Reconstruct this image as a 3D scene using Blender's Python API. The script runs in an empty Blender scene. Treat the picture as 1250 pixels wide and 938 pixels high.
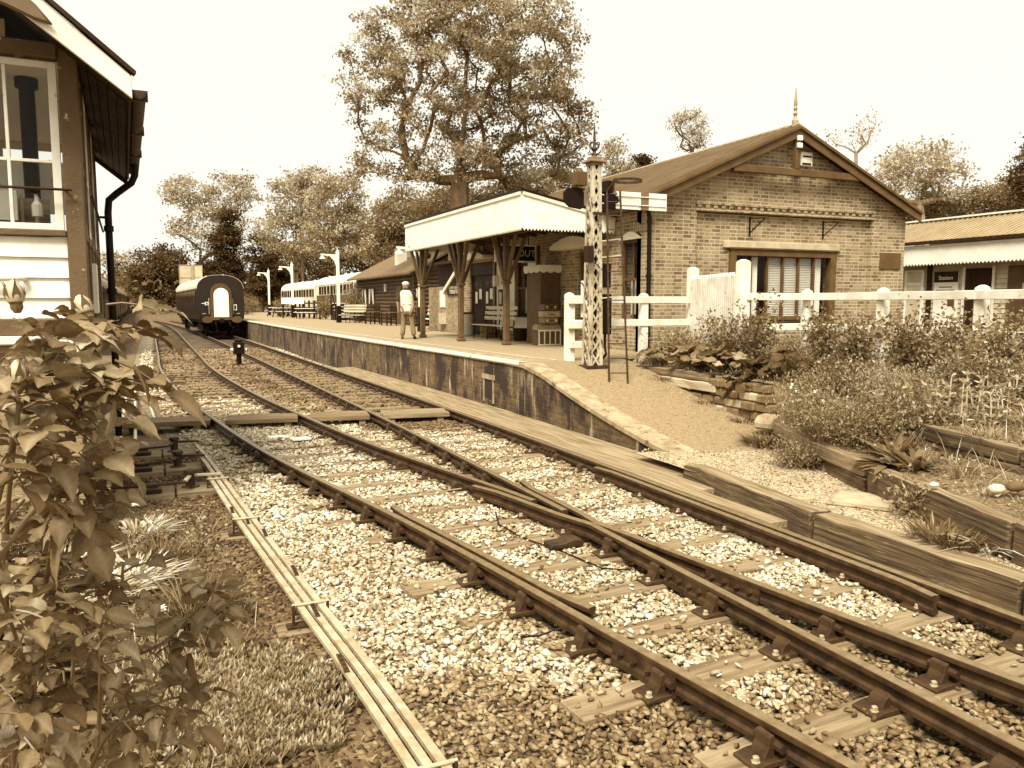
import bpy, bmesh, math, random
import numpy as np
from mathutils import Vector, Matrix
random.seed(7); RNG = np.random.default_rng(7)
PI = math.pi
COL = bpy.context.scene.collection
SCN = bpy.context.scene

# ---------------------------------------------------------------- tones
def lin(c):
    return c/12.92 if c <= .04045 else ((c+.055)/1.055)**2.4
def srgb(v):
    return 12.92*v if v <= .0031308 else 1.055*v**(1/2.4)-.055
def S(v):
    """brown-toned colour of a grey albedo v"""
    g = srgb(max(v, 0.0)**1.1)
    r, gg, b = g**.78, g**1.005, .965*g**1.43
    return (lin(min(r, 1)), lin(min(gg, 1)), lin(min(b, 1)), 1)

MATS = {}
def newmat(name):
    m = bpy.data.materials.new(name); m.use_nodes = True
    nt = m.node_tree; b = nt.nodes['Principled BSDF']
    return m, nt, b
def N(nt, t, **kw):
    n = nt.nodes.new(t)
    for k, v in kw.items(): setattr(n, k, v)
    return n
def ramp(nt, stops):
    r = N(nt, 'ShaderNodeValToRGB'); e = r.color_ramp.elements
    while len(e) < len(stops): e.new(.5)
    for i, (p, c) in enumerate(stops):
        e[i].position = p; e[i].color = c
    return r
def coords(nt, scale=(1, 1, 1), kind='Object'):
    tc = N(nt, 'ShaderNodeTexCoord'); mp = N(nt, 'ShaderNodeMapping')
    mp.inputs['Scale'].default_value = scale
    nt.links.new(tc.outputs[kind], mp.inputs['Vector'])
    return mp.outputs['Vector']
def noise(nt, vec, scale, detail=5, rough=.6):
    n = N(nt, 'ShaderNodeTexNoise'); n.inputs['Scale'].default_value = scale
    n.inputs['Detail'].default_value = detail; n.inputs['Roughness'].default_value = rough
    nt.links.new(vec, n.inputs['Vector']); return n.outputs['Fac']
def bumpto(nt, b, h, strength, dist=.02, chain=None):
    bp = N(nt, 'ShaderNodeBump'); bp.inputs['Strength'].default_value = strength
    bp.inputs['Distance'].default_value = dist
    nt.links.new(h, bp.inputs['Height'])
    if chain is not None: nt.links.new(chain, bp.inputs['Normal'])
    nt.links.new(bp.outputs['Normal'], b.inputs['Normal']); return bp.outputs['Normal']
def M(name, v, v2=None, scale=6, rough=.65, bump=.0, bscale=40, metal=0, stretch=(1, 1, 1), spots=None, lo=.35, hi=.65):
    """noise-mottled material between albedos v and v2; spots=(albedo, noise scale, threshold) adds worn patches"""
    if name in MATS: return MATS[name]
    m, nt, b = newmat(name)
    v2 = v if v2 is None else v2
    vec = coords(nt, stretch)
    f = noise(nt, vec, scale)
    r = ramp(nt, [(lo, S(v)), (hi, S(v2))]); nt.links.new(f, r.inputs['Fac'])
    out = r.outputs['Color']
    if spots:
        f2 = noise(nt, coords(nt, stretch), spots[1], 8, .7)
        r2 = ramp(nt, [(spots[2], (0, 0, 0, 1)), (min(spots[2]+.04, 1), (1, 1, 1, 1))]); nt.links.new(f2, r2.inputs['Fac'])
        mx = N(nt, 'ShaderNodeMix', data_type='RGBA')
        nt.links.new(r2.outputs['Color'], mx.inputs[0]); nt.links.new(out, mx.inputs[6]); mx.inputs[7].default_value = S(spots[0])
        out = mx.outputs[2]
    nt.links.new(out, b.inputs['Base Color'])
    b.inputs['Roughness'].default_value = rough; b.inputs['Metallic'].default_value = metal
    if bump:
        bumpto(nt, b, noise(nt, coords(nt, stretch), bscale, 6, .65), bump)
    MATS[name] = m; return m
def tone_mat(name, rough=.7, transl=0.0, mottle=None, bump=0, bscale=60, spec=.4):
    """colour from each piece's own 'tone' attribute (an albedo)"""
    if name in MATS: return MATS[name]
    m, nt, b = newmat(name)
    a = N(nt, 'ShaderNodeAttribute'); a.attribute_name = 'tone'
    fac = a.outputs['Fac']
    if mottle:
        f = noise(nt, coords(nt), mottle[0], 4)
        ma = N(nt, 'ShaderNodeMath', operation='MULTIPLY_ADD'); nt.links.new(f, ma.inputs[0])
        ma.inputs[1].default_value = mottle[1]*2; ma.inputs[2].default_value = 1-mottle[1]
        mu = N(nt, 'ShaderNodeMath', operation='MULTIPLY'); nt.links.new(fac, mu.inputs[0]); nt.links.new(ma.outputs[0], mu.inputs[1])
        fac = mu.outputs[0]
    r = ramp(nt, [(p, S(p)) for p in (0, .015, .035, .07, .12, .2, .32, .5, .75, 1.0)])
    nt.links.new(fac, r.inputs['Fac']); nt.links.new(r.outputs['Color'], b.inputs['Base Color'])
    b.inputs['Roughness'].default_value = rough; b.inputs['Specular IOR Level'].default_value = spec
    if bump: bumpto(nt, b, noise(nt, coords(nt), bscale, 5), bump)
    if transl:
        t = N(nt, 'ShaderNodeBsdfTranslucent'); nt.links.new(r.outputs['Color'], t.inputs['Color'])
        mx = N(nt, 'ShaderNodeMixShader'); mx.inputs[0].default_value = transl
        nt.links.new(b.outputs[0], mx.inputs[1]); nt.links.new(t.outputs[0], mx.inputs[2])
        nt.links.new(mx.outputs[0], nt.nodes['Material Output'].inputs['Surface'])
    MATS[name] = m; return m
def brick(name, v1, v2, vm, w=.225, h=.075, mortar=.008, flem=True, stain=None):
    if name in MATS: return MATS[name]
    m, nt, b = newmat(name)
    tc = N(nt, 'ShaderNodeTexCoord'); sp = N(nt, 'ShaderNodeSeparateXYZ'); nt.links.new(tc.outputs['Object'], sp.inputs[0])
    ad = N(nt, 'ShaderNodeMath', operation='ADD'); nt.links.new(sp.outputs[0], ad.inputs[0]); nt.links.new(sp.outputs[1], ad.inputs[1])
    cb = N(nt, 'ShaderNodeCombineXYZ'); nt.links.new(ad.outputs[0], cb.inputs[0]); nt.links.new(sp.outputs[2], cb.inputs[1])
    # a little wander in the joints
    wv = N(nt, 'ShaderNodeTexNoise'); wv.inputs['Scale'].default_value = 9; nt.links.new(tc.outputs['Object'], wv.inputs['Vector'])
    vm_ = N(nt, 'ShaderNodeVectorMath', operation='MULTIPLY_ADD'); nt.links.new(wv.outputs['Color'], vm_.inputs[0])
    vm_.inputs[1].default_value = (.012, .008, 0); nt.links.new(cb.outputs[0], vm_.inputs[2])
    bt = N(nt, 'ShaderNodeTexBrick'); nt.links.new(vm_.outputs[0], bt.inputs['Vector'])
    bt.inputs['Scale'].default_value = 1; bt.inputs['Brick Width'].default_value = w; bt.inputs['Row Height'].default_value = h
    bt.inputs['Mortar Size'].default_value = mortar; bt.inputs['Mortar Smooth'].default_value = .25; bt.inputs['Bias'].default_value = 0
    bt.squash = .62 if flem else 1.0; bt.squash_frequency = 2; bt.offset_frequency = 2
    bt.inputs['Color1'].default_value = (0, 0, 0, 1); bt.inputs['Color2'].default_value = (1, 1, 1, 1); bt.inputs['Mortar'].default_value = (.5, .5, .5, 1)
    n1 = noise(nt, coords(nt), 2.2, 4); n2 = noise(nt, coords(nt), 30, 4)
    s = N(nt, 'ShaderNodeMath', operation='MULTIPLY_ADD'); nt.links.new(n1, s.inputs[0]); s.inputs[1].default_value = .7; s.inputs[2].default_value = -.35
    s2 = N(nt, 'ShaderNodeMath', operation='MULTIPLY_ADD'); nt.links.new(n2, s2.inputs[0]); s2.inputs[1].default_value = .5; nt.links.new(s.outputs[0], s2.inputs[2])
    s3 = N(nt, 'ShaderNodeMath', operation='MULTIPLY_ADD'); nt.links.new(bt.outputs['Color'], s3.inputs[0]); s3.inputs[1].default_value = .7; nt.links.new(s2.outputs[0], s3.inputs[2])
    r = ramp(nt, [(.05, S(v1)), (.85, S(v2))]); nt.links.new(s3.outputs[0], r.inputs['Fac'])
    mx = N(nt, 'ShaderNodeMix', data_type='RGBA'); nt.links.new(bt.outputs['Fac'], mx.inputs[0]); nt.links.new(r.outputs['Color'], mx.inputs[6])
    mr = ramp(nt, [(.3, S(vm*.6)), (.7, S(vm))]); nt.links.new(n1, mr.inputs['Fac']); nt.links.new(mr.outputs['Color'], mx.inputs[7])
    out = mx.outputs[2]
    if stain:   # lime runs / black damp patches, stretched downwards
        for (va, sc, th, st) in stain:
            f = noise(nt, coords(nt, st), sc, 7, .7)
            rr = ramp(nt, [(th, (0, 0, 0, 1)), (th+.1, (1, 1, 1, 1))]); nt.links.new(f, rr.inputs['Fac'])
            m2 = N(nt, 'ShaderNodeMix', data_type='RGBA'); nt.links.new(rr.outputs['Color'], m2.inputs[0]); nt.links.new(out, m2.inputs[6]); m2.inputs[7].default_value = S(va)
            out = m2.outputs[2]
    nt.links.new(out, b.inputs['Base Color']); b.inputs['Roughness'].default_value = .85
    hm = N(nt, 'ShaderNodeMath', operation='MULTIPLY_ADD'); nt.links.new(bt.outputs['Fac'], hm.inputs[0]); hm.inputs[1].default_value = -1
    nt.links.new(n2, hm.inputs[2]); bumpto(nt, b, hm.outputs[0], .6, .01)
    MATS[name] = m; return m
def glass_mat(name, v=.02, rough=.03, alpha=.35):
    """window pane: partly see-through, mirrors the sky"""
    if name in MATS: return MATS[name]
    m, nt, b = newmat(name)
    b.inputs['Base Color'].default_value = S(v); b.inputs['Roughness'].default_value = rough
    b.inputs['Specular IOR Level'].default_value = .8
    t = N(nt, 'ShaderNodeBsdfTransparent'); mx = N(nt, 'ShaderNodeMixShader'); mx.inputs[0].default_value = alpha
    nt.links.new(t.outputs[0], mx.inputs[1]); nt.links.new(b.outputs[0], mx.inputs[2])
    nt.links.new(mx.outputs[0], nt.nodes['Material Output'].inputs['Surface'])
    MATS[name] = m; return m

def dull(m, s=.15):
    m.node_tree.nodes['Principled BSDF'].inputs['Specular IOR Level'].default_value = s; return m
# ---------------------------------------------------------------- mesh building
class MB:
    def __init__(s): s.V = []; s.F = []; s.T = None; s.tones = None
    def add(s, vs, fs):
        n = len(s.V)
        if s.T is not None: vs = [s.T @ Vector(v) for v in vs]
        s.V += [tuple(v) for v in vs]; s.F += [tuple(i+n for i in f) for f in fs]; return s
    def box(s, x0, x1, y0, y1, z0, z1):
        return s.add([(x0, y0, z0), (x1, y0, z0), (x1, y1, z0), (x0, y1, z0), (x0, y0, z1), (x1, y0, z1), (x1, y1, z1), (x0, y1, z1)],
                     [(0, 3, 2, 1), (4, 5, 6, 7), (0, 1, 5, 4), (1, 2, 6, 5), (2, 3, 7, 6), (3, 0, 4, 7)])
    def bar(s, p, q, w, h, up=(0, 0, 1), w2=None, h2=None):
        p, q = Vector(p), Vector(q); d = (q-p).normalized(); up = Vector(up)
        if abs(d.dot(up)) > .999: up = Vector((1, 0, 0))
        a = d.cross(up).normalized(); u = a.cross(d).normalized(); vs = []
        for c, ww, hh in ((p, w, h), (q, w2 or w, h2 or h)):
            for i, j in ((-1, -1), (1, -1), (1, 1), (-1, 1)): vs.append(c+a*(i*ww/2)+u*(j*hh/2))
        return s.add(vs, [(0, 3, 2, 1), (4, 5, 6, 7), (0, 1, 5, 4), (1, 2, 6, 5), (2, 3, 7, 6), (3, 0, 4, 7)])
    def tube(s, pts, r, n=8, cap=True):
        pts = [Vector(p) for p in pts]; k = len(pts)
        rs = r if isinstance(r, (list, tuple)) else [r]*k
        vs = []; prev = None
        for i, p in enumerate(pts):
            d = (pts[min(i+1, k-1)]-pts[max(i-1, 0)])
            d = d.normalized() if d.length > 1e-9 else Vector((0, 0, 1))
            if prev is None:
                a = d.cross(Vector((0, 0, 1)) if abs(d.z) < .95 else Vector((1, 0, 0))).normalized()
            else:
                a = (prev-d*prev.dot(d))
                a = a.normalized() if a.length > 1e-6 else d.orthogonal().normalized()
            prev = a; b = d.cross(a)
            for j in range(n):
                t = 2*PI*j/n; vs.append(p+(a*math.cos(t)+b*math.sin(t))*rs[i])
        fs = [(i*n+j, i*n+(j+1) % n, (i+1)*n+(j+1) % n, (i+1)*n+j) for i in range(k-1) for j in range(n)]
        if cap: fs += [tuple(range(n-1, -1, -1)), tuple((k-1)*n+j for j in range(n))]
        return s.add(vs, fs)
    def lathe(s, prof, n=16, c=(0, 0, 0)):
        vs = []
        for r, z in prof:
            for j in range(n):
                t = 2*PI*j/n; vs.append((c[0]+r*math.cos(t), c[1]+r*math.sin(t), c[2]+z))
        k = len(prof)
        fs = [(i*n+j, i*n+(j+1) % n, (i+1)*n+(j+1) % n, (i+1)*n+j) for i in range(k-1) for j in range(n)]
        fs += [tuple(range(n-1, -1, -1)), tuple((k-1)*n+j for j in range(n))]
        return s.add(vs, fs)
    def prism(s, poly, a, b, axis='y'):
        """poly in the two other axes, extruded from a to b along axis"""
        def P(u, v, w):
            return {'y': (u, w, v), 'x': (w, u, v), 'z': (u, v, w)}[axis]
        n = len(poly); vs = [P(u, v, a) for u, v in poly]+[P(u, v, b) for u, v in poly]
        fs = [tuple(range(n)), tuple(range(2*n-1, n-1, -1))]+[(i, i+n, (i+1) % n+n, (i+1) % n) for i in range(n)]
        return s.add(vs, fs)
    def quad(s, a, b, c, d): return s.add([a, b, c, d], [(0, 1, 2, 3)])
    def ball(s, c, r, n=10, sz=(1, 1, 1)):
        prof = []
        vs = []; k = n//2+1
        for i in range(k):
            ph = -PI/2+PI*i/(k-1)
            for j in range(n):
                t = 2*PI*j/n; rr = max(math.cos(ph), .02)
                vs.append((c[0]+r*sz[0]*rr*math.cos(t), c[1]+r*sz[1]*rr*math.sin(t), c[2]+r*sz[2]*math.sin(ph)))
        fs = [(i*n+j, i*n+(j+1) % n, (i+1)*n+(j+1) % n, (i+1)*n+j) for i in range(k-1) for j in range(n)]
        fs += [tuple(range(n-1, -1, -1)), tuple((k-1)*n+j for j in range(n))]
        return s.add(vs, fs)
    def build(s, name, mat, parent=None, loc=(0, 0, 0), rz=0, smooth=False, bevel=0, label=None, angle=.6):
        me = bpy.data.meshes.new(name); me.from_pydata(s.V, [], s.F)
        bm = bmesh.new(); bm.from_mesh(me); bmesh.ops.recalc_face_normals(bm, faces=bm.faces); bm.to_mesh(me); bm.free()
        me.materials.append(mat)
        if smooth: me.shade_smooth(); me.set_sharp_from_angle(angle=angle)
        o = bpy.data.objects.new(name, me); COL.objects.link(o)
        o.location = loc; o.rotation_euler = (0, 0, rz)
        if parent: o.parent = parent
        if bevel:
            b = o.modifiers.new('edge', 'BEVEL'); b.width = bevel; b.segments = 1; b.limit_method = 'ANGLE'; b.angle_limit = .7
        if label: o['label'] = label
        return o
def tag(o, label=None, cat=None, group=None, kind=None):
    if label: o['label'] = label
    if cat: o['category'] = cat
    if group: o['group'] = group
    if kind: o['kind'] = kind
    return o
def thing(name, label, cat, loc=(0, 0, 0), rz=0, group=None):
    o = bpy.data.objects.new(name, None); COL.objects.link(o); o.empty_display_size = .1
    o.location = loc; o.rotation_euler = (0, 0, rz)
    return tag(o, label, cat, group)
def copy_tree(o, parent=None):
    c = o.copy(); COL.objects.link(c)
    if parent: c.parent = parent
    for ch in list(o.children): copy_tree(ch, c)
    return c
def bulk(name, V, F, mat, tone=None, parent=None, loc=(0, 0, 0), smooth=False):
    """numpy mesh: V (n,3), F (m,k); tone per vertex"""
    me = bpy.data.meshes.new(name); V = np.asarray(V, np.float32); F = np.asarray(F, np.int32)
    m, k = F.shape
    me.vertices.add(len(V)); me.vertices.foreach_set('co', V.ravel())
    me.loops.add(m*k); me.loops.foreach_set('vertex_index', F.ravel())
    me.polygons.add(m); me.polygons.foreach_set('loop_start', np.arange(0, m*k, k, dtype=np.int32))
    me.polygons.foreach_set('loop_total', np.full(m, k, np.int32))
    me.update(calc_edges=True); me.validate()
    if tone is not None:
        a = me.attributes.new('tone', 'FLOAT', 'POINT'); a.data.foreach_set('value', np.asarray(tone, np.float32))
    me.materials.append(mat)
    if smooth: me.shade_smooth()
    o = bpy.data.objects.new(name, me); COL.objects.link(o); o.location = loc
    if parent: o.parent = parent
    return o
def text_mesh(txt, size, mat, parent, loc, rot, name='lettering', depth=.004, width=1.0, bold=0):
    cu = bpy.data.curves.new(name, 'FONT'); cu.body = txt; cu.size = size; cu.extrude = depth; cu.align_x = 'CENTER'; cu.align_y = 'CENTER'
    cu.offset = bold; cu.resolution_u = 3
    t = bpy.data.objects.new('tmp', cu); COL.objects.link(t)
    dg = bpy.context.evaluated_depsgraph_get(); me = bpy.data.meshes.new_from_object(t.evaluated_get(dg))
    bpy.data.objects.remove(t); bpy.data.curves.remove(cu)
    me.name = name; me.materials.clear(); me.materials.append(mat)
    o = bpy.data.objects.new(name, me); COL.objects.link(o); o.parent = parent; o.location = loc; o.rotation_euler = rot
    o.scale = (width, 1, 1); return o
def interp(xs, ys):
    """smooth (monotone-ish) interpolation"""
    xs = np.array(xs, float); ys = np.array(ys, float)
    m = np.gradient(ys, xs)
    def f(x):
        x = float(min(max(x, xs[0]), xs[-1])); i = int(min(np.searchsorted(xs, x, side='right')-1, len(xs)-2))
        h = xs[i+1]-xs[i]; t = (x-xs[i])/h
        return float((2*t**3-3*t*t+1)*ys[i]+(t**3-2*t*t+t)*h*m[i]+(-2*t**3+3*t*t)*ys[i+1]+(t**3-t*t)*h*m[i+1])
    return f
def sheet(fn, us, vs):
    """grid mesh from fn(u,v)->(x,y,z)"""
    V = [fn(u, v) for v in vs for u in us]; n = len(us)
    F = [(j*n+i, j*n+i+1, (j+1)*n+i+1, (j+1)*n+i) for j in range(len(vs)-1) for i in range(n-1)]
    return np.array(V), np.array(F)
def fbm(x, y, seed=0):
    """cheap value of smooth wandering noise in about -1..1 (arrays ok)"""
    s = seed*1.7; r = 0
    for k, a in ((1, .5), (2.1, .28), (4.3, .15), (8.9, .07)):
        r = r+a*np.sin(k*x*1.31+s+1.7*np.sin(k*y*.93+s*2.1))*np.cos(k*y*1.17-s+1.3*np.sin(k*x*.81+s*.7))
    return r

# ---------------------------------------------------------------- camera, light, sky
cam = bpy.data.cameras.new('camera'); cam.sensor_width = 36; cam.lens = 975/1250*36
cam.clip_start = .05; cam.clip_end = 3000
co = bpy.data.objects.new('camera', cam); COL.objects.link(co); SCN.camera = co
co.location = (0, 0, 2.07)
co.rotation_euler = (PI/2-math.atan(99/975), 0, -math.radians(23.5))

SUN_EL, SUN_AZ = math.radians(54), math.radians(222)      # azimuth measured clockwise from +Y
sl = bpy.data.lights.new('sun', 'SUN'); sl.energy = 3.1; sl.angle = math.radians(22); sl.color = (1, .975, .90)
so = bpy.data.objects.new('sun', sl); COL.objects.link(so)
sd = Vector((math.sin(SUN_AZ)*math.cos(SUN_EL), math.cos(SUN_AZ)*math.cos(SUN_EL), math.sin(SUN_EL)))
so.rotation_euler = sd.to_track_quat('Z', 'Y').to_euler()
w = bpy.data.worlds.new('World'); SCN.world = w; w.use_nodes = True; nt = w.node_tree
bg = nt.nodes['Background']
sky = N(nt, 'ShaderNodeTexSky'); sky.sky_type = 'NISHITA'; sky.sun_disc = False
sky.sun_elevation = SUN_EL; sky.sun_rotation = SUN_AZ; sky.air_density = 1.6; sky.dust_density = 4
bw = N(nt, 'ShaderNodeRGBToBW'); nt.links.new(sky.outputs[0], bw.inputs[0])
mul = N(nt, 'ShaderNodeMath', operation='MULTIPLY_ADD'); nt.links.new(bw.outputs[0], mul.inputs[0])
mul.inputs[1].default_value = .06; mul.inputs[2].default_value = 3.45      # thin even cloud over the clear sky
tint = N(nt, 'ShaderNodeMix', data_type='RGBA', blend_type='MULTIPLY'); tint.inputs[0].default_value = 1
nt.links.new(mul.outputs[0], tint.inputs[6]); tint.inputs[7].default_value = (1.0, .975, .85, 1)
nt.links.new(tint.outputs[2], bg.inputs['Color']); bg.inputs['Strength'].default_value = .13
SCN.view_settings.view_transform = 'Standard'; SCN.view_settings.look = 'None'
SCN.view_settings.exposure = 1.22; SCN.view_settings.gamma = 1; SCN.view_settings.use_curve_mapping = False
SCN.cycles.use_denoising = True; SCN.cycles.max_bounces = 6; SCN.cycles.diffuse_bounces = 3; SCN.cycles.transparent_max_bounces = 12

# ---------------------------------------------------------------- shared materials
WHITE = M('white_paint', .70, .82, 3, .45, .05, spots=(.42, 6, .625))
CREAM = M('cream_paint', .62, .74, 2, .5)
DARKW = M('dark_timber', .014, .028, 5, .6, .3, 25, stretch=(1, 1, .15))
BROWN = M('brown_paint', .065, .10, 3, .5, .1, 30, spots=(.3, 9, .70))
STEEL = M('rusty_steel', .018, .048, 9, .6, .25, 90)
RAILTOP = M('worn_rail_head', .14, .22, 14, .35, .05, metal=.3)
BLACK = M('black_paint', .006, .011, 5, .5)
GREYM = M('galvanised_metal', .38, .52, 7, .45, .1, 60)
SLEEPER = M('weathered_sleeper', .09, .28, 4, .85, .5, 14, stretch=(.25, 4, 4), spots=(.08, 12, .64))
OLDWOOD = M('old_grey_timber', .10, .30, 5, .85, .7, 10, stretch=(5, .25, 5), spots=(.04, 5, .62))
dull(BLACK); dull(DARKW); dull(BROWN, .2); dull(STEEL, .3)
LEAF = tone_mat('leaf', .7, .35, None, 0, 60, .25)
FARLEAF = tone_mat('far_leaf', .8, .42, None, 0, 60, .15)
BARK = M('bark', .06, .13, 8, .85, .6, 18, stretch=(1, 1, .3))
STONE = tone_mat('ballast_stone', .75, 0, (55, .22), .25, 70)
GLASS = glass_mat('window_glass', .02, .03, .09)
# ================================================================ GROUND AND TRACK
G = 1.505
xA = interp([-6, 0, 6, 12, 16, 20, 26, 34, 46, 60, 75, 90, 110, 140], [4.38, 4.38, 4.38, 4.37, 4.30, 4.20, 4.04, 3.83, 3.50, 3.0, 2.2, 1.1, -1.0, -5.0])
xB = interp([-6, 0, 2.6, 4.1, 6.4, 7.7, 9.4, 11.5, 12.9, 15.7, 18, 22.2, 27, 34.6, 44.5, 63, 80, 100, 140], [4.36, 3.95, 3.52, 3.29, 2.95, 2.73, 2.39, 2.0, 1.8, 1.47, 1.22, .88, .62, .50, .36, .1, -.4, -1.7, -6.5])
def side(f, d, y, e=.05):
    """point at distance d to the +X side of the line x=f(y)"""
    dx = (f(y+e)-f(y-e))/(2*e); l = math.hypot(dx, 1)
    return Vector((f(y)+d/l, y-d*dx/l, 0))
BL = lambda y: side(xB, -G/2, y); BR = lambda y: side(xB, G/2, y)
AL = lambda y: side(xA, -G/2, y); AR = lambda y: side(xA, G/2, y)

# one sheet of ground out to the horizon, rising to a wooded slope far off
def gz(x, y):
    z = -.235
    if y > 60: z += 9*max(0, min(1, (y-95)/160))**1.3
    if x < -1.0 and y < 30: z += .06*min(1, (-1-x)/1.5)
    if x < 1.2 and y < 9:   # the planted bank in front of the signal cabin
        k = max(0, min(1, (.75-x-.09*max(0, y-4))/1.3)); k *= max(0, min(1, (9-y)/3)); z += .17*k*k*(3-2*k)
    if x < -14: z += 7*max(0, min(1, (-14-x)/70))
    if x > 40: z += 5*max(0, min(1, (x-40)/60))
    return z
us = sorted(set([-700, -400, -250, -160, -110, -80, -60, -45, -34, -26, -20, -15, -11, -8, -6]+[round(-5+.25*i, 2) for i in range(53)]+[9, 10, 12, 14, 18, 24, 32, 42, 55, 75, 100, 140, 200, 300, 450, 700]))
vs_ = sorted(set([-300, -100, -40, -15, -6]+[round(-2+.25*i, 2) for i in range(64)]+[15, 16, 18, 20, 23, 27, 32, 38, 46, 56, 70, 85, 100, 120, 145, 180, 230, 300, 400, 600, 900]))
V, F = sheet(lambda u, v: (u, v, gz(u, v)), us, vs_)
m, nt, b = newmat('earth_and_cinders')
vec = coords(nt)
f1 = noise(nt, vec, 3, 6, .7); f2 = noise(nt, coords(nt), .35, 4)
vo = N(nt, 'ShaderNodeTexVoronoi'); vo.inputs['Scale'].default_value = 26; nt.links.new(vec, vo.inputs['Vector'])
ad = N(nt, 'ShaderNodeMath', operation='MULTIPLY_ADD'); nt.links.new(vo.outputs['Color'], ad.inputs[0]); ad.inputs[1].default_value = .5; nt.links.new(f1, ad.inputs[2])
r = ramp(nt, [(.3, S(.03)), (.7, S(.085)), (1.0, S(.2))]); nt.links.new(ad.outputs[0], r.inputs['Fac'])
nt.links.new(r.outputs['Color'], b.inputs['Base Color']); b.inputs['Roughness'].default_value = .95
bumpto(nt, b, ad.outputs[0], .8, .03)
EARTH = m
tag(bulk('ground', V, F, EARTH, smooth=True), kind='structure')

# how pale the stone is, from place to place (fresh stone, oily and rusty stone)
def stone_tone(x, y):
    x = np.asarray(x, float); y = np.asarray(y, float)
    w_ = fbm(x*1.3, y*1.3, 3); t = .43+.08*fbm(x*.8, y*.8, 21)
    q = np.clip(((4.9+1.3*w_-.22*(x-2.2)+.4*np.sin(x*3+y*4))-y)/1.5, 0, 1); q = q*q*(3-2*q)      # rustier, greyer stone towards the near joints
    t = t*(1-q)+.18*q
    t = np.where((x > 4.9) & (y < 12), np.minimum(t, .42), t)
    ra = np.array([xA(v) for v in np.ravel(y)]).reshape(y.shape); rb = np.array([xB(v) for v in np.ravel(y)]).reshape(y.shape)
    t = np.where((np.abs(x-ra) < 1.1) & (y > 13.5+w_), .13, t)
    t = np.where((x > rb+.9) & (x < ra-.8) & (y > 15.8+w_*2), .15+.08*w_, t)
    t = np.where((np.abs(x-rb) < .95) & (y > 20+w_), .12+.06*np.sin(y*.9), t)
    t = np.where((x < rb-1.1), np.minimum(t, .40), t)
    # oil along each rail
    for f, d in ((xB, -G/2), (xB, G/2), (xA, -G/2), (xA, G/2)):
        rr = np.array([f(v) for v in np.ravel(y)]).reshape(y.shape)+d
        t = t*(1-.45*np.exp(-((x-rr)/.16)**2))
    return np.clip(t*(1+.25*w_), .06, .75)
# bed of stone under both tracks
m, nt, b = newmat('ballast_bed')
a = N(nt, 'ShaderNodeAttribute'); a.attribute_name = 'tone'
vec = coords(nt)
vo = N(nt, 'ShaderNodeTexVoronoi'); vo.inputs['Scale'].default_value = 19; nt.links.new(vec, vo.inputs['Vector'])
ve = N(nt, 'ShaderNodeTexVoronoi', feature='DISTANCE_TO_EDGE'); ve.inputs['Scale'].default_value = 19; nt.links.new(vec, ve.inputs['Vector'])
sp = N(nt, 'ShaderNodeSeparateColor'); nt.links.new(vo.outputs['Color'], sp.inputs[0])
ma = N(nt, 'ShaderNodeMath', operation='MULTIPLY_ADD'); nt.links.new(sp.outputs[0], ma.inputs[0]); ma.inputs[1].default_value = .9; ma.inputs[2].default_value = .45
mu = N(nt, 'ShaderNodeMath', operation='MULTIPLY'); nt.links.new(ma.outputs[0], mu.inputs[0]); nt.links.new(a.outputs['Fac'], mu.inputs[1])
r = ramp(nt, [(p, S(p)) for p in (0, .03, .07, .12, .2, .32, .5, .75, 1.0)]); nt.links.new(mu.outputs[0], r.inputs['Fac'])
nt.links.new(r.outputs['Color'], b.inputs['Base Color']); b.inputs['Roughness'].default_value = .9
er = ramp(nt, [(0, (0, 0, 0, 1)), (.28, (1, 1, 1, 1))]); nt.links.new(ve.outputs['Distance'], er.inputs['Fac'])
bumpto(nt, b, er.outputs['Color'], 1.0, .05)
XR0 = interp([-4, 1.2, 3.3, 4.3, 5.6, 8.2, 11.9, 14], [1.2, 1.13, 1.05, .99, .88, .67, .40, .2])
us = list(np.linspace(0, 1, 34)); vs_ = list(np.arange(-3, 18, .3))+list(np.arange(18, 60, .8))+list(np.arange(60, 141, 4))
def bed(u, v):
    x0 = xB(v)-1.6 if v > 13 else min(xB(v)-1.45, XR0(v)+.02); x1 = max(xA(v)+1.7, 5.6) if v < 60 else xA(v)+1.4
    e = .004
    return (x0+(x1-x0)*u, v, -.232+e+.012*float(fbm(4*(x0+(x1-x0)*u), 4*v, 5)))
V, F = sheet(bed, us, vs_)
tag(bulk('track_bed', V, F, m, stone_tone(V[:, 0], V[:, 1])*.9, smooth=True), kind='structure')

# ---------------------------------------------------------------- sleepers and chairs
ORD = ['first', 'second', 'third', 'fourth', 'fifth', 'sixth', 'seventh', 'eighth', 'ninth', 'tenth', 'eleventh', 'twelfth', 'thirteenth', 'fourteenth', 'fifteenth', 'sixteenth', 'seventeenth', 'eighteenth', 'nineteenth', 'twentieth']
def ordinal(i):
    if i < 20: return ORD[i]
    tens = ['', '', 'twenty', 'thirty', 'forty', 'fifty'][(i+1)//10]; u = (i+1) % 10
    return tens+'-'+ORD[u-1] if u else {2: 'twentieth', 3: 'thirtieth', 4: 'fortieth'}[(i+1)//10]
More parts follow.
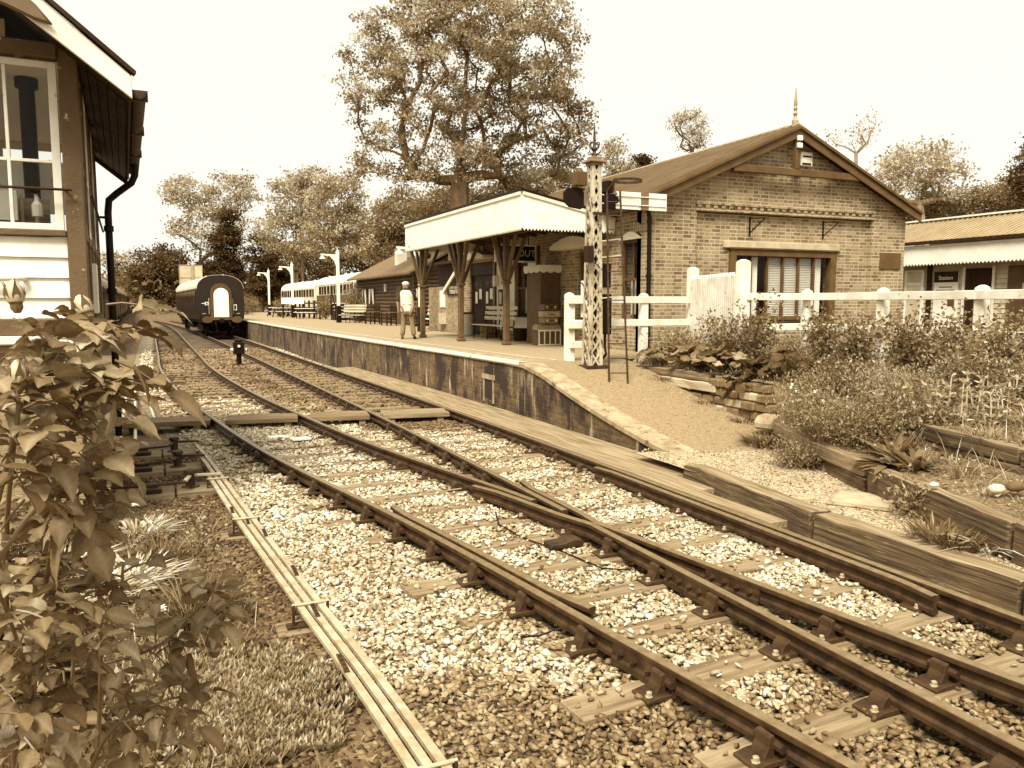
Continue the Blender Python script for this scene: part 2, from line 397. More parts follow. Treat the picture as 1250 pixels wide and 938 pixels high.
# one rail chair: plate, tall jaw on the outer side, low jaw inside
def chair_parts(flip):
    c = MB(); s = flip
    c.prism([(-.20, -.165), (.20, -.165), (.20, -.15), (.12, -.135), (-.12, -.135), (-.20, -.15)], -.085, .085)
    for sg, h in ((s, -.022), (-s, -.075)):
        pts = [(sg*.058, -.137), (sg*.125, -.137), (sg*.098, -.08), (sg*.092, h-.012), (sg*.083, h), (sg*.062, h), (sg*.055, -.06)]
        c.prism(pts, -.052, .052)
    bt = []
    for sx, sy in ((1, .035), (-1, -.035)):
        q = MB(); q.lathe([(.024, 0), (.024, .008), (.017, .009), (.017, .03), (.011, .034)], 6, (sx*.158, sy, -.148)); bt.append(q)
    k = MB(); k.tube([(s*.048, -.10, -.075), (s*.048, .09, -.075)], .024, 7)
    return c, bt, k
CH = {}
BOLT = M('bolt_steel', .30, .45, 20, .4, .1, metal=.2)
for fl in (1, -1):
    c, bts, k = chair_parts(fl)
    CH[fl] = c.build('rail_chair', STEEL, bevel=.006)
    for q in bts: q.build('bolt', BOLT, CH[fl])
    k.build('key', DARKW if fl > 0 else STEEL, CH[fl])
def put_chair(parent, wx, wy, y0, x0, fl, full, ang):
    o = CH[fl].copy(); COL.objects.link(o); o.parent = parent
    o.location = (wx-x0, wy-y0, 0); o.rotation_euler = (0, 0, ang)
    if full:
        for ch in CH[fl].children:
            d = ch.copy(); COL.objects.link(d); d.parent = o
SL = []      # footprints, to keep stones off them
def sleeper(x0, x1, y, rz, label, group, chairs, full=True, wid=.255):
    xc = (x0+x1)/2; h = (x1-x0)/2; mb = MB()
    # a slightly worn baulk: several stations with small offsets
    k = 7; vs = []
    for i in range(k):
        x = -h+2*h*i/(k-1); j = lambda a: random.uniform(-a, a)
        vs += [(x+j(.01), -wid/2+j(.008), -.30), (x+j(.01), wid/2+j(.008), -.30), (x+j(.01), wid/2+j(.012), -.168+j(.005)), (x+j(.01), -wid/2+j(.012), -.168+j(.005))]
    fs = [(0, 1, 2, 3), tuple((k-1)*4+q for q in (3, 2, 1, 0))]
    for i in range(k-1):
        for a in range(4): fs.append((i*4+a, i*4+(a+1) % 4, (i+1)*4+(a+1) % 4, (i+1)*4+a))
    mb.add(vs, fs)
    o = mb.build('railway_sleeper', SLEEPER, None, (xc, y, random.uniform(-.004, .004)), rz, bevel=.008)
    tag(o, label, 'railway sleeper', group)
    for (p, fl) in chairs: put_chair(o, p.x, p.y, y, xc, fl, full, -rz)
    SL.append((xc, y, h, wid/2, rz)); return o
yy = 1.62; i = 0
while yy < 13.9:
    rz = -math.atan((xB(yy+.1)-xB(yy-.1))/.2)*.45*-1*-1
    bl, br, al, ar = BL(yy), BR(yy), AL(yy), AR(yy)
    ends = (random.uniform(.22, .62), random.uniform(.25, .42))
    t = math.tan(rz)
    def on(p, xc=(bl.x+ar.x)/2): return Vector((p.x, yy+(p.x-xc)*t, 0))
    chs = [(on(bl), -1), (on(ar), 1)]
    if abs(br.x-al.x) > .34: chs += [(on(br), 1 if br.x < al.x else -1), (on(al), -1 if br.x < al.x else 1)]
    elif br.x < al.x: chs += [(on(br), -1)]
    else: chs += [(on(al), -1)]
    sleeper(bl.x-ends[0], ar.x+ends[1], yy, rz, f'weathered long timber sleeper crossing under both tracks, {ordinal(i)} from the bottom edge', 'long sleepers under the junction', chs, yy < 12)
    yy += .735+random.uniform(-.03, .03); i += 1
for f, nm in ((xB, 'left-curving track'), (xA, 'platform track')):
    yy = 15.9; i = 0
    while yy < 42:
        dx = (f(yy+.1)-f(yy-.1))/.2; p = side(f, -G/2, yy); q = side(f, G/2, yy)
        chs = [(p, -1), (q, 1)] if yy < 27 else []
        sleeper(f(yy)-1.28, f(yy)+1.28, yy, -math.atan(dx), f'{ordinal(i)} sleeper of the {nm} beyond the boarded foot crossing', 'sleepers beyond the foot crossing', chs, False)
        yy += .76; i += 1
for fl in (1, -1):
    for ch in list(CH[fl].children): bpy.data.objects.remove(ch)
    bpy.data.objects.remove(CH[fl])

# ---------------------------------------------------------------- rails
PROF = [(-.033, -.006), (-.026, 0), (.026, 0), (.033, -.006), (.0355, -.014), (.035, -.038), (.011, -.052), (.0095, -.098), (.029, -.112), (.030, -.138), (.024, -.145),
        (-.024, -.145), (-.030, -.138), (-.029, -.112), (-.0095, -.098), (-.011, -.052), (-.035, -.038), (-.0355, -.014)]
def rail(name, pts, label, cat='rail', group=None, z=0):
    n = len(PROF); vs = []; k = len(pts)
    for i, p in enumerate(pts):
        d = (pts[min(i+1, k-1)]-pts[max(i-1, 0)]).normalized(); a = Vector((d.y, -d.x, 0))
        for x, zz in PROF: vs.append(p+a*x+Vector((0, 0, zz+z)))
    fs = [(i*n+j, i*n+(j+1) % n, (i+1)*n+(j+1) % n, (i+1)*n+j) for i in range(k-1) for j in range(n)]
    fs += [tuple(range(n)), tuple((k-1)*n+j for j in range(n-1, -1, -1))]
    mb = MB(); mb.add(vs, fs); o = mb.build(name, STEEL); me = o.data; me.materials.append(RAILTOP)
    for q in range((k-1)*n):
        if q % n in (0, 1, 2): me.polygons[q].material_index = 1
    me.shade_smooth(); me.set_sharp_from_angle(angle=.7)
    return tag(o, label, cat, group)
def ys(a, b, near=.3):
    out = []; y = a
    while y < b: out.append(y); y += near if y < 20 else (1.2 if y < 60 else 3)
    return out+[b]
R_BL = rail('running_rail', [BL(y) for y in ys(.6, 130)], 'outer rail of the left-curving track, nearest the point rodding', 'rail', 'running rails')
R_AR = rail('running_rail', [AR(y) for y in ys(.6, 115)], 'outer rail of the platform track, beside the plank walkway', 'rail', 'running rails')
YN = 6.95                       # nose of the crossing
R_ALf = rail('running_rail', [AL(y) for y in ys(YN+.05, 115)], 'rail running from the crossing nose towards the coach beside the platform', 'rail', 'running rails')
R_BRf = rail('running_rail', [BR(y)-Vector((.0 if y > YN+.9 else .03*(YN+.9-y), 0, 0)) for y in ys(YN+.42, 130)], 'rail curving away from the crossing nose towards the signal cabin siding', 'rail', 'running rails', z=-.002)
# wing rails: near rails that bend at the crossing and lie beside the vee
pts = [AL(y) for y in ys(.6, 6.45)]+[Vector((BR(y).x-.105-(.05*max(0, y-8.0)/.4), y, 0)) for y in (6.9, 7.2, 7.6, 8.0, 8.4)]
R_ALn = rail('running_rail', pts, 'worn bright rail in the middle, bending into the crossing', 'rail', 'running rails')
pts = [BR(y) for y in ys(.6, 6.35)]+[Vector((AL(y).x+.105+(.05*max(0, y-8.0)/.4), y, 0)) for y in (6.85, 7.2, 7.6, 8.0, 8.4)]
R_BRn = rail('running_rail', pts, 'dark middle rail ending in a flared tip past the crossing', 'rail', 'running rails')
def flare(f, d, y0, y1):
    P = []
    for y in np.linspace(y0, y1, 16):
        e = .05*max(0, 1-min(y-y0, y1-y)/.35); P.append(side(f, d+math.copysign(e, -d if abs(d) > .1 else 1), y))
    return P
rail('check_rail', flare(xB, -G/2+.115, 4.72, 8.0), 'short check rail lying close inside the rail nearest the point rodding', 'rail', 'check rails', z=-.004)
rail('check_rail', flare(xA, G/2-.115, 3.85, 8.75), 'long check rail lying close inside the rail beside the walkway', 'rail', 'check rails', z=-.004)
def fishplate(railobj, f, d, y, sgn):
    mb = MB(); h = .27
    pts = [side(f, d, y-h), side(f, d, y+h)]; dr = (pts[1]-pts[0]).normalized(); a = Vector((dr.y, -dr.x, 0))
    L = (pts[1]-pts[0]).length; c = (pts[0]+pts[1])/2; ang = math.atan2(dr.y, dr.x)
    for s in (1, -1):
        mb.T = Matrix.Translation(c)@Matrix.Rotation(ang, 4, 'Z')
        mb.prism([(s*.012, -.045), (s*.034, -.041), (s*.037, -.075), (s*.034, -.112), (s*.05, -.125), (s*.05, -.168), (s*.035, -.168), (s*.036, -.118), (s*.012, -.105)], -L/2, L/2, 'x')
    mb.T = None
    o = mb.build('fishplate', STEEL, railobj, bevel=.003)
    for s in (1, -1):
        for k in (-.19, -.065, .065, .19):
            q = MB(); p = c+dr*k; q.tube([p+a*s*.034+Vector((0, 0, -.078)), p+a*s*.058+Vector((0, 0, -.078))], .022, 6); q.tube([p+a*s*.058+Vector((0, 0, -.078)), p+a*s*.072+Vector((0, 0, -.078))], .012, 6)
            q.build('bolt', STEEL, o)
fishplate(R_BL, xB, -G/2, 3.99, -1); fishplate(R_ALn, xA, -G/2, 4.93, -1); fishplate(R_BRn, xB, G/2, 4.68, 1); fishplate(R_AR, xA, G/2, 3.05, 1)
fishplate(R_AR, xA, G/2, 10.4, 1); fishplate(R_BL, xB, -G/2, 12.4, 1)
# cast blocks and bonding wire round the crossing
mb = MB(); mb.T = Matrix.Translation((3.30, 6.42, -.165)); mb.prism([(-.16, 0), (.17, 0), (.19, .035), (.15, .07), (.06, .075), (-.02, .05), (-.15, .045)], -.09, .09); mb.T = None
tag(mb.build('spacer_block', STEEL, bevel=.01), 'dark cast iron block bolted beside the crossing', 'rail block')
def wire(name, pts, r, mat, label, cat):
    P = []
    for a, b_ in zip(pts[:-1], pts[1:]):
        for t in np.linspace(0, 1, 6, endpoint=False): P.append(Vector(a).lerp(Vector(b_), t)+Vector((random.uniform(-.008, .008), random.uniform(-.008, .008), 0)))
    mb = MB(); mb.tube(P, r, 5); return tag(mb.build(name, mat, smooth=True), label, cat)
wire('bond_wire', [(3.12, 7.6, -.12), (3.02, 7.3, -.15), (3.05, 6.8, -.155), (3.2, 6.2, -.15), (3.3, 5.7, -.155), (3.48, 5.45, -.12)], .007, BLACK, 'thin black wire lying on the stones beside the crossing', 'wire')
wire('bond_wire', [(2.05, 4.55, -.09), (2.2, 4.62, -.13), (2.4, 4.58, -.08)], .007, BLACK, 'short black wire looped to the rail above the fishplate', 'wire')
wire('bond_wire', [(2.62, 9.3, -.05), (2.8, 9.0, -.12), (2.95, 8.8, -.14), (3.1, 8.5, -.05)], .007, BOLT, 'pale loop of wire on the rail far side of the crossing', 'wire')

# ---------------------------------------------------------------- stones
phi = (1+5**.5)/2
ICO = np.array([(-1, phi, 0), (1, phi, 0), (-1, -phi, 0), (1, -phi, 0), (0, -1, phi), (0, 1, phi), (0, -1, -phi), (0, 1, -phi), (phi, 0, -1), (phi, 0, 1), (-phi, 0, -1), (-phi, 0, 1)])/1.9
ICF = np.array([(0, 11, 5), (0, 5, 1), (0, 1, 7), (0, 7, 10), (0, 10, 11), (1, 5, 9), (5, 11, 4), (11, 10, 2), (10, 7, 6), (7, 1, 8), (3, 9, 4), (3, 4, 2), (3, 2, 6), (3, 6, 8), (3, 8, 9), (4, 9, 5), (2, 4, 11), (6, 2, 10), (8, 6, 7), (9, 8, 1)])
def rand_rot(n):
    q = RNG.normal(size=(n, 4)); q /= np.linalg.norm(q, axis=1, keepdims=True); a, b, c, d = q.T
    return np.stack([1-2*(c*c+d*d), 2*(b*c-a*d), 2*(b*d+a*c), 2*(b*c+a*d), 1-2*(b*b+d*d), 2*(c*d-a*b), 2*(b*d-a*c), 2*(c*d+a*b), 1-2*(b*b+c*c)], 1).reshape(n, 3, 3)
def hulls(k, npt=9):
    """angular stone shapes: hulls of a few points, each with 2n-4 facets"""
    out = []
    while len(out) < k:
        d = RNG.normal(size=(npt, 3)); d /= np.linalg.norm(d, axis=1, keepdims=True); d *= RNG.uniform(.92, 1.05, (npt, 1))
        d = np.sign(d)*np.abs(d)**.62
        bm = bmesh.new(); vs = [bm.verts.new(q) for q in d]; bmesh.ops.convex_hull(bm, input=vs)
        bm.verts.index_update(); fs = [[vs.index(v) for v in f.verts] for f in bm.faces]
        if len(fs) == 2*npt-4 and all(len(f) == 3 for f in fs): out.append((d, np.array(fs)))
        bm.free()
    return out
HULLS = hulls(28)
def stones(P, r, tone):
    n = len(P); pk = RNG.integers(0, len(HULLS), n); HB = np.array([h[0] for h in HULLS])[pk]; HF = np.array([h[1] for h in HULLS])[pk]
    B = HB*(np.asarray(r).reshape(n, 1, 1)*RNG.uniform(.6, 1.35, (n, 1, 3)))
    B = np.einsum('nij,nkj->nki', rand_rot(n), B); B[:, :, 2] *= .68
    V = (B+P[:, None, :]).reshape(-1, 3); F = (HF+9*np.arange(n)[:, None, None]).reshape(-1, 3)
    return V, F, np.repeat(tone, 9)
def on_sleeper(x, y):
    hit = np.zeros(x.shape, bool)
    for (xc, yc, h, w2, rz) in SL:
        c, s = math.cos(rz), math.sin(rz); dx, dy = x-xc, y-yc
        u = dx*c+dy*s; v = -dx*s+dy*c
        hit |= (np.abs(u) < h+.0) & (np.abs(v) < w2-.01+RNG.uniform(-.035, .02, x.shape))
    return hit
def near_rail(x, y, d=.05):
    hit = np.zeros(x.shape, bool)
    yl = np.linspace(0, 45, 300)
    for f, o in ((xB, -G/2), (xB, G/2), (xA, -G/2), (xA, G/2)):
        t = np.interp(y, yl, [f(v)+o for v in yl]); hit |= np.abs(x-t) < d
    return hit
def scatter(n, x0, x1, y0, y1):
    return RNG.uniform(x0, x1, n), RNG.uniform(y0, y1, n)
PS, RS, TS = [], [], []
for (n, x0, x1, y0, y1, ra, rb_) in ((60000, .2, 5.75, 1.6, 8.5, .016, .031), (32000, -.3, 5.3, 8.5, 15, .02, .034), (18000, -1.2, 5.3, 15, 27, .03, .046), (9000, -1.5, 5.2, 27, 42, .045, .065)):
    x, y = scatter(n, x0, x1, y0, y1)
    yl = np.linspace(0, 45, 300); xb = np.interp(y, yl, [xB(v) for v in yl]); xa = np.interp(y, yl, [xA(v) for v in yl])
    xrv = np.interp(y, yl, [XR0(v) for v in yl]); edge = np.where(y < 13.5, np.minimum(xrv+.08, xb-1.3), xb-1.35)+.12*fbm(x*2, y*2, 9)
    keep = (x > edge) & (x < np.maximum(xa+1.5, 5.5)) & ~near_rail(x, y)
    os_ = on_sleeper(x, y); lucky = RNG.random(n) < np.where(y > 4.2, .07+.30*(fbm(x*1.5, y*1.5, 4) > .08), .05)
    keep &= ~os_ | lucky
    x, y, os_ = x[keep], y[keep], os_[keep]
    r = RNG.uniform(ra, rb_, len(x))*np.where(RNG.random(len(x)) < .06, 1.35, 1)
    dip = np.clip((xb[keep]-.75-.3-x)/.5, 0, 1)*.02
    z = np.where(os_, -.165+r*.45, -.205+RNG.uniform(-.012, .028, len(x))-dip+.012*fbm(x*3, y*3, 2))
    PS.append(np.stack([x, y, z], 1)); RS.append(r)
    tn = stone_tone(x, y); var = RNG.normal(1, .36, len(x)); odd = RNG.random(len(x)) < .10
    TS.append(np.clip(tn*np.clip(var, .4, 1.6)*np.where(odd, .5, 1), .04, .85))
V, F, T = stones(np.concatenate(PS), np.concatenate(RS), np.concatenate(TS))
tag(bulk('ballast_stones', V, F, STONE, T), 'loose pale crushed stones filling the spaces between the sleepers', 'ballast', kind='stuff')
# darker cinders and dead leaf litter on the cess beside the rodding
x, y = scatter(20000, -1.3, 1.6, 2.2, 13.5)
yl = np.linspace(0, 45, 300); xb = np.interp(y, yl, [xB(v) for v in yl])
xrv = np.interp(y, yl, [XR0(v) for v in yl]); keep = (x < xrv+.2+.1*fbm(x*2, y*2, 9)) & (x > -1.2); x, y = x[keep], y[keep]
r = RNG.uniform(.012, .03, len(x)); z = np.array([gz(a, b_) for a, b_ in zip(x, y)])+RNG.uniform(-.004, .012, len(x))
T0 = np.clip(RNG.lognormal(math.log(.075), .6, len(x)), .02, .5)
V, F, T = stones(np.stack([x, y, z], 1), r, T0)
tag(bulk('cinder_stones', V, F, STONE, T), 'dark cinders and small stones between the plants and the rodding', 'cinders', kind='stuff')

# ---------------------------------------------------------------- boarded foot crossing
def cy(x): return 15.18-.158*(x-0.0)        # its near edge runs square to the curving track
BOARD = M('crossing_board', .07, .22, 4, .8, .5, 16, stretch=(.3, 4, 4), spots=(.1, 9, .68))
segs = [(-.95, lambda: BL(15.2).x-.07, 'outer length of the boarded foot crossing, beside the signal cabin'), (lambda: BL(15.0).x+.1, lambda: BR(15.0).x-.1, 'length of the boarded crossing laid between the rails of the left-curving track'),
        (lambda: BR(15).x+.08, lambda: AL(15).x-.07, 'short length of the boarded crossing between the two tracks'), (lambda: AL(14.7).x+.1, lambda: AR(14.6).x-.1, 'darker length of the boarded crossing between the rails at the platform')]
for k, (a, b_, lab) in enumerate(segs):
    a = a() if callable(a) else a; b_ = b_() if callable(b_) else b_
    t = thing('crossing_deck', lab, 'crossing boards', ((a+b_)/2, cy((a+b_)/2), -.02), -math.atan(.158), 'boards of the foot crossing')
    h = (b_-a)/2-.01
    for j, (y0, y1) in enumerate(((0, .235), (.245, .47), (.48, .70))):
        MB().box(-h+random.uniform(0, .03), h-random.uniform(0, .03), y0, y1, -.085+random.uniform(-.004, .004), random.uniform(-.004, .004)).build('plank', BOARD if k < 3 else SLEEPER, t, bevel=.006)
    for xx in (-h*.72, h*.72):
        MB().box(xx-.06, xx+.06, .03, .66, -.2, -.087).build('support_block', SLEEPER, t)
# planks laid beside the platform wall
xs = [(5.235, 5.445, 5.85), (5.455, 5.66, 7.25), (5.67, 5.86, 8.0), (5.87, 6.10, 8.0)]
t = thing('plank_walkway', 'long flat timber walkway between the rail and the platform wall', 'walkway', (5.2, 8, -.02))
for j, (x0, x1, y0) in enumerate(xs):
    y = y0; segs = []
    while y < 26:
        e = min(y+random.uniform(4.5, 6), 26)
        nx = lambda q: (-.027*max(0, q-13)-.0)*1.0
        mb = MB(); z = random.uniform(-.006, .006)
        P = [(x0+nx(y), y), (x1+nx(y), y), (x1+nx(e), e), (x0+nx(e), e)]
        mb.prism([(p[0]-5.2, p[1]-8) for p in P], -.07+z, z, 'z'); mb.build('plank', M('walk_plank', .12, .30, 4, .8, .5, 14, stretch=(5, .25, 5), spots=(.10, 7, .66)), t, bevel=.005)
        y = e+.012
# ---------------------------------------------------------------- point rodding
ROD = M('rodding', .26, .44, 8, .5, .2, 60, spots=(.16, 18, .66))
xr = XR0
for k, (off, y1, lab) in enumerate(((-.07, 10.5, 'first of three parallel point rods, farthest from the rails'), (0, 11.8, 'middle one of three parallel point rods beside the track'), (.07, 13.1, 'longest point rod, running on the track side of the three'))):
    mb = MB(); P = [side(xr, off, y) for y in list(np.arange(1.3, y1, .35))+[y1]]
    for p, q in zip(P[:-1], P[1:]):
        d = (q-p); q2 = q+d*.0
        mb.T = None
        mb.bar((p.x, p.y, -.072), (q2.x, q2.y, -.072), .046, .006); a = Vector((d.y, -d.x, 0)).normalized()*.019
        for s in (1, -1): mb.bar((p.x+s*a.x, p.y+s*a.y, -.086), (q2.x+s*a.x, q2.y+s*a.y, -.086), .006, .022)
    o = mb.build('point_rod', ROD); tag(o, lab, 'point rod', 'point rods beside the track')
    for yj in (4.6+k*.9, 8.6-k*.5):
        c = side(xr, off, yj); q = MB()
        q.bar((c.x, c.y-.13, -.066), (c.x, c.y+.13, -.066), .03, .008)
        for e in (-.09, -.03, .03, .09): q.tube([(c.x, c.y+e, -.065), (c.x, c.y+e, -.053)], .010, 6)
        q.build('joint_plate', STEEL, o)
for k, y in enumerate((3.35, 5.62, 8.17, 10.2)):
    c = side(xr, 0, y); t = thing('rodding_stool', f'steel cross roller stand carrying the three point rods, {ordinal(k)} along from the bottom edge', 'rod stand', (c.x, c.y, 0), 0, 'stands under the point rods')
    q = MB(); q.box(-.17, .17, -.05, .05, -.215, -.20)
    for s in (-.12, .12): q.box(s-.008, s+.008, -.02, .02, -.21, -.055)
    q.build('frame', STEEL, t)
    MB().tube([(-.13, 0, -.058), (.13, 0, -.058)], .011, 8).build('top_bar', ROD, t); MB().tube([(-.12, 0, -.115), (.12, 0, -.115)], .016, 8).build('roller', STEEL, t)
    MB().box(-.24, .1, -.12, .12, -.27, -.216).build('base_board', SLEEPER, t, bevel=.006)
# cranks turning the rods towards the signal cabin
for k, (x, y, lab) in enumerate(((.10, 10.35, 'largest crank on a wide timber base, nearest the weeds'), (-.02, 11.75, 'middle crank on its timber base beside the rods'), (-.05, 13.0, 'crank on a timber base just in front of the foot crossing'))):
    t = thing('rodding_crank', lab, 'crank', (x, y, -.19), 0, 'cranks beside the point rods')
    for j, (a, b_) in enumerate(((-.55, -.06), (-.04, .42))):
        MB().box(a, b_, -.30+j*.02, .22, -.06, .015+j*.01).build('base_board', SLEEPER, t, bevel=.01)
    MB().lathe([(.11, .02), (.10, .04), (.055, .05), (.05, .19), (.075, .20), (.07, .235), (.03, .25)], 12, (.12, 0, 0)).build('pivot_post', STEEL, t, smooth=True)
    MB().bar((.12, 0, .17), (.47, .06, .145), .05, .03).bar((.12, 0, .17), (.06, -.26, .16), .05, .03).build('crank_arm', GREYM if k == 0 else STEEL, t, bevel=.006)
    MB().tube([(.06, -.26, .15), (-.35, -.24, .13), (-.95, -.1, .12)], .017, 7).build('drive_rod', STEEL, t)
    MB().box(-.42, -.2, -.2, -.06, .02, .07).box(-.40, -.24, -.06, .02, .015, .11).build('guide_block', STEEL, t, bevel=.01)
for k, (p, q, lab) in enumerate((((-.70, 13.3), (-1.0, 25.6), 'pale pipe on the ground, closest to the signal cabin'), ((-.50, 14.2), (-.78, 24.0), 'middle pale pipe of three lying on the ground past the crossing'), ((-.20, 15.95), (-.52, 22.0), 'short bent pale pipe nearest the rails past the crossing'))):
    mb = MB(); mb.tube([(p[0]+(q[0]-p[0])*t, p[1]+(q[1]-p[1])*t, -.15+.05*math.sin(t*3)) for t in np.linspace(0, 1, 8)], .026, 7)
    tag(mb.build('ground_pipe', M('pale_pipe', .5, .65, 4, .5), smooth=True), lab, 'pipe', 'pale pipes past the crossing')
for x, y, rz, lab in ((1.66, 13.55, .2, 'small white painted board lying between the rails, beside another'), (1.98, 13.25, .1, 'second white board lying on the stones between the rails')):
    mb = MB(); mb.box(-.15, .15, -.11, .11, 0, .03); tag(mb.build('white_board', WHITE, None, (x, y, -.16), rz, bevel=.004), lab, 'board', 'white boards between the rails')
# small dwarf signal between the tracks
t = thing('ground_signal', 'small black ground signal on a short post between the two tracks', 'signal', (2.45, 30.5, -.2))
MB().box(-.22, .22, -.15, .15, 0, .06).build('base', STEEL, t)
MB().tube([(0, 0, .05), (0, 0, .45)], .09, 10).build('post', BLACK, t)
MB().box(-.19, .19, -.16, .14, .42, .86).box(-.13, .13, -.12, .1, .86, .95).build('lamp_case', BLACK, t, bevel=.02)
MB().tube([(0, -.16, .72), (0, -.2, .72)], .05, 12).build('lens', CREAM, t)
for s in (-1, 1): MB().tube([(s*.19, -.02, .58), (s*.28, -.02, .58)], .07, 12).build('side_lens', CREAM, t)
# ================================================================ PLATFORM
PZ = .95
xP = interp([7, 12, 13.9, 16.96, 21.4, 29.6, 40.6, 52.4, 70], [6.16, 6.17, 6.16, 6.06, 5.82, 5.52, 5.18, 4.9, 4.1])
rampz = interp([7.2, 7.9, 8.9, 10.1, 11.7, 12.9, 13.7, 14.5], [-.02, .01, .09, .26, .56, .83, .94, .95])
def deckz(y): return rampz(y) if y < 14.5 else PZ
TARMAC = M('platform_tarmac', .20, .31, 30, .9, .3, 120, spots=(.17, 2, .62))
RAMPM = M('ramp_gravel', .165, .25, 22, .95, .25, 160, spots=(.15, 2, .62))
COPING = M('coping_stone', .20, .36, 5, .9, .5, 45, spots=(.08, 7, .60))
WALLB = brick('platform_brick', .03, .12, .13, mortar=.011, stain=((.02, 1.5, .475, (1, 1, .6)), (.38, 4.5, .575, (1, 1, .16)), (.10, 9, .62, (1, 1, 1))))
FACEB = brick('station_brick', .045, .27, .46, w=.245, h=.084, mortar=.012)
us = [0, .15, .3, .5, .7, .85, 1]
V, F = sheet(lambda u, v: (xP(v)+.38+(( 9.98 if v < 31.6 else 15.5)-xP(v)-.38)*u, v, PZ-.004), us, [13.9, 15.2, 16.5, 18, 20, 22, 24, 26, 28, 30, 31.5, 31.7, 34, 38, 42, 46, 50, 55, 60, 65, 70, 82, 100])
tag(bulk('platform', V, F, TARMAC), kind='structure')
def rr(v): return 8.46 if v > 9.5 else 7.36+(v-7.4)*(8.46-7.36)/2.1
V, F = sheet(lambda u, v: (xP(v)+.38+(rr(v)-xP(v)-.38)*u, v, rampz(v)-.003+.02*math.sin(u*PI)*min(1, (14-v)/3)), list(np.linspace(0, 1, 9)), list(np.arange(7.3, 13.95, .25))+[13.95])
tag(bulk('platform_ramp', V, F, RAMPM, smooth=True), kind='structure')
t = thing('platform_wall', 'low stained brick wall holding up the platform edge and its ramp', 'platform wall', (6.1, 14, 0))
mb = MB(); Y = list(np.arange(7.7, 20, .4))+list(np.arange(20, 71, 2))
niche = (15.0, 15.55)
V = [];
for y in Y:
    x = xP(y)-6.1; V += [(x, y-14, -.26), (x, y-14, max(deckz(y)-.085, -.2)), (x+.34, y-14, max(deckz(y)-.085, -.2)), (x+.34, y-14, -.26)]
fs = []
for i in range(len(Y)-1):
    for a in range(4): fs.append((i*4+a, i*4+(a+1) % 4, (i+1)*4+(a+1) % 4, (i+1)*4+a))
fs += [(0, 1, 2, 3), tuple((len(Y)-1)*4+q for q in (3, 2, 1, 0))]
mb.add(V, fs); mb.build('brickwork', WALLB, t)
y = 7.75; k = 0
while y < 70:      # coping stones
    L = random.uniform(.72, .95) if y < 20 else 3.0
    e = min(y+L, 70); mb = MB(); V = []
    for q in (y+.008, e-.008):
        z = deckz(q); x = xP(q)-6.1-.035
        V += [(x, q-14, z-.083), (x, q-14, z+.004), (x+.42, q-14, z+.004), (x+.42, q-14, z-.083)]
    mb.add(V, [(0, 1, 2, 3), (7, 6, 5, 4), (0, 4, 5, 1), (1, 5, 6, 2), (2, 6, 7, 3), (3, 7, 4, 0)])
    mb.build('coping_stone', COPING, t, bevel=.012); y = e
mb = MB(); Yl = [13.75, 15, 17, 19, 21.5, 25, 29, 35, 41, 47, 53, 60, 70]
for a, b_ in zip(Yl[:-1], Yl[1:]):     # painted white edge
    mb.add([(xP(a)-6.1-.04, a-14, PZ-.05), (xP(a)-6.1-.04, a-14, PZ+.008), (xP(a)-6.1+.09, a-14, PZ+.008), (xP(b_)-6.1-.04, b_-14, PZ-.05), (xP(b_)-6.1-.04, b_-14, PZ+.008), (xP(b_)-6.1+.09, b_-14, PZ+.008)], [(0, 1, 4, 3), (1, 2, 5, 4)])
mb.build('white_edge_line', WHITE, t)
mb = MB(); P = [(xP(v)+.78, v) for v in (70, 60, 50, 40, 30, 25, 21, 18, 16, 15)]+[(7.0, 14.5), (7.08, 14.25), (7.05, 14.05), (6.9, 13.98)]
for (x0, y0), (x1, y1) in zip(P[:-1], P[1:]):
    d = Vector((x1-x0, y1-y0, 0)).normalized(); a = Vector((d.y, -d.x, 0))*.035
    mb.add([(x0-a.x-6.1, y0-a.y-14, PZ+.003), (x0+a.x-6.1, y0+a.y-14, PZ+.003), (x1+a.x-6.1, y1+a.y-14, PZ+.003), (x1-a.x-6.1, y1-a.y-14, PZ+.003)], [(0, 1, 2, 3)])
mb.build('white_safety_line', M('worn_white_line', .45, .68, 6, .7, spots=(.28, 16, .62)), t)
x = xP(15.2)-6.1
MB().box(x-.03, x+.0, .96, 1.62, .50, .60).box(x-.02, x+.0, 1.0, 1.06, .02, .5).box(x-.02, x, 1.52, 1.58, .02, .5).build('pale_lintel', COPING, t)
MB().box(x-.012, x+.0, 1.06, 1.52, .60, .76).box(x-.010, x+.0, 1.06, 1.52, .1, .495).build('drain_opening', M('dark_recess', .012, .02, 3, .9), t)

# ================================================================ STATION BUILDING
SX, SY = 10.0, 15.43
st = thing('station_building', 'brick station building with a ribbed metal roof and gabled end wall', 'station', (SX, SY, PZ))
W_, L_, EH, RX, RH = 8.0, 12.2, 3.42, 4.02, 5.15
sl_ = (RH-EH)/RX; sr_ = (RH-EH)/(W_-RX)
def wt(x): return EH+sl_*x if x < RX else RH-sr_*(x-RX)
mb = MB()
# end wall facing the garden: panel set back 0.1 between piers, window opening 2.40-5.62, 0.7-2.38
OX0, OX1, OZ0, OZ1 = 2.42, 5.62, .7, 2.40
mb.box(0, 1.35, 0, .4, -.9, 3.22).box(6.8, W_, 0, .4, -.9, 3.22)
mb.box(1.352, OX0, .1, .4, -.9, 3.20).box(OX1, 6.798, .1, .4, -.9, 3.20).box(OX0, OX1, .1, .4, -.9, OZ0).box(OX0, OX1, .1, .4, OZ1, 3.20)
mb.prism([(0, 3.222), (W_, 3.222), (W_, EH), (RX, RH), (0, EH)], 0, .4, 'y')
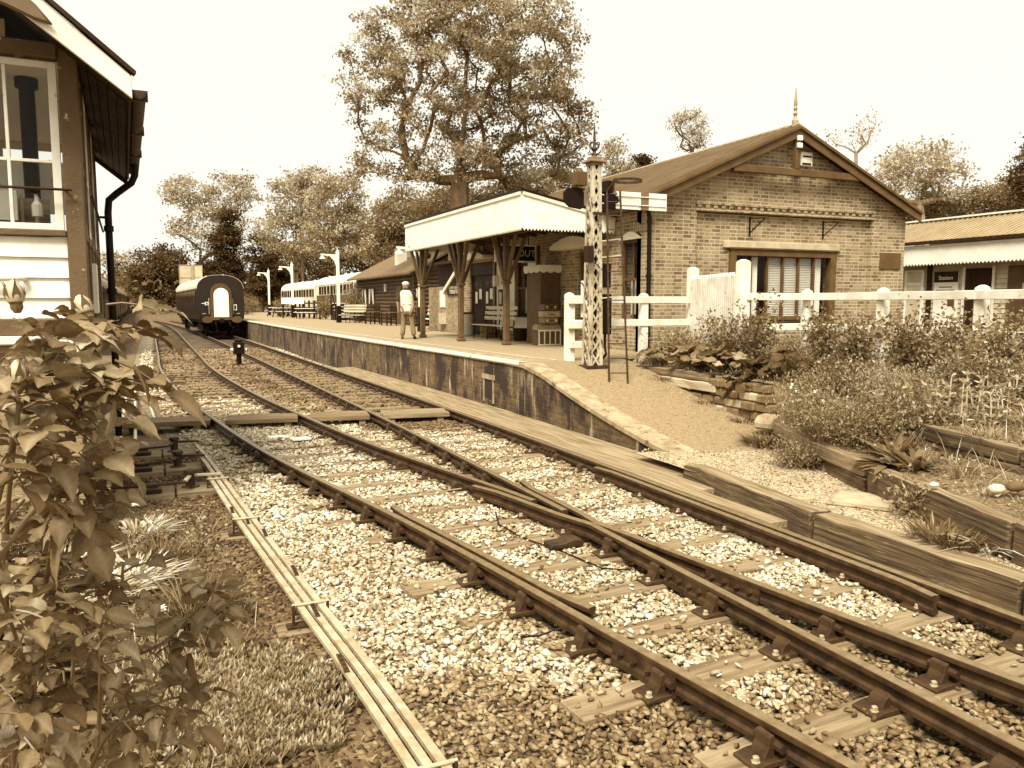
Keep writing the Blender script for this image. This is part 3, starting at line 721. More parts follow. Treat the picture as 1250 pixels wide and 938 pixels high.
# side wall towards the platform and the far walls; windows and doors are set in front of dark reveals
ops = [(.22, 1.12, .75, 2.58), (2.0, 3.2, .6, 2.45), (6.35, 7.3, .7, 2.45), (9.15, 11.3, 0, 2.5)]
yy = .402
for (a, b_, z0, z1) in ops:
    mb.box(0, .35, yy, a, -.9, EH); mb.box(0, .35, a, b_, z1, EH)
    if z0 > -.9: mb.box(0, .35, a, b_, -.9, z0)
    yy = b_
mb.box(0, .35, yy, L_, -.9, EH)
mb.box(W_-.35, W_, .402, L_, -.9, EH); mb.prism([(.36, -.9), (W_-.36, -.9), (W_-.36, EH), (RX, RH), (.36, EH)], L_-.35, L_, 'y')
mb.build('wall', FACEB, st)
# string course of projecting headers
mb = MB(); mb.box(1.30, 6.86, -.035, .1, 3.235, 3.30).box(1.30, 6.86, -.06, .1, 3.38, 3.45)
x = 1.34
while x < 6.8: mb.box(x, x+.105, -.045, .1, 3.305, 3.375); x += .225
mb.build('string_course', FACEB, st)
mb = MB(); mb.box(2.18, 5.78, .03, .12, 2.42, 2.58); mb.build('stone_lintel', M('pale_lintel_stone', .34, .46, 3, .8, .2, 60), st, bevel=.008)
# end window
wf = MB()
wf.box(OX0-.06, OX0+.12, .02, .22, OZ0, OZ1-.01).box(OX1-.12, OX1+.06, .02, .22, OZ0, OZ1-.01).box(OX0+.12, OX1-.12, .02, .22, OZ1-.16, OZ1-.01).box(OX0+.12, OX1-.12, .0, .24, OZ0, OZ0+.09).box(OX0-.1, OX1+.1, -.02, .1, OZ1-.008, OZ1+.035)
fr = wf.build('window', BROWN, st, bevel=.006)
mu = MB(); xs = np.linspace(OX0+.12, OX1-.12, 7)
for x in xs[1:-1]: mu.box(x-.022, x+.022, .08, .16, OZ0+.09, OZ1-.16)
mu.build('glazing_bar', BROWN, fr)
MB().box(OX0+.12, OX1-.12, .118, .124, OZ0+.09, OZ1-.16).build('pane', GLASS, fr)
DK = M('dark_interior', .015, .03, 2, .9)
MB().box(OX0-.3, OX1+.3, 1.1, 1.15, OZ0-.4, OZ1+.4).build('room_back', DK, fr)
bl = MB()
for k in range(34):
    z = OZ0+.1+k*.042; bl.add([(xs[2]+.04, .17, z), (xs[5]-.02, .17, z), (xs[5]-.02, .195, z+.038), (xs[2]+.04, .195, z+.038)], [(0, 1, 2, 3)])
bl.build('blind', CREAM, fr)
cu = MB()
for (a, b_) in ((xs[1]+.06, xs[1]+.26), (xs[5]+.04, xs[5]+.30)):
    n = 9
    for k in range(n-1):
        x0 = a+(b_-a)*k/(n-1); x1 = a+(b_-a)*(k+1)/(n-1); q = .02*(k % 2)
        cu.add([(x0, .18+q, OZ0+.1), (x1, .20-q, OZ0+.1), (x1, .20-q, OZ1-.17), (x0, .18+q, OZ1-.17)], [(0, 1, 2, 3)])
cu.build('curtain', WHITE, fr)
# roof: two slopes of ribbed sheet, ridge capping
ROOF = M('ribbed_roof', .10, .15, 2, .45, .05, 30)
y0, y1 = -.26, L_+.3
rf = MB()
le, re = -.40, W_+.22; zl, zr = EH+sl_*le+.10, RH-sr_*(re-RX)+.10
rf.prism([(le, zl), (RX, RH+.12), (re, zr), (re, zr+.06), (RX, RH+.19), (le, zl+.06)], y0, y1, 'y')
y = y0+.05
while y < y1:
    rf.bar((le, y, zl+.08), (RX, y, RH+.21), .06, .06); rf.bar((RX, y, RH+.21), (re, y, zr+.08), .06, .06); y += .27
roof = rf.build('roof', ROOF, st)
rc = MB(); y = y0
while y < y1-.1:
    rc.prism([(RX-.20, RH+.14), (RX, RH+.24), (RX+.20, RH+.14), (RX+.18, RH+.12), (RX, RH+.20), (RX-.18, RH+.12)], y, min(y+.44, y1), 'y'); y += .46
rc.build('ridge_tile', M('ridge_tile', .30, .42, 4, .8, .2, 40), roof)
# barge boards, tie beam, king post and finial
bg_ = MB()
for s, e, ze in ((-1, le, zl), (1, re, zr)):
    bg_.prism([(RX, RH+.125), (e, ze), (e, ze-.22), (RX, RH-.12)] if s > 0 else [(RX, RH+.125), (RX, RH-.12), (e, ze-.22), (e, ze)], y0-.045, y0+.0, 'y')
    bg_.bar((RX, y0-.07, RH+.12), (e, y0-.07, ze+.01), .05, .07)
bg_.build('bargeboard', BROWN, st, bevel=.006)
tb = MB(); tb.box(2.15, 6.15, y0-.02, y0+.10, 4.14, 4.30); tb.box(RX-.065, RX+.065, y0-.03, y0+.08, 4.302, RH-.05); tb.build('tie_beam_and_king_post', BROWN, st, bevel=.008)
MB().lathe([(.075, 0), (.075, .12), (.045, .16), (.03, .22), (.055, .28), (.03, .34), (.05, .40), (.03, .45), (.045, .5), (.025, .68), (.008, .88)], 10, (RX, y0+.12, RH+.18)).build('finial', M('finial_lead', .22, .32, 6, .6), st, smooth=True)
for z in (4.78, 4.95): MB().box(RX-.07, RX+.07, y0-.10, y0-.035, z, z+.12).build('floodlight', WHITE, st, bevel=.012)
al = MB(); al.box(RX+.27, RX+.64, -.10, -.002, 4.42, 4.76); ab = al.build('alarm_box', WHITE, st, bevel=.02)
MB().box(RX+.31, RX+.60, -.107, -.1, 4.63, 4.67).box(RX+.31, RX+.58, -.107, -.1, 4.45, 4.50).build('alarm_marking', DARKW, ab)
MB().ball((2.0, y0+.02, 4.32), .085, 10).build('bulkhead_lamp', BROWN, st, smooth=True)
for x in (2.95, 5.25):
    MB().bar((x, -.0+.085, 2.72), (x, .085, 3.16), .03, .03).bar((x, .085, 3.13), (x+.05, -.38, 3.10), .022, .022).bar((x, .085, 2.78), (x+.05, -.36, 3.08), .02, .02).build('sign_bracket', BLACK, st)
MB().box(7.12, 7.86, -.03, -.002, 2.0, 2.42).build('notice_board', BROWN, st, bevel=.006)
gp = MB(); gp.tube([(-.02, -.06, EH-.22), (.03, -.06, EH-.4), (.03, -.06, -.9)], .05, 8)
for z in (.4, 1.7, 2.9): gp.lathe([(.065, 0), (.065, .06)], 8, (.03, -.06, z))
gp.build('downpipe', BLACK, st, smooth=True)
MB().tube([(le-.05, y0+.05, zl-.02), (le-.05, y1, zl-.02)], .06, 8).build('gutter', BLACK, st, smooth=True)
MB().box(le, 0, .0, L_, zl-.16, zl-.10).box(W_, re, 0, L_, zr-.16, zr-.10).build('soffit', BROWN, st)
# openings on the platform side
def side_window(a, b_, z0, z1, arch=True, nb=1):
    f = MB(); f.box(.06, .14, a, a+.07, z0, z1).box(.06, .14, b_-.07, b_, z0, z1).box(.06, .14, a+.07, b_-.07, z1-.07, z1).box(.02, .16, a-.02, b_+.02, z0-.06, z0).box(.06, .13, a+.07, b_-.07, (z0+z1)/2-.03, (z0+z1)/2+.03)
    for k in range(nb): y = a+(b_-a)*(k+1)/(nb+1); f.box(.08, .12, y-.018, y+.018, z0, z1-.07)
    o = f.build('window', BROWN, st, bevel=.005); MB().box(.098, .104, a+.07, b_-.07, z0, z1-.07).build('pane', GLASS, o)
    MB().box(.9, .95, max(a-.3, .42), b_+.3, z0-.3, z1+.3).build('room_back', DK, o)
    MB().box(.26, .3, a+.55*(b_-a), b_-.08, z0+.1, z0+.9).build('blind', CREAM, o)
    if arch:
        n = 9; P = [(a-.02+(b_-a+.04)*k/n, z1+.02+.16*math.sin(PI*k/n)) for k in range(n+1)]
        A = MB(); A.prism([(a-.02, z1)]+P+[(b_+.02, z1)], -.03, .10, 'x'); A.build('arch_board', CREAM, o)
        A = MB()
        for k in range(12):
            t0, t1 = k/12+.008, (k+1)/12-.008
            f2 = lambda t, q: (a-.06+(b_-a+.12)*t, z1+.05+q+.17*math.sin(PI*t))
            A.prism([f2(t0, 0), f2(t1, 0), f2(t1, .22), f2(t0, .22)], -.012, .02, 'x')
        A.build('brick_arch', FACEB, o)
side_window(*ops[0]); side_window(*ops[1], arch=False, nb=2); side_window(*ops[2], arch=False)
a, b_, z0, z1 = ops[3]
dr = MB(); dr.box(.1, .15, a+.1, (a+b_)/2-.01, .0, z1-.45).box(.1, .15, (a+b_)/2+.01, b_-.1, .0, z1-.45).box(.05, .2, a, a+.1, 0, z1).box(.05, .2, b_-.1, b_, 0, z1).box(.05, .2, a+.1, b_-.1, z1-.44, z1)
dd = dr.build('door', DARKW, st, bevel=.006)
for y in (a+.2, (a+b_)/2+.12):
    MB().box(.085, .099, y, y+.28, .95, 1.85).box(.085, .099, y+.38, y+.66, .95, 1.85).build('door_pane', GLASS, dd)
    MB().box(.08, .084, y+.02, y+.26, 1.25, 1.6).box(.08, .084, y+.42, y+.62, 1.1, 1.5).build('door_notice', CREAM, dd)
def pediment(a, b_, z):
    n = 10; P = [(a+(b_-a)*k/n, z+.10+.20*math.sin(PI*k/n)) for k in range(n+1)]
    A = MB(); A.prism([(a, z)]+P+[(b_, z)], -.42, -.002, 'x'); A.build('door_hood', CREAM, st, bevel=.01)
pediment(a-.15, b_+.2, 2.58); pediment(1.75, 4.1, 2.52)
pn = MB(); pn.box(-.03, -.002, 5.7, 6.33, .25, 2.5).box(-.03, -.002, 7.32, 8.75, .25, 2.5).box(-.03, -.002, 6.33, 7.32, .25, .68); pn.build('cream_panelling', CREAM, st, bevel=.004)
for y in (5.55, 8.78): MB().box(-.08, -.002, y, y+.12, 0, 2.75).build('pilaster', BROWN, st)
for y, z, h in ((7.75, 1.75, .62), (7.7, 1.05, .45), (8.2, 1.0, .55), (5.95, 1.3, .7)):
    o = MB().box(-.055, -.032, y, y+.36, z, z+h).build('poster_frame', DARKW, st); MB().box(-.062, -.056, y+.06, y+.30, z+.08, z+h-.08).build('poster', M('poster_paper', .2, .6, 18, .6), o)
for y in (8.55, 5.0): MB().box(-.2, -.002, y, y+.14, 1.65, 2.0).build('wall_lamp', CREAM, st, bevel=.01)
# lower brick wing at the far end
wg = thing('brick_outbuilding', 'lower brick wing with a notice and a dark sign, past the platform doors', 'outbuilding', (SX+.1, SY+L_+.02, PZ))
MB().box(0, 4, 0, 4.2, -.9, 1.75).box(0, 4, 0, .3, 1.75, 2.6).build('wall', brick('outbuilding_brick', .10, .28, .36), wg)
MB().box(-.1, 4.2, 0, 4.3, 2.62, 2.72).build('roof', DARKW, wg)
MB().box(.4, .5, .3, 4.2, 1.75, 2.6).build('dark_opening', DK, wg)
MB().bar((-.05, .1, 2.6), (-.05, 2.2, 1.55), .06, .13).build('brace', CREAM, wg)
o = MB().box(-.05, -.002, .25, 1.75, 1.42, 1.64).build('sign_board', BLACK, wg); text_mesh('TOILETS', .2, WHITE, o, (-.054, 1.0, 1.53), (PI/2, 0, -PI/2), depth=.002, width=1.25)
MB().box(-.03, -.002, 2.1, 2.7, .95, 1.6).build('notice', WHITE, wg); MB().box(-.15, -.002, 2.0, 2.5, .30, .72).build('meter_box', GREYM, wg)
MB().tube([(-.06, .05, 2.6), (-.06, .05, 0)], .05, 8).build('downpipe', BLACK, wg, smooth=True)

# ================================================================ CANOPY
cx0, cy0, cx1, cy1 = 7.55, 16.78, 7.34, 25.5
cn = thing('platform_canopy', 'white platform canopy with a sawtooth valance standing on braced timber posts', 'canopy', (cx0, cy0, PZ))
FB, FT = 2.82, 3.64
def valance(P, Q, zt0, zt1, parent, name='valance', zb=FB, pitch=.085, dep=.06, th=.035, mat=WHITE):
    """board from P to Q with a sawtooth lower edge; top runs zt0..zt1"""
    P, Q = Vector(P), Vector(Q); L = (Q-P).length; d = (Q-P)/L; nrm = Vector((d.y, -d.x))*th
    n = int(L/pitch); low = []
    for k in range(n):
        low += [(L*k/n, zb), (L*(k+.5)/n, zb-dep)]
    low.append((L, zb)); up = [(L, zt1), (0, zt0)]
    poly = low+up; m_ = len(poly); vs = []
    for off in (0, 1):
        for s, z in poly: vs.append((P.x+d.x*s+nrm.x*off, P.y+d.y*s+nrm.y*off, z))
    # faces as strips so the many-sided outline stays clean
    fs = []
    mb = MB()
    for k in range(n):
        for off in (0, 1):
            o_ = off*m_; fs.append((o_+2*k, o_+2*k+1, o_+2*k+2))
        fs += [(2*k, 2*k+1, m_+2*k+1, m_+2*k), (2*k+1, 2*k+2, m_+2*k+2, m_+2*k+1)]
    for off in (0, 1):
        o_ = off*m_; fs.append(tuple(o_+2*k for k in range(n+1))+(o_+m_-2, o_+m_-1))
    fs += [(m_-2, m_-1, 2*m_-1, 2*m_-2), (0, m_-1, 2*m_-1, m_), (2*n, m_-2, 2*m_-2, m_+2*n)]
    mb.add(vs, fs); o = mb.build(name, mat, parent)
    cap = MB(); q = nrm*1.9
    a, b_ = P-nrm*.6, Q-nrm*.6
    cap.bar((P.x+nrm.x*1.2, P.y+nrm.y*1.2, zt0-.05), (Q.x+nrm.x*1.2, Q.y+nrm.y*1.2, zt1-.05), .05, .07); cap.build('moulding', CREAM, o)
    return o
fx, fy = cx1-cx0, cy1-cy0
valance((fx, fy), (0, 0), FT, FT, cn)                    # track side
ex = 9.96-cx0
valance((0, 0), (ex, 0), FT, FT-.50, cn)                 # end nearest the signal
valance((ex, fy), (fx, fy), FT-.50, FT, cn)
# roof: slopes down towards the building
rm = MB(); rm.add([(-.06, -.06, FT+.01), (ex, -.06, FT-.49), (ex, fy+.06, FT-.49), (fx-.06, fy+.06, FT+.01), (-.06, -.06, FT+.06), (ex, -.06, FT-.43), (ex, fy+.06, FT-.43), (fx-.06, fy+.06, FT+.06)],
          [(0, 1, 2, 3), (4, 5, 6, 7), (0, 1, 5, 4), (1, 2, 6, 5), (2, 3, 7, 6), (3, 0, 4, 7)])
rm.build('roof', BLACK, cn)
rt = MB()
for k in range(13):
    y = .3+k*(fy-.6)/12; rt.bar((.02+fx*y/fy, y, FT-.10), (ex, y, FT-.58), .05, .12)
rt.build('rafter', BROWN, cn)
posts = [(8.40, 19.70), (8.0, 22.15), (7.74, 25.1)]
bm_ = MB(); bm_.bar((posts[0][0]-cx0+.11, -.0+.05, 2.98), (posts[2][0]-cx0-.0, fy-.05, 2.98), .12, .2); bm_.build('post_beam', BROWN, cn)
CANPOST = M('canopy_post_paint', .07, .11, 4, .5, .1, 40)
for k, (x, y) in enumerate(posts):
    x -= cx0; y -= cy0; p = MB(); p.box(x-.075, x+.075, y-.075, y+.075, .1, 2.88)
    po = p.build('post', CANPOST, cn, bevel=.02)
    MB().box(x-.11, x+.11, y-.11, y+.11, 0, .1).build('post_foot', CANPOST, po, bevel=.02)
    MB().box(x-.11, x+.11, y-.11, y+.11, 1.62, 1.70).build('post_collar', CANPOST, po, bevel=.01)
    br = MB()
    for s in (-1, 1): br.bar((x, y+s*.07, 1.72), (x+.0, y+s*.62, 2.9), .09, .09)
    br.bar((x-.07, y, 1.72), (x-.40, y, 2.95), .08, .09); br.bar((x+.07, y, 1.72), (x+.55, y, 2.85), .08, .09)
    br.build('brace', CANPOST, po, bevel=.01)

# ================================================================ THINGS ON THE PLATFORM
t = thing('way_out_sign', 'dark hanging sign reading WAY OUT under the canopy', 'sign', (9.06, 20.6, 3.44))
MB().box(-.58, .58, -.03, .03, -.20, .20).build('board', BLACK, t)
MB().box(-.62, .62, -.04, .04, .20, .245).box(-.62, .62, -.04, .04, -.245, -.20).box(-.62, -.58, -.04, .04, -.2, .2).box(.58, .62, -.04, .04, -.2, .2).build('frame', CREAM, t)
MB().tube([(-.4, 0, .24), (-.4, 0, .62)], .015, 6).tube([(.4, 0, .24), (.4, 0, .62)], .015, 6).build('hanger', BLACK, t)
text_mesh('WAY OUT', .26, M('sign_lettering', .42, .5, 4, .6), t, (0, -.034, 0), (PI/2, 0, 0), depth=.003, width=.98)
# porch-like booth with scalloped top
t = thing('ticket_booth', 'tall brown booth with a scalloped pale top, standing against the station wall', 'booth', (9.42, 19.66, PZ))
MB().box(.0, .56, .0, .88, .0, 2.02).build('body', M('booth_paint', .05, .075, 3, .5, .05), t)
MB().box(-.03, .57, -.03, .90, 0, .14).build('plinth', BROWN, t); MB().box(-.03, .0, .0, .88, .14, 2.0).build('side_panel', BROWN, t)
def scallops(p, q, z, n, th=.02):
    p, q = Vector(p), Vector(q); L = (q-p).length; d = (q-p)/L; nr = Vector((d.y, -d.x))*th
    mb = MB()
    for k in range(n):
        P = [(L*k/n, z+.1), (L*k/n, z)]+[(L*(k+(1-math.cos(PI*i/6))/2)/n, z-.07*math.sin(PI*i/6)) for i in range(1, 6)]+[(L*(k+1)/n, z), (L*(k+1)/n, z+.1)]
        vs = [(p.x+d.x*s+nr.x*o_, p.y+d.y*s+nr.y*o_, zz) for o_ in (0, 1) for s, zz in P]; m_ = len(P)
        mb.add(vs, [tuple(range(m_)), tuple(range(2*m_-1, m_-1, -1))]+[(i, (i+1) % m_, m_+(i+1) % m_, m_+i) for i in range(m_)])
    return mb
scallops((-.09, -.06), (.57, -.06), 2.0, 3).build('front_scallop', CREAM, t); scallops((-.09, .94), (-.09, -.06), 2.0, 3).build('side_scallop', CREAM, t)
MB().box(-.10, .57, -.07, .95, 2.10, 2.14).build('top', CREAM, t)
# luggage
t = thing('luggage_trunk', 'large domed travelling trunk with pale wooden ribs, under the stacked cases', 'trunk', (9.08, 19.12, PZ))
MB().box(0, .66, 0, .40, 0, .40).build('body', BROWN, t, bevel=.01)
P = [(0, .402)]+[(.20-.20*math.cos(PI*k/8), .402+.16*math.sin(PI*k/8)) for k in range(9)]
MB().prism([(q[0], q[1]) for q in P[1:]], 0, .66, 'x').build('lid', M('trunk_hide', .18, .32, 14, .7, .3, 30), t)
rb_ = MB()
for x in (.0, .16, .32, .48, .63): rb_.box(x, x+.03, -.015, .0, 0, .40)
rb_.box(-.01, .67, -.012, .0, .37, .41).box(-.01, .67, -.02, 0, 0, .03); rb_.build('ribs', CREAM, t)
for k, (w_, h, x, m_, lab) in enumerate(((.44, .17, 9.27, M('tan_leather', .14, .22, 6, .5), 'brown suitcase with two pale labels, lowest of the stack on the trunk'), (.52, .17, 9.22, M('pale_leather', .24, .34, 6, .5), 'pale flat suitcase in the middle of the stack on the trunk'), (.42, .19, 9.26, M('dark_leather', .05, .09, 6, .4), 'dark suitcase with bright clasps on top of the stack'))):
    z = PZ+.565+[0, .172, .344][k]
    t = thing('suitcase', lab, 'suitcase', (x, 19.16, z), [.05, -.06, .03][k], 'suitcases stacked on the trunk')
    MB().box(0, w_, 0, .34, 0, h).build('case', m_, t, bevel=.02)
    MB().tube([(w_/2-.06, -.005, h*.5), (w_/2-.05, -.04, h*.45), (w_/2+.05, -.04, h*.45), (w_/2+.06, -.005, h*.5)], .009, 6).build('handle', DARKW, t)
    for x_ in (.07, w_-.11): MB().box(x_, x_+.04, -.008, .0, h*.35, h*.7).build('clasp', GREYM if k != 0 else WHITE, t)
# platform benches
def bench(loc, rz, label, L=2.4, mat=None, h=.45):
    t = thing('bench', label, 'bench', loc, rz, 'benches on the platform'); mat = mat or SLEEPER
    for k in range(4): MB().box(-L/2, L/2, -.40+k*.105, -.31+k*.105, h-.03, h).build('seat_slat', mat, t, bevel=.006)
    for k in range(3): MB().box(-L/2, L/2, .05+k*.025, .075+k*.025, h+.14+k*.16, h+.25+k*.16).build('back_slat', mat, t, bevel=.006)
    for x in (-L/2+.12, 0, L/2-.12):
        MB().tube([(x, -.36, 0), (x, -.33, h-.05), (x, .0, h-.05)], .02, 6).tube([(x, .10, 0), (x, .03, h-.05), (x, .13, h+.58)], .022, 6).tube([(x, -.36, h*.4), (x, .06, h*.4)], .013, 6).build('leg_frame', BLACK, t, smooth=True)
    return t
BW = M('bench_slats', .40, .55, 5, .6, .1, stretch=(.3, 3, 3))
bench((9.48, 22.9, PZ), -PI/2, 'slatted bench with black metal legs under the canopy, in front of the cream panelling', 2.5, BW)
bench((9.9, 45.2, PZ), -PI/2+.6, 'pale slatted bench by the log cabin corner', 1.7, BW)
bench((10.6, 33.0, PZ), -PI/2, 'white slatted bench behind the person in the vest', 1.6, WHITE)
for k, (x, y, lab) in enumerate(((10.2, 42.0, 'dark wooden armchair by the log wall, nearer the pale bench'), (10.35, 39.2, 'dark wooden armchair by the log wall, nearer the person'))):
    t = thing('wooden_chair', lab, 'chair', (x, y, PZ), -PI/2+.2, 'chairs by the log cabin')
    MB().box(-.3, .3, -.3, .25, .38, .43).build('seat', DARKW, t)
    q = MB();
    for s in range(4): q.box(-.28+s*.15, -.18+s*.15, .23, .27, .43, 1.0)
    q.build('backrest', DARKW, t)
    for sx in (-.29, .29):
        for sy in (-.28, .24): MB().box(sx-.03, sx+.03, sy-.03, sy+.03, 0, .64 if sy < 0 else 1.0).build('leg', DARKW, t)
        MB().box(sx-.04, sx+.04, -.32, .26, .64, .67).build('armrest', SLEEPER, t)
# bins and tubs under the canopy
for k, (x, y, lab) in enumerate(((9.6, 25.95, 'cream litter bin beside the glazed doors'), (9.62, 24.15, 'stone tub under the canopy bench, nearest the doors'), (9.72, 21.7, 'dark tub below the framed posters'))):
    t = thing('litter_bin' if k == 0 else 'planter_tub', lab, 'bin' if k == 0 else 'tub', (x, y, PZ))
    MB().lathe([(.20, 0), (.22, .05), (.23, .7 if k == 0 else .34), (.25, .74 if k == 0 else .37), (.2, .75 if k == 0 else .37)], 14).build('body', CREAM if k == 0 else (M('tub_stone', .14, .22, 6, .8) if k == 1 else DARKW), t, smooth=True)
    if k == 0: MB().box(-.24, .24, -.24, .24, .752, .80).build('lid', BROWN, t)
# platform lamps
def lamp(x, y, label, h=4.0):
    t = thing('platform_lamp', label, 'lamp post', (x, y, PZ), 0, 'white lamp posts along the platform')
    MB().box(-.13, .13, -.13, .13, 0, .95).build('base', BLACK, t, bevel=.02)
    MB().box(-.085, .085, -.085, .085, .95, h).build('post', WHITE, t, bevel=.015)
    MB().prism([(-.08, h-.45), (-.08, h-.15), (-.95, h-.12), (-.95, h-.2), (-.45, h-.24), (-.2, h-.5), (-.08, h-.85)], -.04, .04, 'y').build('bracket', WHITE, t)
    MB().lathe([(.03, 0), (.05, -.05), (.16, -.16), (.17, -.2), (.02, -.21)], 10, (-.85, 0, h-.2)).build('lamp_shade', WHITE, t, smooth=True)
    MB().ball((.3, -.02, h-.45), .13, 10).tube([(.08, 0, h-.35), (.3, 0, h-.4)], .02, 5).build('loudspeaker', BLACK, t, smooth=True)
    MB().lathe([(.10, 0), (.10, .05), (.03, .1), (.0, .3)], 8, (0, 0, h)).build('cap', WHITE, t)
lamp(9.2, 46.0, 'white lamp post with a black base, closest to the log cabin')
lamp(9.08, 62.8, 'white lamp post beside the white name board')
lamp(8.9, 76.0, 'farthest white lamp post, close to the coach end')
lamp(9.25, 30.2, 'white post with a dark base just behind the canopy corner', 3.4)
# ================================================================ SIGNAL
sgx, sgy = 7.38, 13.18; sgz = rampz(sgy)-.02
PEEL = M('peeling_white_paint', .30, .54, 5, .7, .5, 35, stretch=(1, 1, .35), spots=(.05, 13, .56))
sg = thing('lattice_signal', 'peeling white lattice signal post with a short white arm and a pointed finial', 'railway signal', (sgx, sgy, sgz))
H = 3.72; w0, w1 = .142, .095
def hw(z): return w0+(w1-w0)*z/H
mb = MB()
for sx in (-1, 1):
    for sy in (-1, 1):
        a, b_ = hw(0), hw(H)
        mb.bar((sx*(a-.03), sy*a, 0), (sx*(b_-.03), sy*b_, H), .065, .012, (0, 1, 0)); mb.bar((sx*a, sy*(a-.03), 0), (sx*b_, sy*(b_-.03), H), .012, .065, (0, 1, 0))
mb.build('corner_angles', PEEL, sg)
mb = MB(); n = 15
for f in range(4):
    for k in range(n):
        for s in (-1, 1):
            z0, z1 = H*k/n, H*(k+1.25)/n; z1 = min(z1, H)
            u0, u1 = -s*(hw(z0)-.03), s*(hw(z1)-.03); d0, d1 = hw(z0)-.014, hw(z1)-.014
            P = {0: ((u0, -d0, z0), (u1, -d1, z1)), 1: ((u0, d0, z0), (u1, d1, z1)), 2: ((-d0, u0, z0), (-d1, u1, z1)), 3: ((d0, u0, z0), (d1, u1, z1))}[f]
            mb.bar(P[0], P[1], .036 if f < 2 else .010, .010 if f < 2 else .036, (0, 1, 0) if f < 2 else (1, 0, 0))
mb.build('lattice', PEEL, sg)
mb = MB()      # inner drive rods and peeling slats seen through the lattice
for x, y in ((-.035, .02), (.03, -.02), (.0, .04)): mb.box(x-.02, x+.02, y-.02, y+.02, .3, H)
mb.build('inner_rods', BLACK, sg)
MB().box(-.23, .23, -.23, .23, -.06, .05).build('foot', STEEL, sg)
c = MB(); c.box(-.12, .12, -.12, .12, H, H+.05).box(-.165, .165, -.165, .165, H+.05, H+.09).box(-.10, .10, -.10, .10, H+.09, H+.16); c.build('cap', M('cap_iron', .12, .2, 6, .6), sg, bevel=.01)
fi = MB(); fi.lathe([(.07, 0), (.035, .05), (.03, .10), (.065, .14), (.03, .19), (.022, .42), (.004, .62)], 8, (0, 0, H+.16))
for k in range(4):
    a = k*PI/2+.4; fi.tube([(0, 0, H+.28), (.10*math.cos(a), .10*math.sin(a), H+.33), (.12*math.cos(a), .12*math.sin(a), H+.40), (.06*math.cos(a), .06*math.sin(a), H+.42)], .012, 5)
    fi.tube([(0, 0, H+.20), (.13*math.cos(a), .13*math.sin(a), H+.22), (.15*math.cos(a), .15*math.sin(a), H+.27)], .010, 5)
fi.build('finial', STEEL, sg, smooth=True)
az = 3.98-sgz     # centre of the arm
ar = MB(); ar.box(.52, .98, -.06, -.042, az-.16, az+.16).box(1.16, 1.56, -.06, -.042, az-.16, az+.16); ar.add([(.40, -.06, az-.16), (.52, -.06, az-.16), (.52, -.06, az+.16), (.44, -.06, az+.16), (.52, -.06, az)], [(0, 1, 4), (1, 2, 4), (2, 3, 4)])
arm = ar.build('arm', WHITE, sg); MB().box(.98, 1.16, -.06, -.042, az-.16, az+.16).build('arm_stripe', M('arm_stripe', .10, .14, 4, .5), arm)
MB().box(.1, 1.54, -.078, -.061, az+.07, az+.085).box(.1, 1.54, -.078, -.061, az-.085, az-.07).build('arm_rib', WHITE, arm)
me_ = MB(); me_.box(.17, .42, -.10, .24, az-.18, az+.10).box(.20, .36, -.12, .1, az+.12, az+.34).tube([(.15, .1, az+.05), (.44, .1, az+.05)], .07, 10).prism([(.40, az-.1), (.52, az-.02), (.46, az+.1), (.36, az+.12)], -.06, .06, 'y')
me_.build('arm_mechanism', BLACK, sg, bevel=.015)
sp_ = MB(); sp_.prism([(-.62, az+.10), (-.55, az+.18), (-.24, az+.18), (-.20, az+.1), (-.20, az-.12), (-.26, az-.20), (-.50, az-.17), (-.62, az-.07)], .0, .05, 'y'); sp_.build('spectacle_plate', BLACK, sg, bevel=.01)
lp = MB(); lp.box(-.42, -.20, -.12, .10, az+.22, az+.46)
for k in range(3): lp.box(-.425+k*.075, -.395+k*.075, -.13, -.12, az+.22, az+.46)
lp.lathe([(.09, 0), (.06, .05), (.04, .08)], 8, (-.31, 0, az+.46)); lp.build('lamp', BROWN, sg, bevel=.012)
MB().bar((-.2, 0, az+.16), (-.46, 0, az+.20), .05, .03).bar((.1, -.16, az-.28), (-.10, -.18, az-.28), .07, .05).build('bracket', STEEL, sg)
MB().box(-.27, -.13, -.26, -.12, 1.95, 2.25).tube([(-.13, -.18, 2.0), (-.02, -.2, 1.9), (.04, -.18, 1.85)], .012, 5).build('relay_box', DARKW, sg, bevel=.015)
bx_ = MB(); bx_.box(.22, .40, -.02, .18, .62, 1.38).box(.20, .36, -.05, .1, 1.5, 1.95); bx_.tube([(.3, .05, .62), (.28, .02, .4), (.24, -.1, .25), (.22, .1, .1)], .03, 6); bx_.build('cable_box', BLACK, sg, bevel=.02)
for z in (2.35, 2.05, 1.3): MB().bar((.1, -.14, z), (.42, -.32, z+.04), .03, .02).build('stay', GREYM, sg)
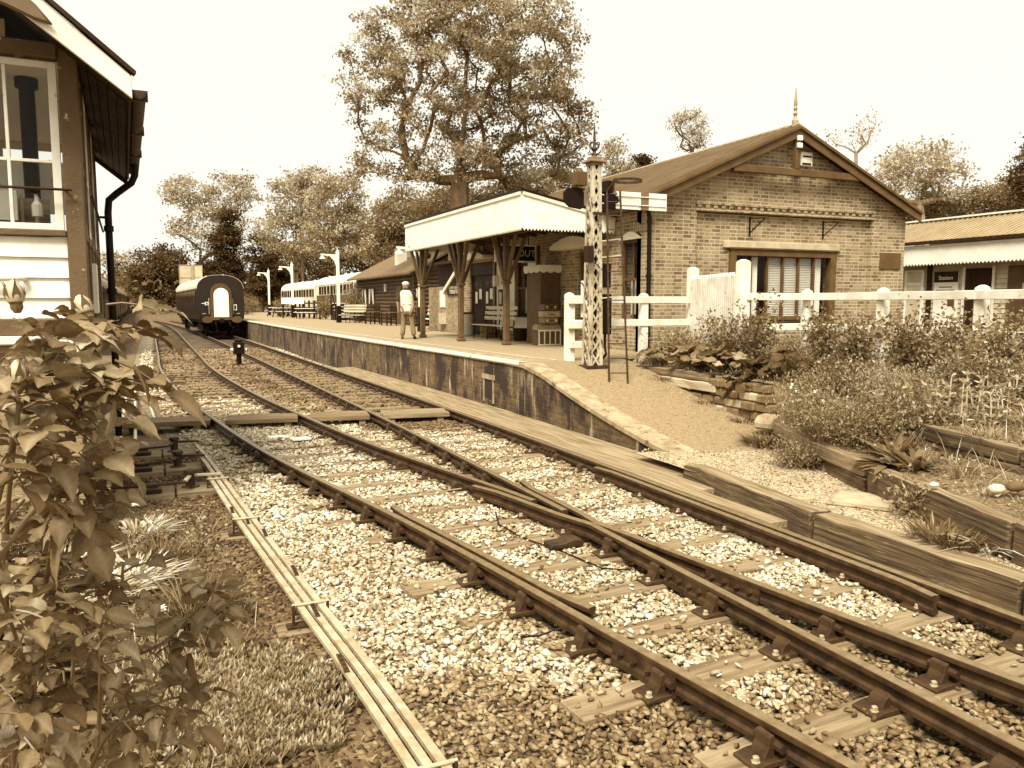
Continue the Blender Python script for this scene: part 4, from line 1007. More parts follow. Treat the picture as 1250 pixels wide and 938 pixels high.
# ladder: leans on the signal, its own thing
lx0, ly0, lz0 = 7.32, 12.12, rampz(12.12); lx1, ly1, lz1 = 7.68, 12.98, 4.12
t = thing('signal_ladder', 'rusty iron ladder with a hoop at the top, leaning on the signal post', 'ladder', (lx0, ly0, lz0))
a, b_ = Vector((0, 0, 0)), Vector((lx1-lx0, ly1-ly0, lz1-lz0)); rt_ = Vector((.917, -.399, 0))
for s in (-1, 1): MB().bar(a+rt_*s*.165, b_+rt_*s*.12, .035, .014, (0, 1, 0)).build('stile', STEEL, t)
for k in range(13):
    q = a.lerp(b_, (k+.7)/13.5); w_ = .165-.045*(k+.7)/13.5; MB().tube([q-rt_*w_, q+rt_*w_], .011, 6).build('rung', STEEL, t)
P = [b_+Vector((.16, -.22, .16))+Vector((.27*math.cos(k*PI/10), .24*math.sin(k*PI/10), 0)) for k in range(21)]
hp = MB(); 
for p, q in zip(P[:-1], P[1:]): hp.bar(p, q, .010, .05)
hp.bar(P[10], b_+rt_*-.12, .012, .03); hp.bar(b_, b_+Vector((0, 0, .16)), .014, .035); hp.build('safety_hoop', STEEL, t)

# ================================================================ WHITE FENCE
FENCE = M('fence_white', .60, .80, 2.5, .6, .25, 40, spots=(.30, 7, .615))
def fpost(parent, x, y, z0, z1, w=.15, cap=True):
    mb = MB(); h = w/2; mb.box(x-h, x+h, y-h, y+h, z0, z1-.04)
    mb.add([(x-h, y-h, z1-.04), (x+h, y-h, z1-.04), (x+h, y+h, z1-.04), (x-h, y+h, z1-.04), (x-h*.4, y-h*.4, z1), (x+h*.4, y-h*.4, z1), (x+h*.4, y+h*.4, z1), (x-h*.4, y+h*.4, z1)], [(4, 5, 6, 7), (0, 1, 5, 4), (1, 2, 6, 5), (2, 3, 7, 6), (3, 0, 4, 7)])
    return mb.build('fence_post', FENCE, parent, bevel=.012)
t = thing('rail_fence', 'white post and rail fence between the signal and the picket gate', 'fence', (7.2, 13.9, PZ), 0, 'white fences round the garden')
for x in (0.06, 1.76): fpost(t, x, 0, -.3, 1.32, .155)
for z in (1.18, .72): MB().box(.0, 2.86, -.10, -.06, z-.068, z+.068).build('rail', FENCE, t, bevel=.008)
MB().box(-.02, .62, -.16, -.101, 1.10, 1.26).box(-.02, .62, -.16, -.101, .62, .78).box(.02, .62, -.16, -.101, .24, .38).box(.0, .14, -.1, -.02, -.1, 1.24).build('end_boards', FENCE, t, bevel=.008)
o = MB().box(.30, .70, -.045, -.02, .84, 1.55).build('notice_board', WHITE, t, bevel=.006); text_mesh('Y', .26, BLACK, o, (.36, -.048, 1.42), (PI/2, 0, 0), depth=.002)
t = thing('picket_gate', 'white picket gate between two tall capped posts in front of the brick wall', 'gate', (10.16, 13.9, 1.0), 0)
gx, gy = 9.27-10.16, 11.24-13.9; Lg = math.hypot(gx, gy); gd = Vector((gx, gy, 0))/Lg
fpost(t, 0, 0, -.2, 1.81, .19); fpost(t, gx, gy, -.2, 1.82, .19)
for z in (1.45, .5): MB().bar((gd.x*.12, gd.y*.12, z), (gd.x*(Lg-.12), gd.y*(Lg-.12), z), .045, .14).build('gate_rail', FENCE, t)
MB().bar((gd.x*.2, gd.y*.2, .55), (gd.x*(Lg-.2), gd.y*(Lg-.2), 1.4), .04, .1).build('brace', FENCE, t)
pk = MB(); s = .16
while s < Lg-.14:
    c = gd*s+Vector((-.03*gd.y*-1-.05, .0, 0)); e = gd*.04
    hh = 1.61
    pk.add([(c.x-e.x, c.y-e.y, .15), (c.x+e.x, c.y+e.y, .15), (c.x+e.x, c.y+e.y, hh-.06), (c.x, c.y, hh), (c.x-e.x, c.y-e.y, hh-.06)]+[(c.x-e.x-.02, c.y-e.y+.008, .15), (c.x+e.x-.02, c.y+e.y+.008, .15), (c.x+e.x-.02, c.y+e.y+.008, hh-.06), (c.x-.02, c.y+.008, hh), (c.x-e.x-.02, c.y-e.y+.008, hh-.06)],
           [(0, 1, 2, 3, 4), (9, 8, 7, 6, 5), (0, 1, 6, 5), (1, 2, 7, 6), (2, 3, 8, 7), (3, 4, 9, 8), (4, 0, 5, 9)]); s += .105
pk.build('pickets', FENCE, t)
t = thing('rail_fence', 'long white post and rail fence along the top of the flower bank', 'fence', (10.5, 9, 1.0), 0, 'white fences round the garden')
FP = [(9.27, 11.24), (10.74, 11.25), (10.70, 9.53), (10.29, 7.52), (9.85, 5.5), (9.4, 3.5)]
for x, y in FP[1:]: fpost(t, x-10.5, y-9, -.2, 1.315, .15)
for (p, q) in zip(FP[:-1], FP[1:]):
    for z in (1.18, .64):
        a = Vector((p[0]-10.5, p[1]-9, z)); b_ = Vector((q[0]-10.5, q[1]-9, z)); d = (b_-a).normalized(); n_ = Vector((d.y, -d.x, 0)); n_ = n_ if n_.dot(Vector((-10, -9, 0))) > 0 else -n_
        MB().bar(a+n_*.095, b_+n_*.095, .04, .125).build('rail', FENCE, t, bevel=.006)

# ================================================================ GARDEN BANK
L1 = interp([1.0, 2, 3.9, 6.04, 8.9, 9.5], [4.95, 5.35, 6.0, 6.78, 8.0, 8.4])
L2 = interp([1.0, 2.5, 5.0, 6.86, 8.9, 9.5], [6.1, 6.6, 7.45, 8.04, 8.9, 9.2])
L3 = interp([1.0, 3.5, 5.97, 7.46, 9.3, 9.6], [7.5, 8.2, 8.9, 9.18, 9.9, 10])
def bankz(x, y):
    if y >= 9.5:
        return .86+.07*max(0, x-8.5)+.03*float(fbm(x*2, y*2, 4))
    a, b_, c = L1(y), L2(y), L3(y); k = max(0, min(1, (y-6.4)/1.6))
    if x < a+.04: return .03
    z1 = .36+.10*(x-a)/(b_-a); z2 = .66+.10*(x-b_)/(c-b_); z3 = .92+.1*min(1, max(0, x-c))
    hard = z1 if x < b_+.04 else (z2 if x < c+.04 else z3)
    if x < b_: soft = .36+.30*(x-a)/(b_-a)
    elif x < c: soft = .66+.26*(x-b_)/(c-b_)
    else: soft = z3
    e = max(0, min(1, (y-8.6)/.9))
    return (hard*(1-k)+soft*k)+e*.0+.02*float(fbm(x*3, y*3, 4))
m, nt, b = newmat('garden_soil'); vec = coords(nt)
f1 = noise(nt, vec, 30, 6, .7); r = ramp(nt, [(.33, S(.06)), (.52, S(.17)), (.70, S(.40))]); nt.links.new(f1, r.inputs['Fac'])
nt.links.new(r.outputs['Color'], b.inputs['Base Color']); b.inputs['Roughness'].default_value = .95; bumpto(nt, b, f1, .9, .03)
SOIL = m
us = np.arange(5.0, 16.01, .13); V, F = sheet(lambda u, v: (u, v, bankz(u, v)), list(us), list(np.arange(.6, 13.95, .13)))
ok = []
for f in F:
    c = V[f].mean(0)
    if (c[1] >= 9.45 and c[0] > 8.46) or (c[1] < 9.45 and c[0] > L1(c[1])+.0): ok.append(f)
tag(bulk('garden_bank', V, np.array(ok), SOIL, smooth=True), kind='structure')
m, nt, b = newmat('fine_gravel'); vec = coords(nt)
vo = N(nt, 'ShaderNodeTexVoronoi'); vo.inputs['Scale'].default_value = 75; nt.links.new(vec, vo.inputs['Vector'])
sp = N(nt, 'ShaderNodeSeparateColor'); nt.links.new(vo.outputs['Color'], sp.inputs[0])
f1 = noise(nt, vec, 2.5, 4); ad = N(nt, 'ShaderNodeMath', operation='MULTIPLY_ADD'); nt.links.new(f1, ad.inputs[0]); ad.inputs[1].default_value = .7; nt.links.new(sp.outputs[0], ad.inputs[2])
r = ramp(nt, [(.3, S(.10)), (.8, S(.24)), (1.0, S(.42))]); nt.links.new(ad.outputs[0], r.inputs['Fac']); nt.links.new(r.outputs['Color'], b.inputs['Base Color'])
b.inputs['Roughness'].default_value = .95; bumpto(nt, b, vo.outputs['Distance'], -.8, .012)
GRAVEL = m
V, F = sheet(lambda u, v: (5.72+(L1(v)+.03-5.72)*u if L1(v) > 5.8 else 5.72+.05*u, v, .07+.012*float(fbm(u*9, v*3, 1))-.0), list(np.linspace(0, 1, 12)), list(np.arange(3.0, 9.2, .2)))
tag(bulk('gravel_path', V, F, GRAVEL, smooth=True), kind='structure')
# small loose stones on path and beds
x, y = scatter(9500, 5.75, 9.2, 2.4, 9.2)
L1v = np.array([L1(v) for v in y]); onpath = (x < L1v-.02); keep = (RNG.random(len(x)) < np.where(onpath, .75, .65)) & ((x < L1v-.03) | (x > L1v+.2)); x, y, onpath = x[keep], y[keep], onpath[keep]
z = np.where(onpath, .078, np.array([bankz(a, b_)+.008 for a, b_ in zip(x, y)]))
r = RNG.uniform(.006, .015, len(x))*np.where(RNG.random(len(x)) < .05, 2.2, 1)
V, F, T = stones(np.stack([x, y, z], 1), r, np.clip(RNG.lognormal(math.log(.30), .4, len(x)), .08, .75))
tag(bulk('path_pebbles', V, F, STONE, T), 'loose pebbles strewn over the gravel path and flower beds', 'pebbles', kind='stuff')
x, y = scatter(6000, 6.5, 8.45, 7.4, 13.6)
rrv = np.array([rr(v) for v in y]); edge = np.clip((x-(rrv-.9))/.9, 0, 1); keep = (x < rrv-.02) & (RNG.random(len(x)) < .12+.75*edge**2+.5*(y < 8.8)); x, y = x[keep], y[keep]
u_ = np.array([(a-xP(b_)-.38)/(rr(b_)-xP(b_)-.38) for a, b_ in zip(x, y)]); z = np.array([rampz(v) for v in y])+.02*np.sin(np.clip(u_, 0, 1)*PI)*np.minimum(1, (14-y)/3)
V, F, T = stones(np.stack([x, y, z], 1), RNG.uniform(.005, .014, len(x)), np.clip(RNG.lognormal(math.log(.2), .5, len(x)), .05, .6))
tag(bulk('ramp_grit', V, F, STONE, T), 'loose grit lying on the platform ramp, thickest along its edges', 'grit', kind='stuff')
# baulks of old timber
LITTOP = M('sunlit_timber_top', .10, .30, 4, .9, .8, 9, stretch=(.25, 5, 5), spots=(.08, 9, .64))  # paler upward faces: sunlight on the baulk tops put into the colour
def baulk(p, q, z0, z1, w, label, group, mat=None, name='timber_baulk'):
    p, q = Vector((p[0], p[1], 0)), Vector((q[0], q[1], 0)); L = (q-p).length; ang = math.atan2((q-p).y, (q-p).x); n = max(3, int(L/.28)); vs = []
    j = lambda a: random.uniform(-a, a)
    for i in range(n+1):
        x = L*i/n
        vs += [(x, -w/2+j(.012), z0), (x, w/2+j(.01), z0), (x, w/2+j(.015), z1+j(.012)), (x, -w/2+j(.018), z1+j(.014))]
    fs = [(0, 1, 2, 3), tuple(n*4+k for k in (3, 2, 1, 0))]+[(i*4+a, i*4+(a+1) % 4, (i+1)*4+(a+1) % 4, (i+1)*4+a) for i in range(n) for a in range(4)]
    mb = MB(); mb.add(vs, fs); o = mb.build(name, mat or OLDB, None, (p.x, p.y, 0), ang, bevel=.012); o.data.materials.append(LITTOP)
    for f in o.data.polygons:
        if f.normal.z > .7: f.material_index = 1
    return tag(o, label, 'timber', group)
OLDB = M('old_baulk', .03, .13, 4, .9, .9, 9, stretch=(.22, 5, 5), spots=(.40, 9, .64))
OLDB2 = M('bleached_baulk', .08, .24, 4, .9, .9, 9, stretch=(.22, 5, 5), spots=(.05, 8, .66))
OLDB3 = M('split_baulk', .02, .14, 5, .95, 1.0, 8, stretch=(.18, 4, 7), spots=(.30, 7, .60))
gE = 'timbers edging the gravel path'; gL = 'timbers holding the lower flower bed'; gU = 'timbers holding the upper beds'
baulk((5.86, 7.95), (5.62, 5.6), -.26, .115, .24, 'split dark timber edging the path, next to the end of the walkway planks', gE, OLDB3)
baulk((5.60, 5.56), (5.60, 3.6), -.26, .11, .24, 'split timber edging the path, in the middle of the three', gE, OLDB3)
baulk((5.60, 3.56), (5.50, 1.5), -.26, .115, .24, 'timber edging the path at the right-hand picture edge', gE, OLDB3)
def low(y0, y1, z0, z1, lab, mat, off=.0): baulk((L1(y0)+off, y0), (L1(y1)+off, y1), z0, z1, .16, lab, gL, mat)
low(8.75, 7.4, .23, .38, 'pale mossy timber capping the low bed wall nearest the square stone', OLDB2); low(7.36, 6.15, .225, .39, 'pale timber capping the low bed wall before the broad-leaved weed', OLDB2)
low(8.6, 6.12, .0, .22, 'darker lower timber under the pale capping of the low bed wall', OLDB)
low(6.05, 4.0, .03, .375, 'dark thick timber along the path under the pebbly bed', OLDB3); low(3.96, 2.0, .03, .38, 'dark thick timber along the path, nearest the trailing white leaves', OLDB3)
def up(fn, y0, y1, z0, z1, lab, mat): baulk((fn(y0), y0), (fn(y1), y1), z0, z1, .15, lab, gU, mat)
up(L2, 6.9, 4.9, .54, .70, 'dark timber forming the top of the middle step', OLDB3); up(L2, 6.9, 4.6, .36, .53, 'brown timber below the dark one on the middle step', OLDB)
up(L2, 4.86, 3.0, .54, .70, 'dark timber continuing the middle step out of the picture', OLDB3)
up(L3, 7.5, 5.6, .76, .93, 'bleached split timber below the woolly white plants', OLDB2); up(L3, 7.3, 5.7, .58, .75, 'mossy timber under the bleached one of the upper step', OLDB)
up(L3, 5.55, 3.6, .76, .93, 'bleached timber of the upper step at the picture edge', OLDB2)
# wall beside the ramp: two pale timbers, rough stones below
gR = 'timbers along the ramp wall'
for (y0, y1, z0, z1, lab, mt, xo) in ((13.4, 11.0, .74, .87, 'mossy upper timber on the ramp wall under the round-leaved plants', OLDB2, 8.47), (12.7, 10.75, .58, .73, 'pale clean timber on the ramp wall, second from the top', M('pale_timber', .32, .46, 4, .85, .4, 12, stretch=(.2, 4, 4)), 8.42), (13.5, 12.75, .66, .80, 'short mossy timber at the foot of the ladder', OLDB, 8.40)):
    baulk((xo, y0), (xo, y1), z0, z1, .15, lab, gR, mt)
t = thing('rough_stone_wall', 'low wall of rough blocks beside the ramp, below the dark-leaved plants', 'wall', (8.44, 9.5, .1))
WB = M('wall_block', .09, .18, 5, .9, .7, 20); WB2 = M('wall_block_pale', .34, .48, 5, .9, .6, 20)
for row in range(5):
    y = 0.0+random.uniform(-.1, .1)
    z0 = .0+row*.145
    while y < (3.3 if row < 3 else 1.25):
        L = random.uniform(.25, .5); top = z0+.1
        if rampz(9.5+y)-.12 < top: MB().box(-.08+random.uniform(-.03, .03), .25, y, y+L-.015, z0, z0+.135).build('block', WB2 if random.random() < .15 else WB, t, bevel=.022)
        y += L
def rock(x, y, z, s, lab, sz=(1, .8, .6), tone=.35):
    B = ICO*(1+RNG.uniform(-.18, .18, (12, 1)))*np.array(sz)*s; o = bulk('garden_rock', B, ICF, STONE, np.full(12, tone), None, (x, y, z)); o.modifiers.new('b', 'BEVEL').width = s*.12
    tag(o, lab, 'rock', 'rocks in the flower bed')
mb = MB(); mb.prism([(-.2, -.11), (.19, -.13), (.21, .02), (.10, .10), (-.13, .08), (-.21, .01)], -.14, .14, 'y'); tag(mb.build('square_stone', COPING, None, (8.12, 9.18, .34), .35, bevel=.03), 'squared pale stone block standing at the foot of the ramp wall', 'stone block')
rock(6.55, 4.55, .47, .085, 'pale rounded rock on the pebbly bed beside a darker one', tone=.5); rock(6.66, 4.45, .50, .10, 'dark rounded rock leaning over the pale one on the pebbly bed', tone=.1); rock(6.35, 5.0, .43, .05, 'small white rock near the dark timber of the pebbly bed', tone=.6)
mb = MB(); mb.box(-.33, .33, -.30, .30, -.02, .0); mh = mb.build('manhole_cover', COPING, None, (6.42, 5.85, .094), .62, bevel=.006); tag(mh, 'diamond-set metal cover plate lying in the gravel path', 'cover plate')
rg = MB()
for k in range(13): rg.box(-.25+k*.04, -.235+k*.04, -.26, .26, .001, .007)
rg.build('ribs', GREYM, mh)
# lumps of greenery are in the planting section
# ================================================================ SIGNAL CABIN
sbr = math.radians(2.2)
sb = thing('signal_cabin', 'timber signal cabin with white boards, a sash window and deep eaves', 'signal cabin', (-.67, 9.03, -.2), sbr)
BW_, BLn = 4.1, 5.0                                   # width (to -x) and depth (to +y)
Zs, Zb, Zw0, Zw1, Zh = 2.12, 1.95, 2.93, 4.57, 4.70
POST = M('flaking_brown_paint', .075, .11, 3, .65, .35, 30, spots=(.45, 7, .615))
mb = MB(); mb.box(-BW_+.05, -.05, .06, BLn-.06, 0, Zb-.1); mb.build('brick_base', brick('cabin_brick', .09, .24, .34), sb)
MB().box(-BW_-.02, .02, -.05, .0, Zb-.08, Zb+.0).box(-BW_, .0, .0, BLn, Zb-.09, Zb+.0).build('white_ledge', WHITE, sb, bevel=.006)
wb = MB()
for k in range(4):
    z0 = Zs+k*.198; z1 = Zs+(k+1)*.198
    wb.add([(-BW_+.15, .02, z0), (-.17, .02, z0), (-.17, .045, z1-.004), (-BW_+.15, .045, z1-.004), (-BW_+.15, .08, z0), (-.17, .08, z0), (-.17, .08, z1-.004), (-BW_+.15, .08, z1-.004)], [(0, 1, 2, 3), (7, 6, 5, 4), (0, 1, 5, 4), (2, 3, 7, 6), (1, 2, 6, 5), (0, 3, 7, 4)])
wb.build('weatherboards', WHITE, sb)
fr_ = MB(); fr_.box(-.17, .0, -.0, .17, Zb, Zh+.05).box(-BW_, -BW_+.15, 0, .15, Zb, Zh+.05).box(-BW_+.15, -.17, .0, .14, Zb, Zs-.003).box(-BW_+.15, -.17, -.015, .14, Zs+.795, Zs+.86).box(-BW_+.15, -.17, -.03, .14, Zh-.1, Zh+.04)
fr_.build('timber_frame', POST, sb, bevel=.01)
# front sashes
wx = [(-.185, -.62), (-.62, -1.06), (-1.06, -1.5), (-1.5, -1.94), (-1.94, -2.4), (-2.4, -2.9), (-2.9, -3.4), (-3.4, -3.93)]
for k in range(0, len(wx), 2):
    x0, x1, xm = wx[k+1][1], wx[k][0], wx[k][1]
    f = MB(); f.box(x0, x0+.05, .03, .09, Zw0, Zw1).box(x1-.075, x1, .03, .09, Zw0, Zw1).box(x0+.05, x1-.075, .03, .09, Zw0, Zw0+.11).box(x0+.05, x1-.075, .03, .09, Zw1-.06, Zw1).box(xm-.015, xm+.015, .04, .08, Zw0+.11, Zw1-.06)
    f.box(x0+.05, xm-.015, .04, .08, 3.62, 3.65).box(xm+.015, x1-.075, .04, .08, 3.62, 3.65)
    o = f.build('window', WHITE, sb, bevel=.004); MB().box(x0+.05, x1-.075, .058, .063, Zw0+.11, Zw1-.06).build('pane', GLASS, o)
gb = MB()     # boarded gable
rs = .78; ez = 4.27                                  # roof slope, eave height (local) at overhang .58
rxm = -BW_/2; rz_ = ez+rs*(BW_/2+.44)
z = Zh+.05
for k in range(12):
    z1 = z+.17; hw_ = max(.02, (rz_-.15-z1)/rs)
    gb.box(max(-BW_, rxm-hw_), min(0, rxm+hw_), .02, .07, z, z1-.006); z = z1
    if hw_ < .1: break
gb.build('gable_boards', M('gable_board', .30, .38, 4, .6), sb)
# side wall seen edge-on along the track
sw = MB(); n = 5
for k in range(n+1):
    y = .085 if k == 0 else BLn*k/n-.06
    if k: sw.box(-.12, .0, y-.06, y+.06, Zb, Zh+.05)
sw.box(-.10, -.005, .17, BLn, Zs+.795, Zs+.88).box(-.10, -.005, .17, BLn, Zb, Zb+.15).box(-.10, -.0, .17, BLn, Zh-.08, Zh+.05); sw.build('side_frame', POST, sb)
sbd = MB()
for k in range(4): sbd.box(-.07, -.02, .17, BLn-.12, Zb+.155+k*.2, Zb+.35+k*.2)
sbd.build('side_boards', POST, sb)
for k in range(n):
    y0, y1 = BLn*k/n+(.17 if k == 0 else .0)+.01, BLn*(k+1)/n-.13
    f = MB(); f.box(-.06, -.01, y0, y0+.05, Zw0+.08, Zh-.1).box(-.06, -.01, y1-.05, y1, Zw0+.08, Zh-.1).box(-.06, -.01, y0+.05, y1-.05, Zw0+.08, Zw0+.16).box(-.06, -.01, y0+.05, y1-.05, 3.6, 3.64).box(-.06, -.01, y0+.05, y1-.05, Zh-.16, Zh-.1)
    o = f.build('side_window', POST if k % 2 == 0 else WHITE, sb); MB().box(-.036, -.031, y0+.05, y1-.05, Zw0+.16, Zh-.16).build('pane', GLASS, o)
MB().box(-.015, .03, 1.6, 2.1, Zb+.2, Zb+.78).build('side_notice', WHITE, sb)
MB().tube([(.06, .3, 3.35), (.06, BLn-.2, 3.35)], .014, 6).tube([(-BW_, -.07, 3.36), (-.13, -.07, 3.36)], .014, 6).tube([(-.16, 0, 3.36), (-.13, -.07, 3.36), (-.10, -.07, 3.36)], .012, 5).build('window_rail', DARKW, sb, smooth=True)
MB().tube([(-3.4, -.06, 2.44), (-.62, -.05, 2.505), (-.56, -.02, 2.51), (-.55, .05, 2.51)], .026, 10).build('waste_pipe', WHITE, sb, smooth=True)
lm = MB(); lm.box(-.98, -.75, -.10, .02, 4.82, 5.06).tube([(-.865, -.10, 4.94), (-.865, -.14, 4.94)], .09, 14); lm.build('square_lamp', WHITE, sb, bevel=.01)
# back wall, floor and what stands inside
MB().box(-BW_, -.0, BLn-.08, BLn, Zb, 3.0).box(-BW_, 0, BLn-.08, BLn, 4.52, Zh+.05).box(-BW_, -BW_+.05, .1, BLn-.1, Zb, 3.0).box(-BW_, -BW_+.05, .1, BLn-.1, 4.4, Zh+.05).box(-1.7, -1.2, BLn-.08, BLn, 3.0, 4.52).box(-.3, -.1, BLn-.08, BLn, 3.0, 4.52).build('back_wall', M('cabin_inside', .7, .8, 3, .8), sb)
MB().box(-BW_, 0, .1, BLn-.1, Zb, Zb+.02).build('floor', DARKW, sb); MB().box(-BW_+.05, -.01, .15, BLn-.1, 4.62, 4.66).build('ceiling', M('cabin_ceiling', .75, .85, 3, .8), sb)
MB().tube([(-.52, 1.0, Zb), (-.52, 1.0, Zw1+.3)], .075, 12).lathe([(.11, 0), (.11, .1), (.075, .12)], 12, (-.52, 1.0, Zw1-.05)).build('stove_pipe', BLACK, sb, smooth=True)
MB().box(-.95, -.35, .72, .76, Zw0-.2, Zw0+.42).build('instrument_shelf', SLEEPER, sb)
MB().box(-1.4, -.2, 1.3, 1.32, 3.25, 3.82).build('white_chart', WHITE, sb)
MB().box(-.78, -.62, .5, .62, 3.1, 3.4).box(-.9, -.8, .5, .62, 3.05, 3.25).lathe([(.05, 0), (.05, .12), (.02, .16), (.02, .2)], 10, (-.45, .55, 3.15)).build('desk_instruments', CREAM, sb)
lv = MB()
for k in range(5): lv.tube([(-1.0+k*.13, .9, Zb), (-1.0+k*.13+.02, .6, Zw0+.45)], .018, 6)
lv.build('levers', GREYM, sb)
# roof with deep eaves: board soffit, white barge boards, dark covering
yf, yb = -.78, BLn+.5; ov = .44
rf = MB(); P = [(ov, ez), (rxm, rz_), (-BW_-ov, ez), (-BW_-ov, ez+.10), (rxm, rz_+.12), (ov, ez+.10)]
for (a, b_, c, d) in ((P[0], P[1], P[4], P[5]), (P[1], P[2], P[3], P[4])): rf.prism([a, b_, c, d], yf+.03, yb, 'y')
ro = rf.build('roof', M('cabin_roof_felt', .05, .09, 4, .85, .3, 30), sb)
so_ = MB(); nb = 9
for s in (0, 1):
    for k in range(14):
        t0, t1 = k/14, (k+1)/14; f2 = lambda t: ((ov+(rxm-ov)*t) if s == 0 else (-BW_-ov+(rxm+BW_+ov)*t), ez-.03+(rz_-ez)*t)
        a, b_ = f2(t0+.002), f2(t1-.002); so_.add([(a[0], yf+.04, a[1]), (b_[0], yf+.04, b_[1]), (b_[0], -.03, b_[1]), (a[0], -.03, a[1]), (a[0], yf+.04, a[1]+.02), (b_[0], yf+.04, b_[1]+.02), (b_[0], -.03, b_[1]+.02), (a[0], -.03, a[1]+.02)], [(0, 1, 2, 3), (7, 6, 5, 4), (0, 1, 5, 4), (1, 2, 6, 5), (2, 3, 7, 6), (3, 0, 4, 7)])
    if s == 0:
        for k in range(5):
            a, b_ = .004+k*(ov-.03)/5, (k+1)*(ov-.03)/5-.004; za, zb_ = ez-.045+rs*(ov-a), ez-.045+rs*(ov-b_)
            so_.prism([(a, za), (b_, zb_), (b_, zb_+.02), (a, za+.02)], -.028, yb-.02, 'y')
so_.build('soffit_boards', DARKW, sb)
bb = MB()
for s in (0, 1):
    e = ov+.02 if s == 0 else -BW_-ov-.02
    bb.prism([(e, ez-.15), (e, ez+.05), (rxm, rz_+.20), (rxm, rz_-.19)], yf-.02, yf+.025, 'y')
bb.build('bargeboard', WHITE, ro, bevel=.005)
vg = MB()
for s in (0, 1):
    e = ov+.05 if s == 0 else -BW_-ov-.05
    vg.bar((e, yf-.0, ez+.075), (rxm, yf-.0, rz_+.225), .11, .035)
vg.build('verge_strip', DARKW, ro)
MB().prism([(-1.2, 5.12), (-.90, 5.14), (-.62, 5.09), (-.44, 4.98), (-.26, 4.82), (-.13, 4.66), (-.28, 4.69), (-.48, 4.77), (-.75, 4.85), (-1.2, 4.90)], yf-.075, yf-.03, 'y').build('roof_felt_flap', M('felt_flap', .08, .13, 3, .7), ro, smooth=True, bevel=.02)
bk = MB(); bk.prism([(ov, ez-.12), (ov, ez+.06), (rxm, rz_+.1), (rxm, rz_-.1)], yb, yb+.03, 'y'); bk.build('rear_bargeboard', DARKW, ro)
fs_ = MB(); fs_.box(ov-.005, ov+.02, yf+.03, yb, ez-.02, ez+.11); fs_.build('fascia', DARKW, ro)
gt = MB(); n = 10; gx_ = ov+.085
P = [(gx_+.075*math.cos(PI+PI*k/n), ez+.06+.08*math.sin(PI+PI*k/n)) for k in range(n+1)]; P2 = [(gx_+.062*math.cos(PI+PI*k/n), ez+.062+.066*math.sin(PI+PI*k/n)) for k in range(n, -1, -1)]
for k in range(n): gt.prism([P[k], P[k+1], P2[n-k-1], P2[n-k]], yf+.55, yb-.45, 'y')
for y in (yf+.6, 1.6, 3.2): gt.prism([(gx_-.08, ez-.025), (gx_+.085, ez-.025), (gx_+.085, ez+.075), (gx_-.08, ez+.075)], y, y+.05, 'y')
gu = gt.build('gutter', STEEL, sb)
dp = MB(); dp.tube([(gx_, 3.95, ez), (gx_, 3.95, ez-.16), (gx_-.05, 3.97, ez-.27), (.28, 4.05, ez-.42), (.17, 4.08, ez-.52), (.15, 4.08, ez-.7), (.15, 4.08, .3)], .05, 10)
for z in (1.0, 2.4, 3.3): dp.lathe([(.066, 0), (.066, .08)], 10, (.15, 4.08, z))
dp.tube([(0, 4.08, 3.50), (.15, 4.08, 3.50)], .02, 6).build('downpipe', BLACK, sb, smooth=True)

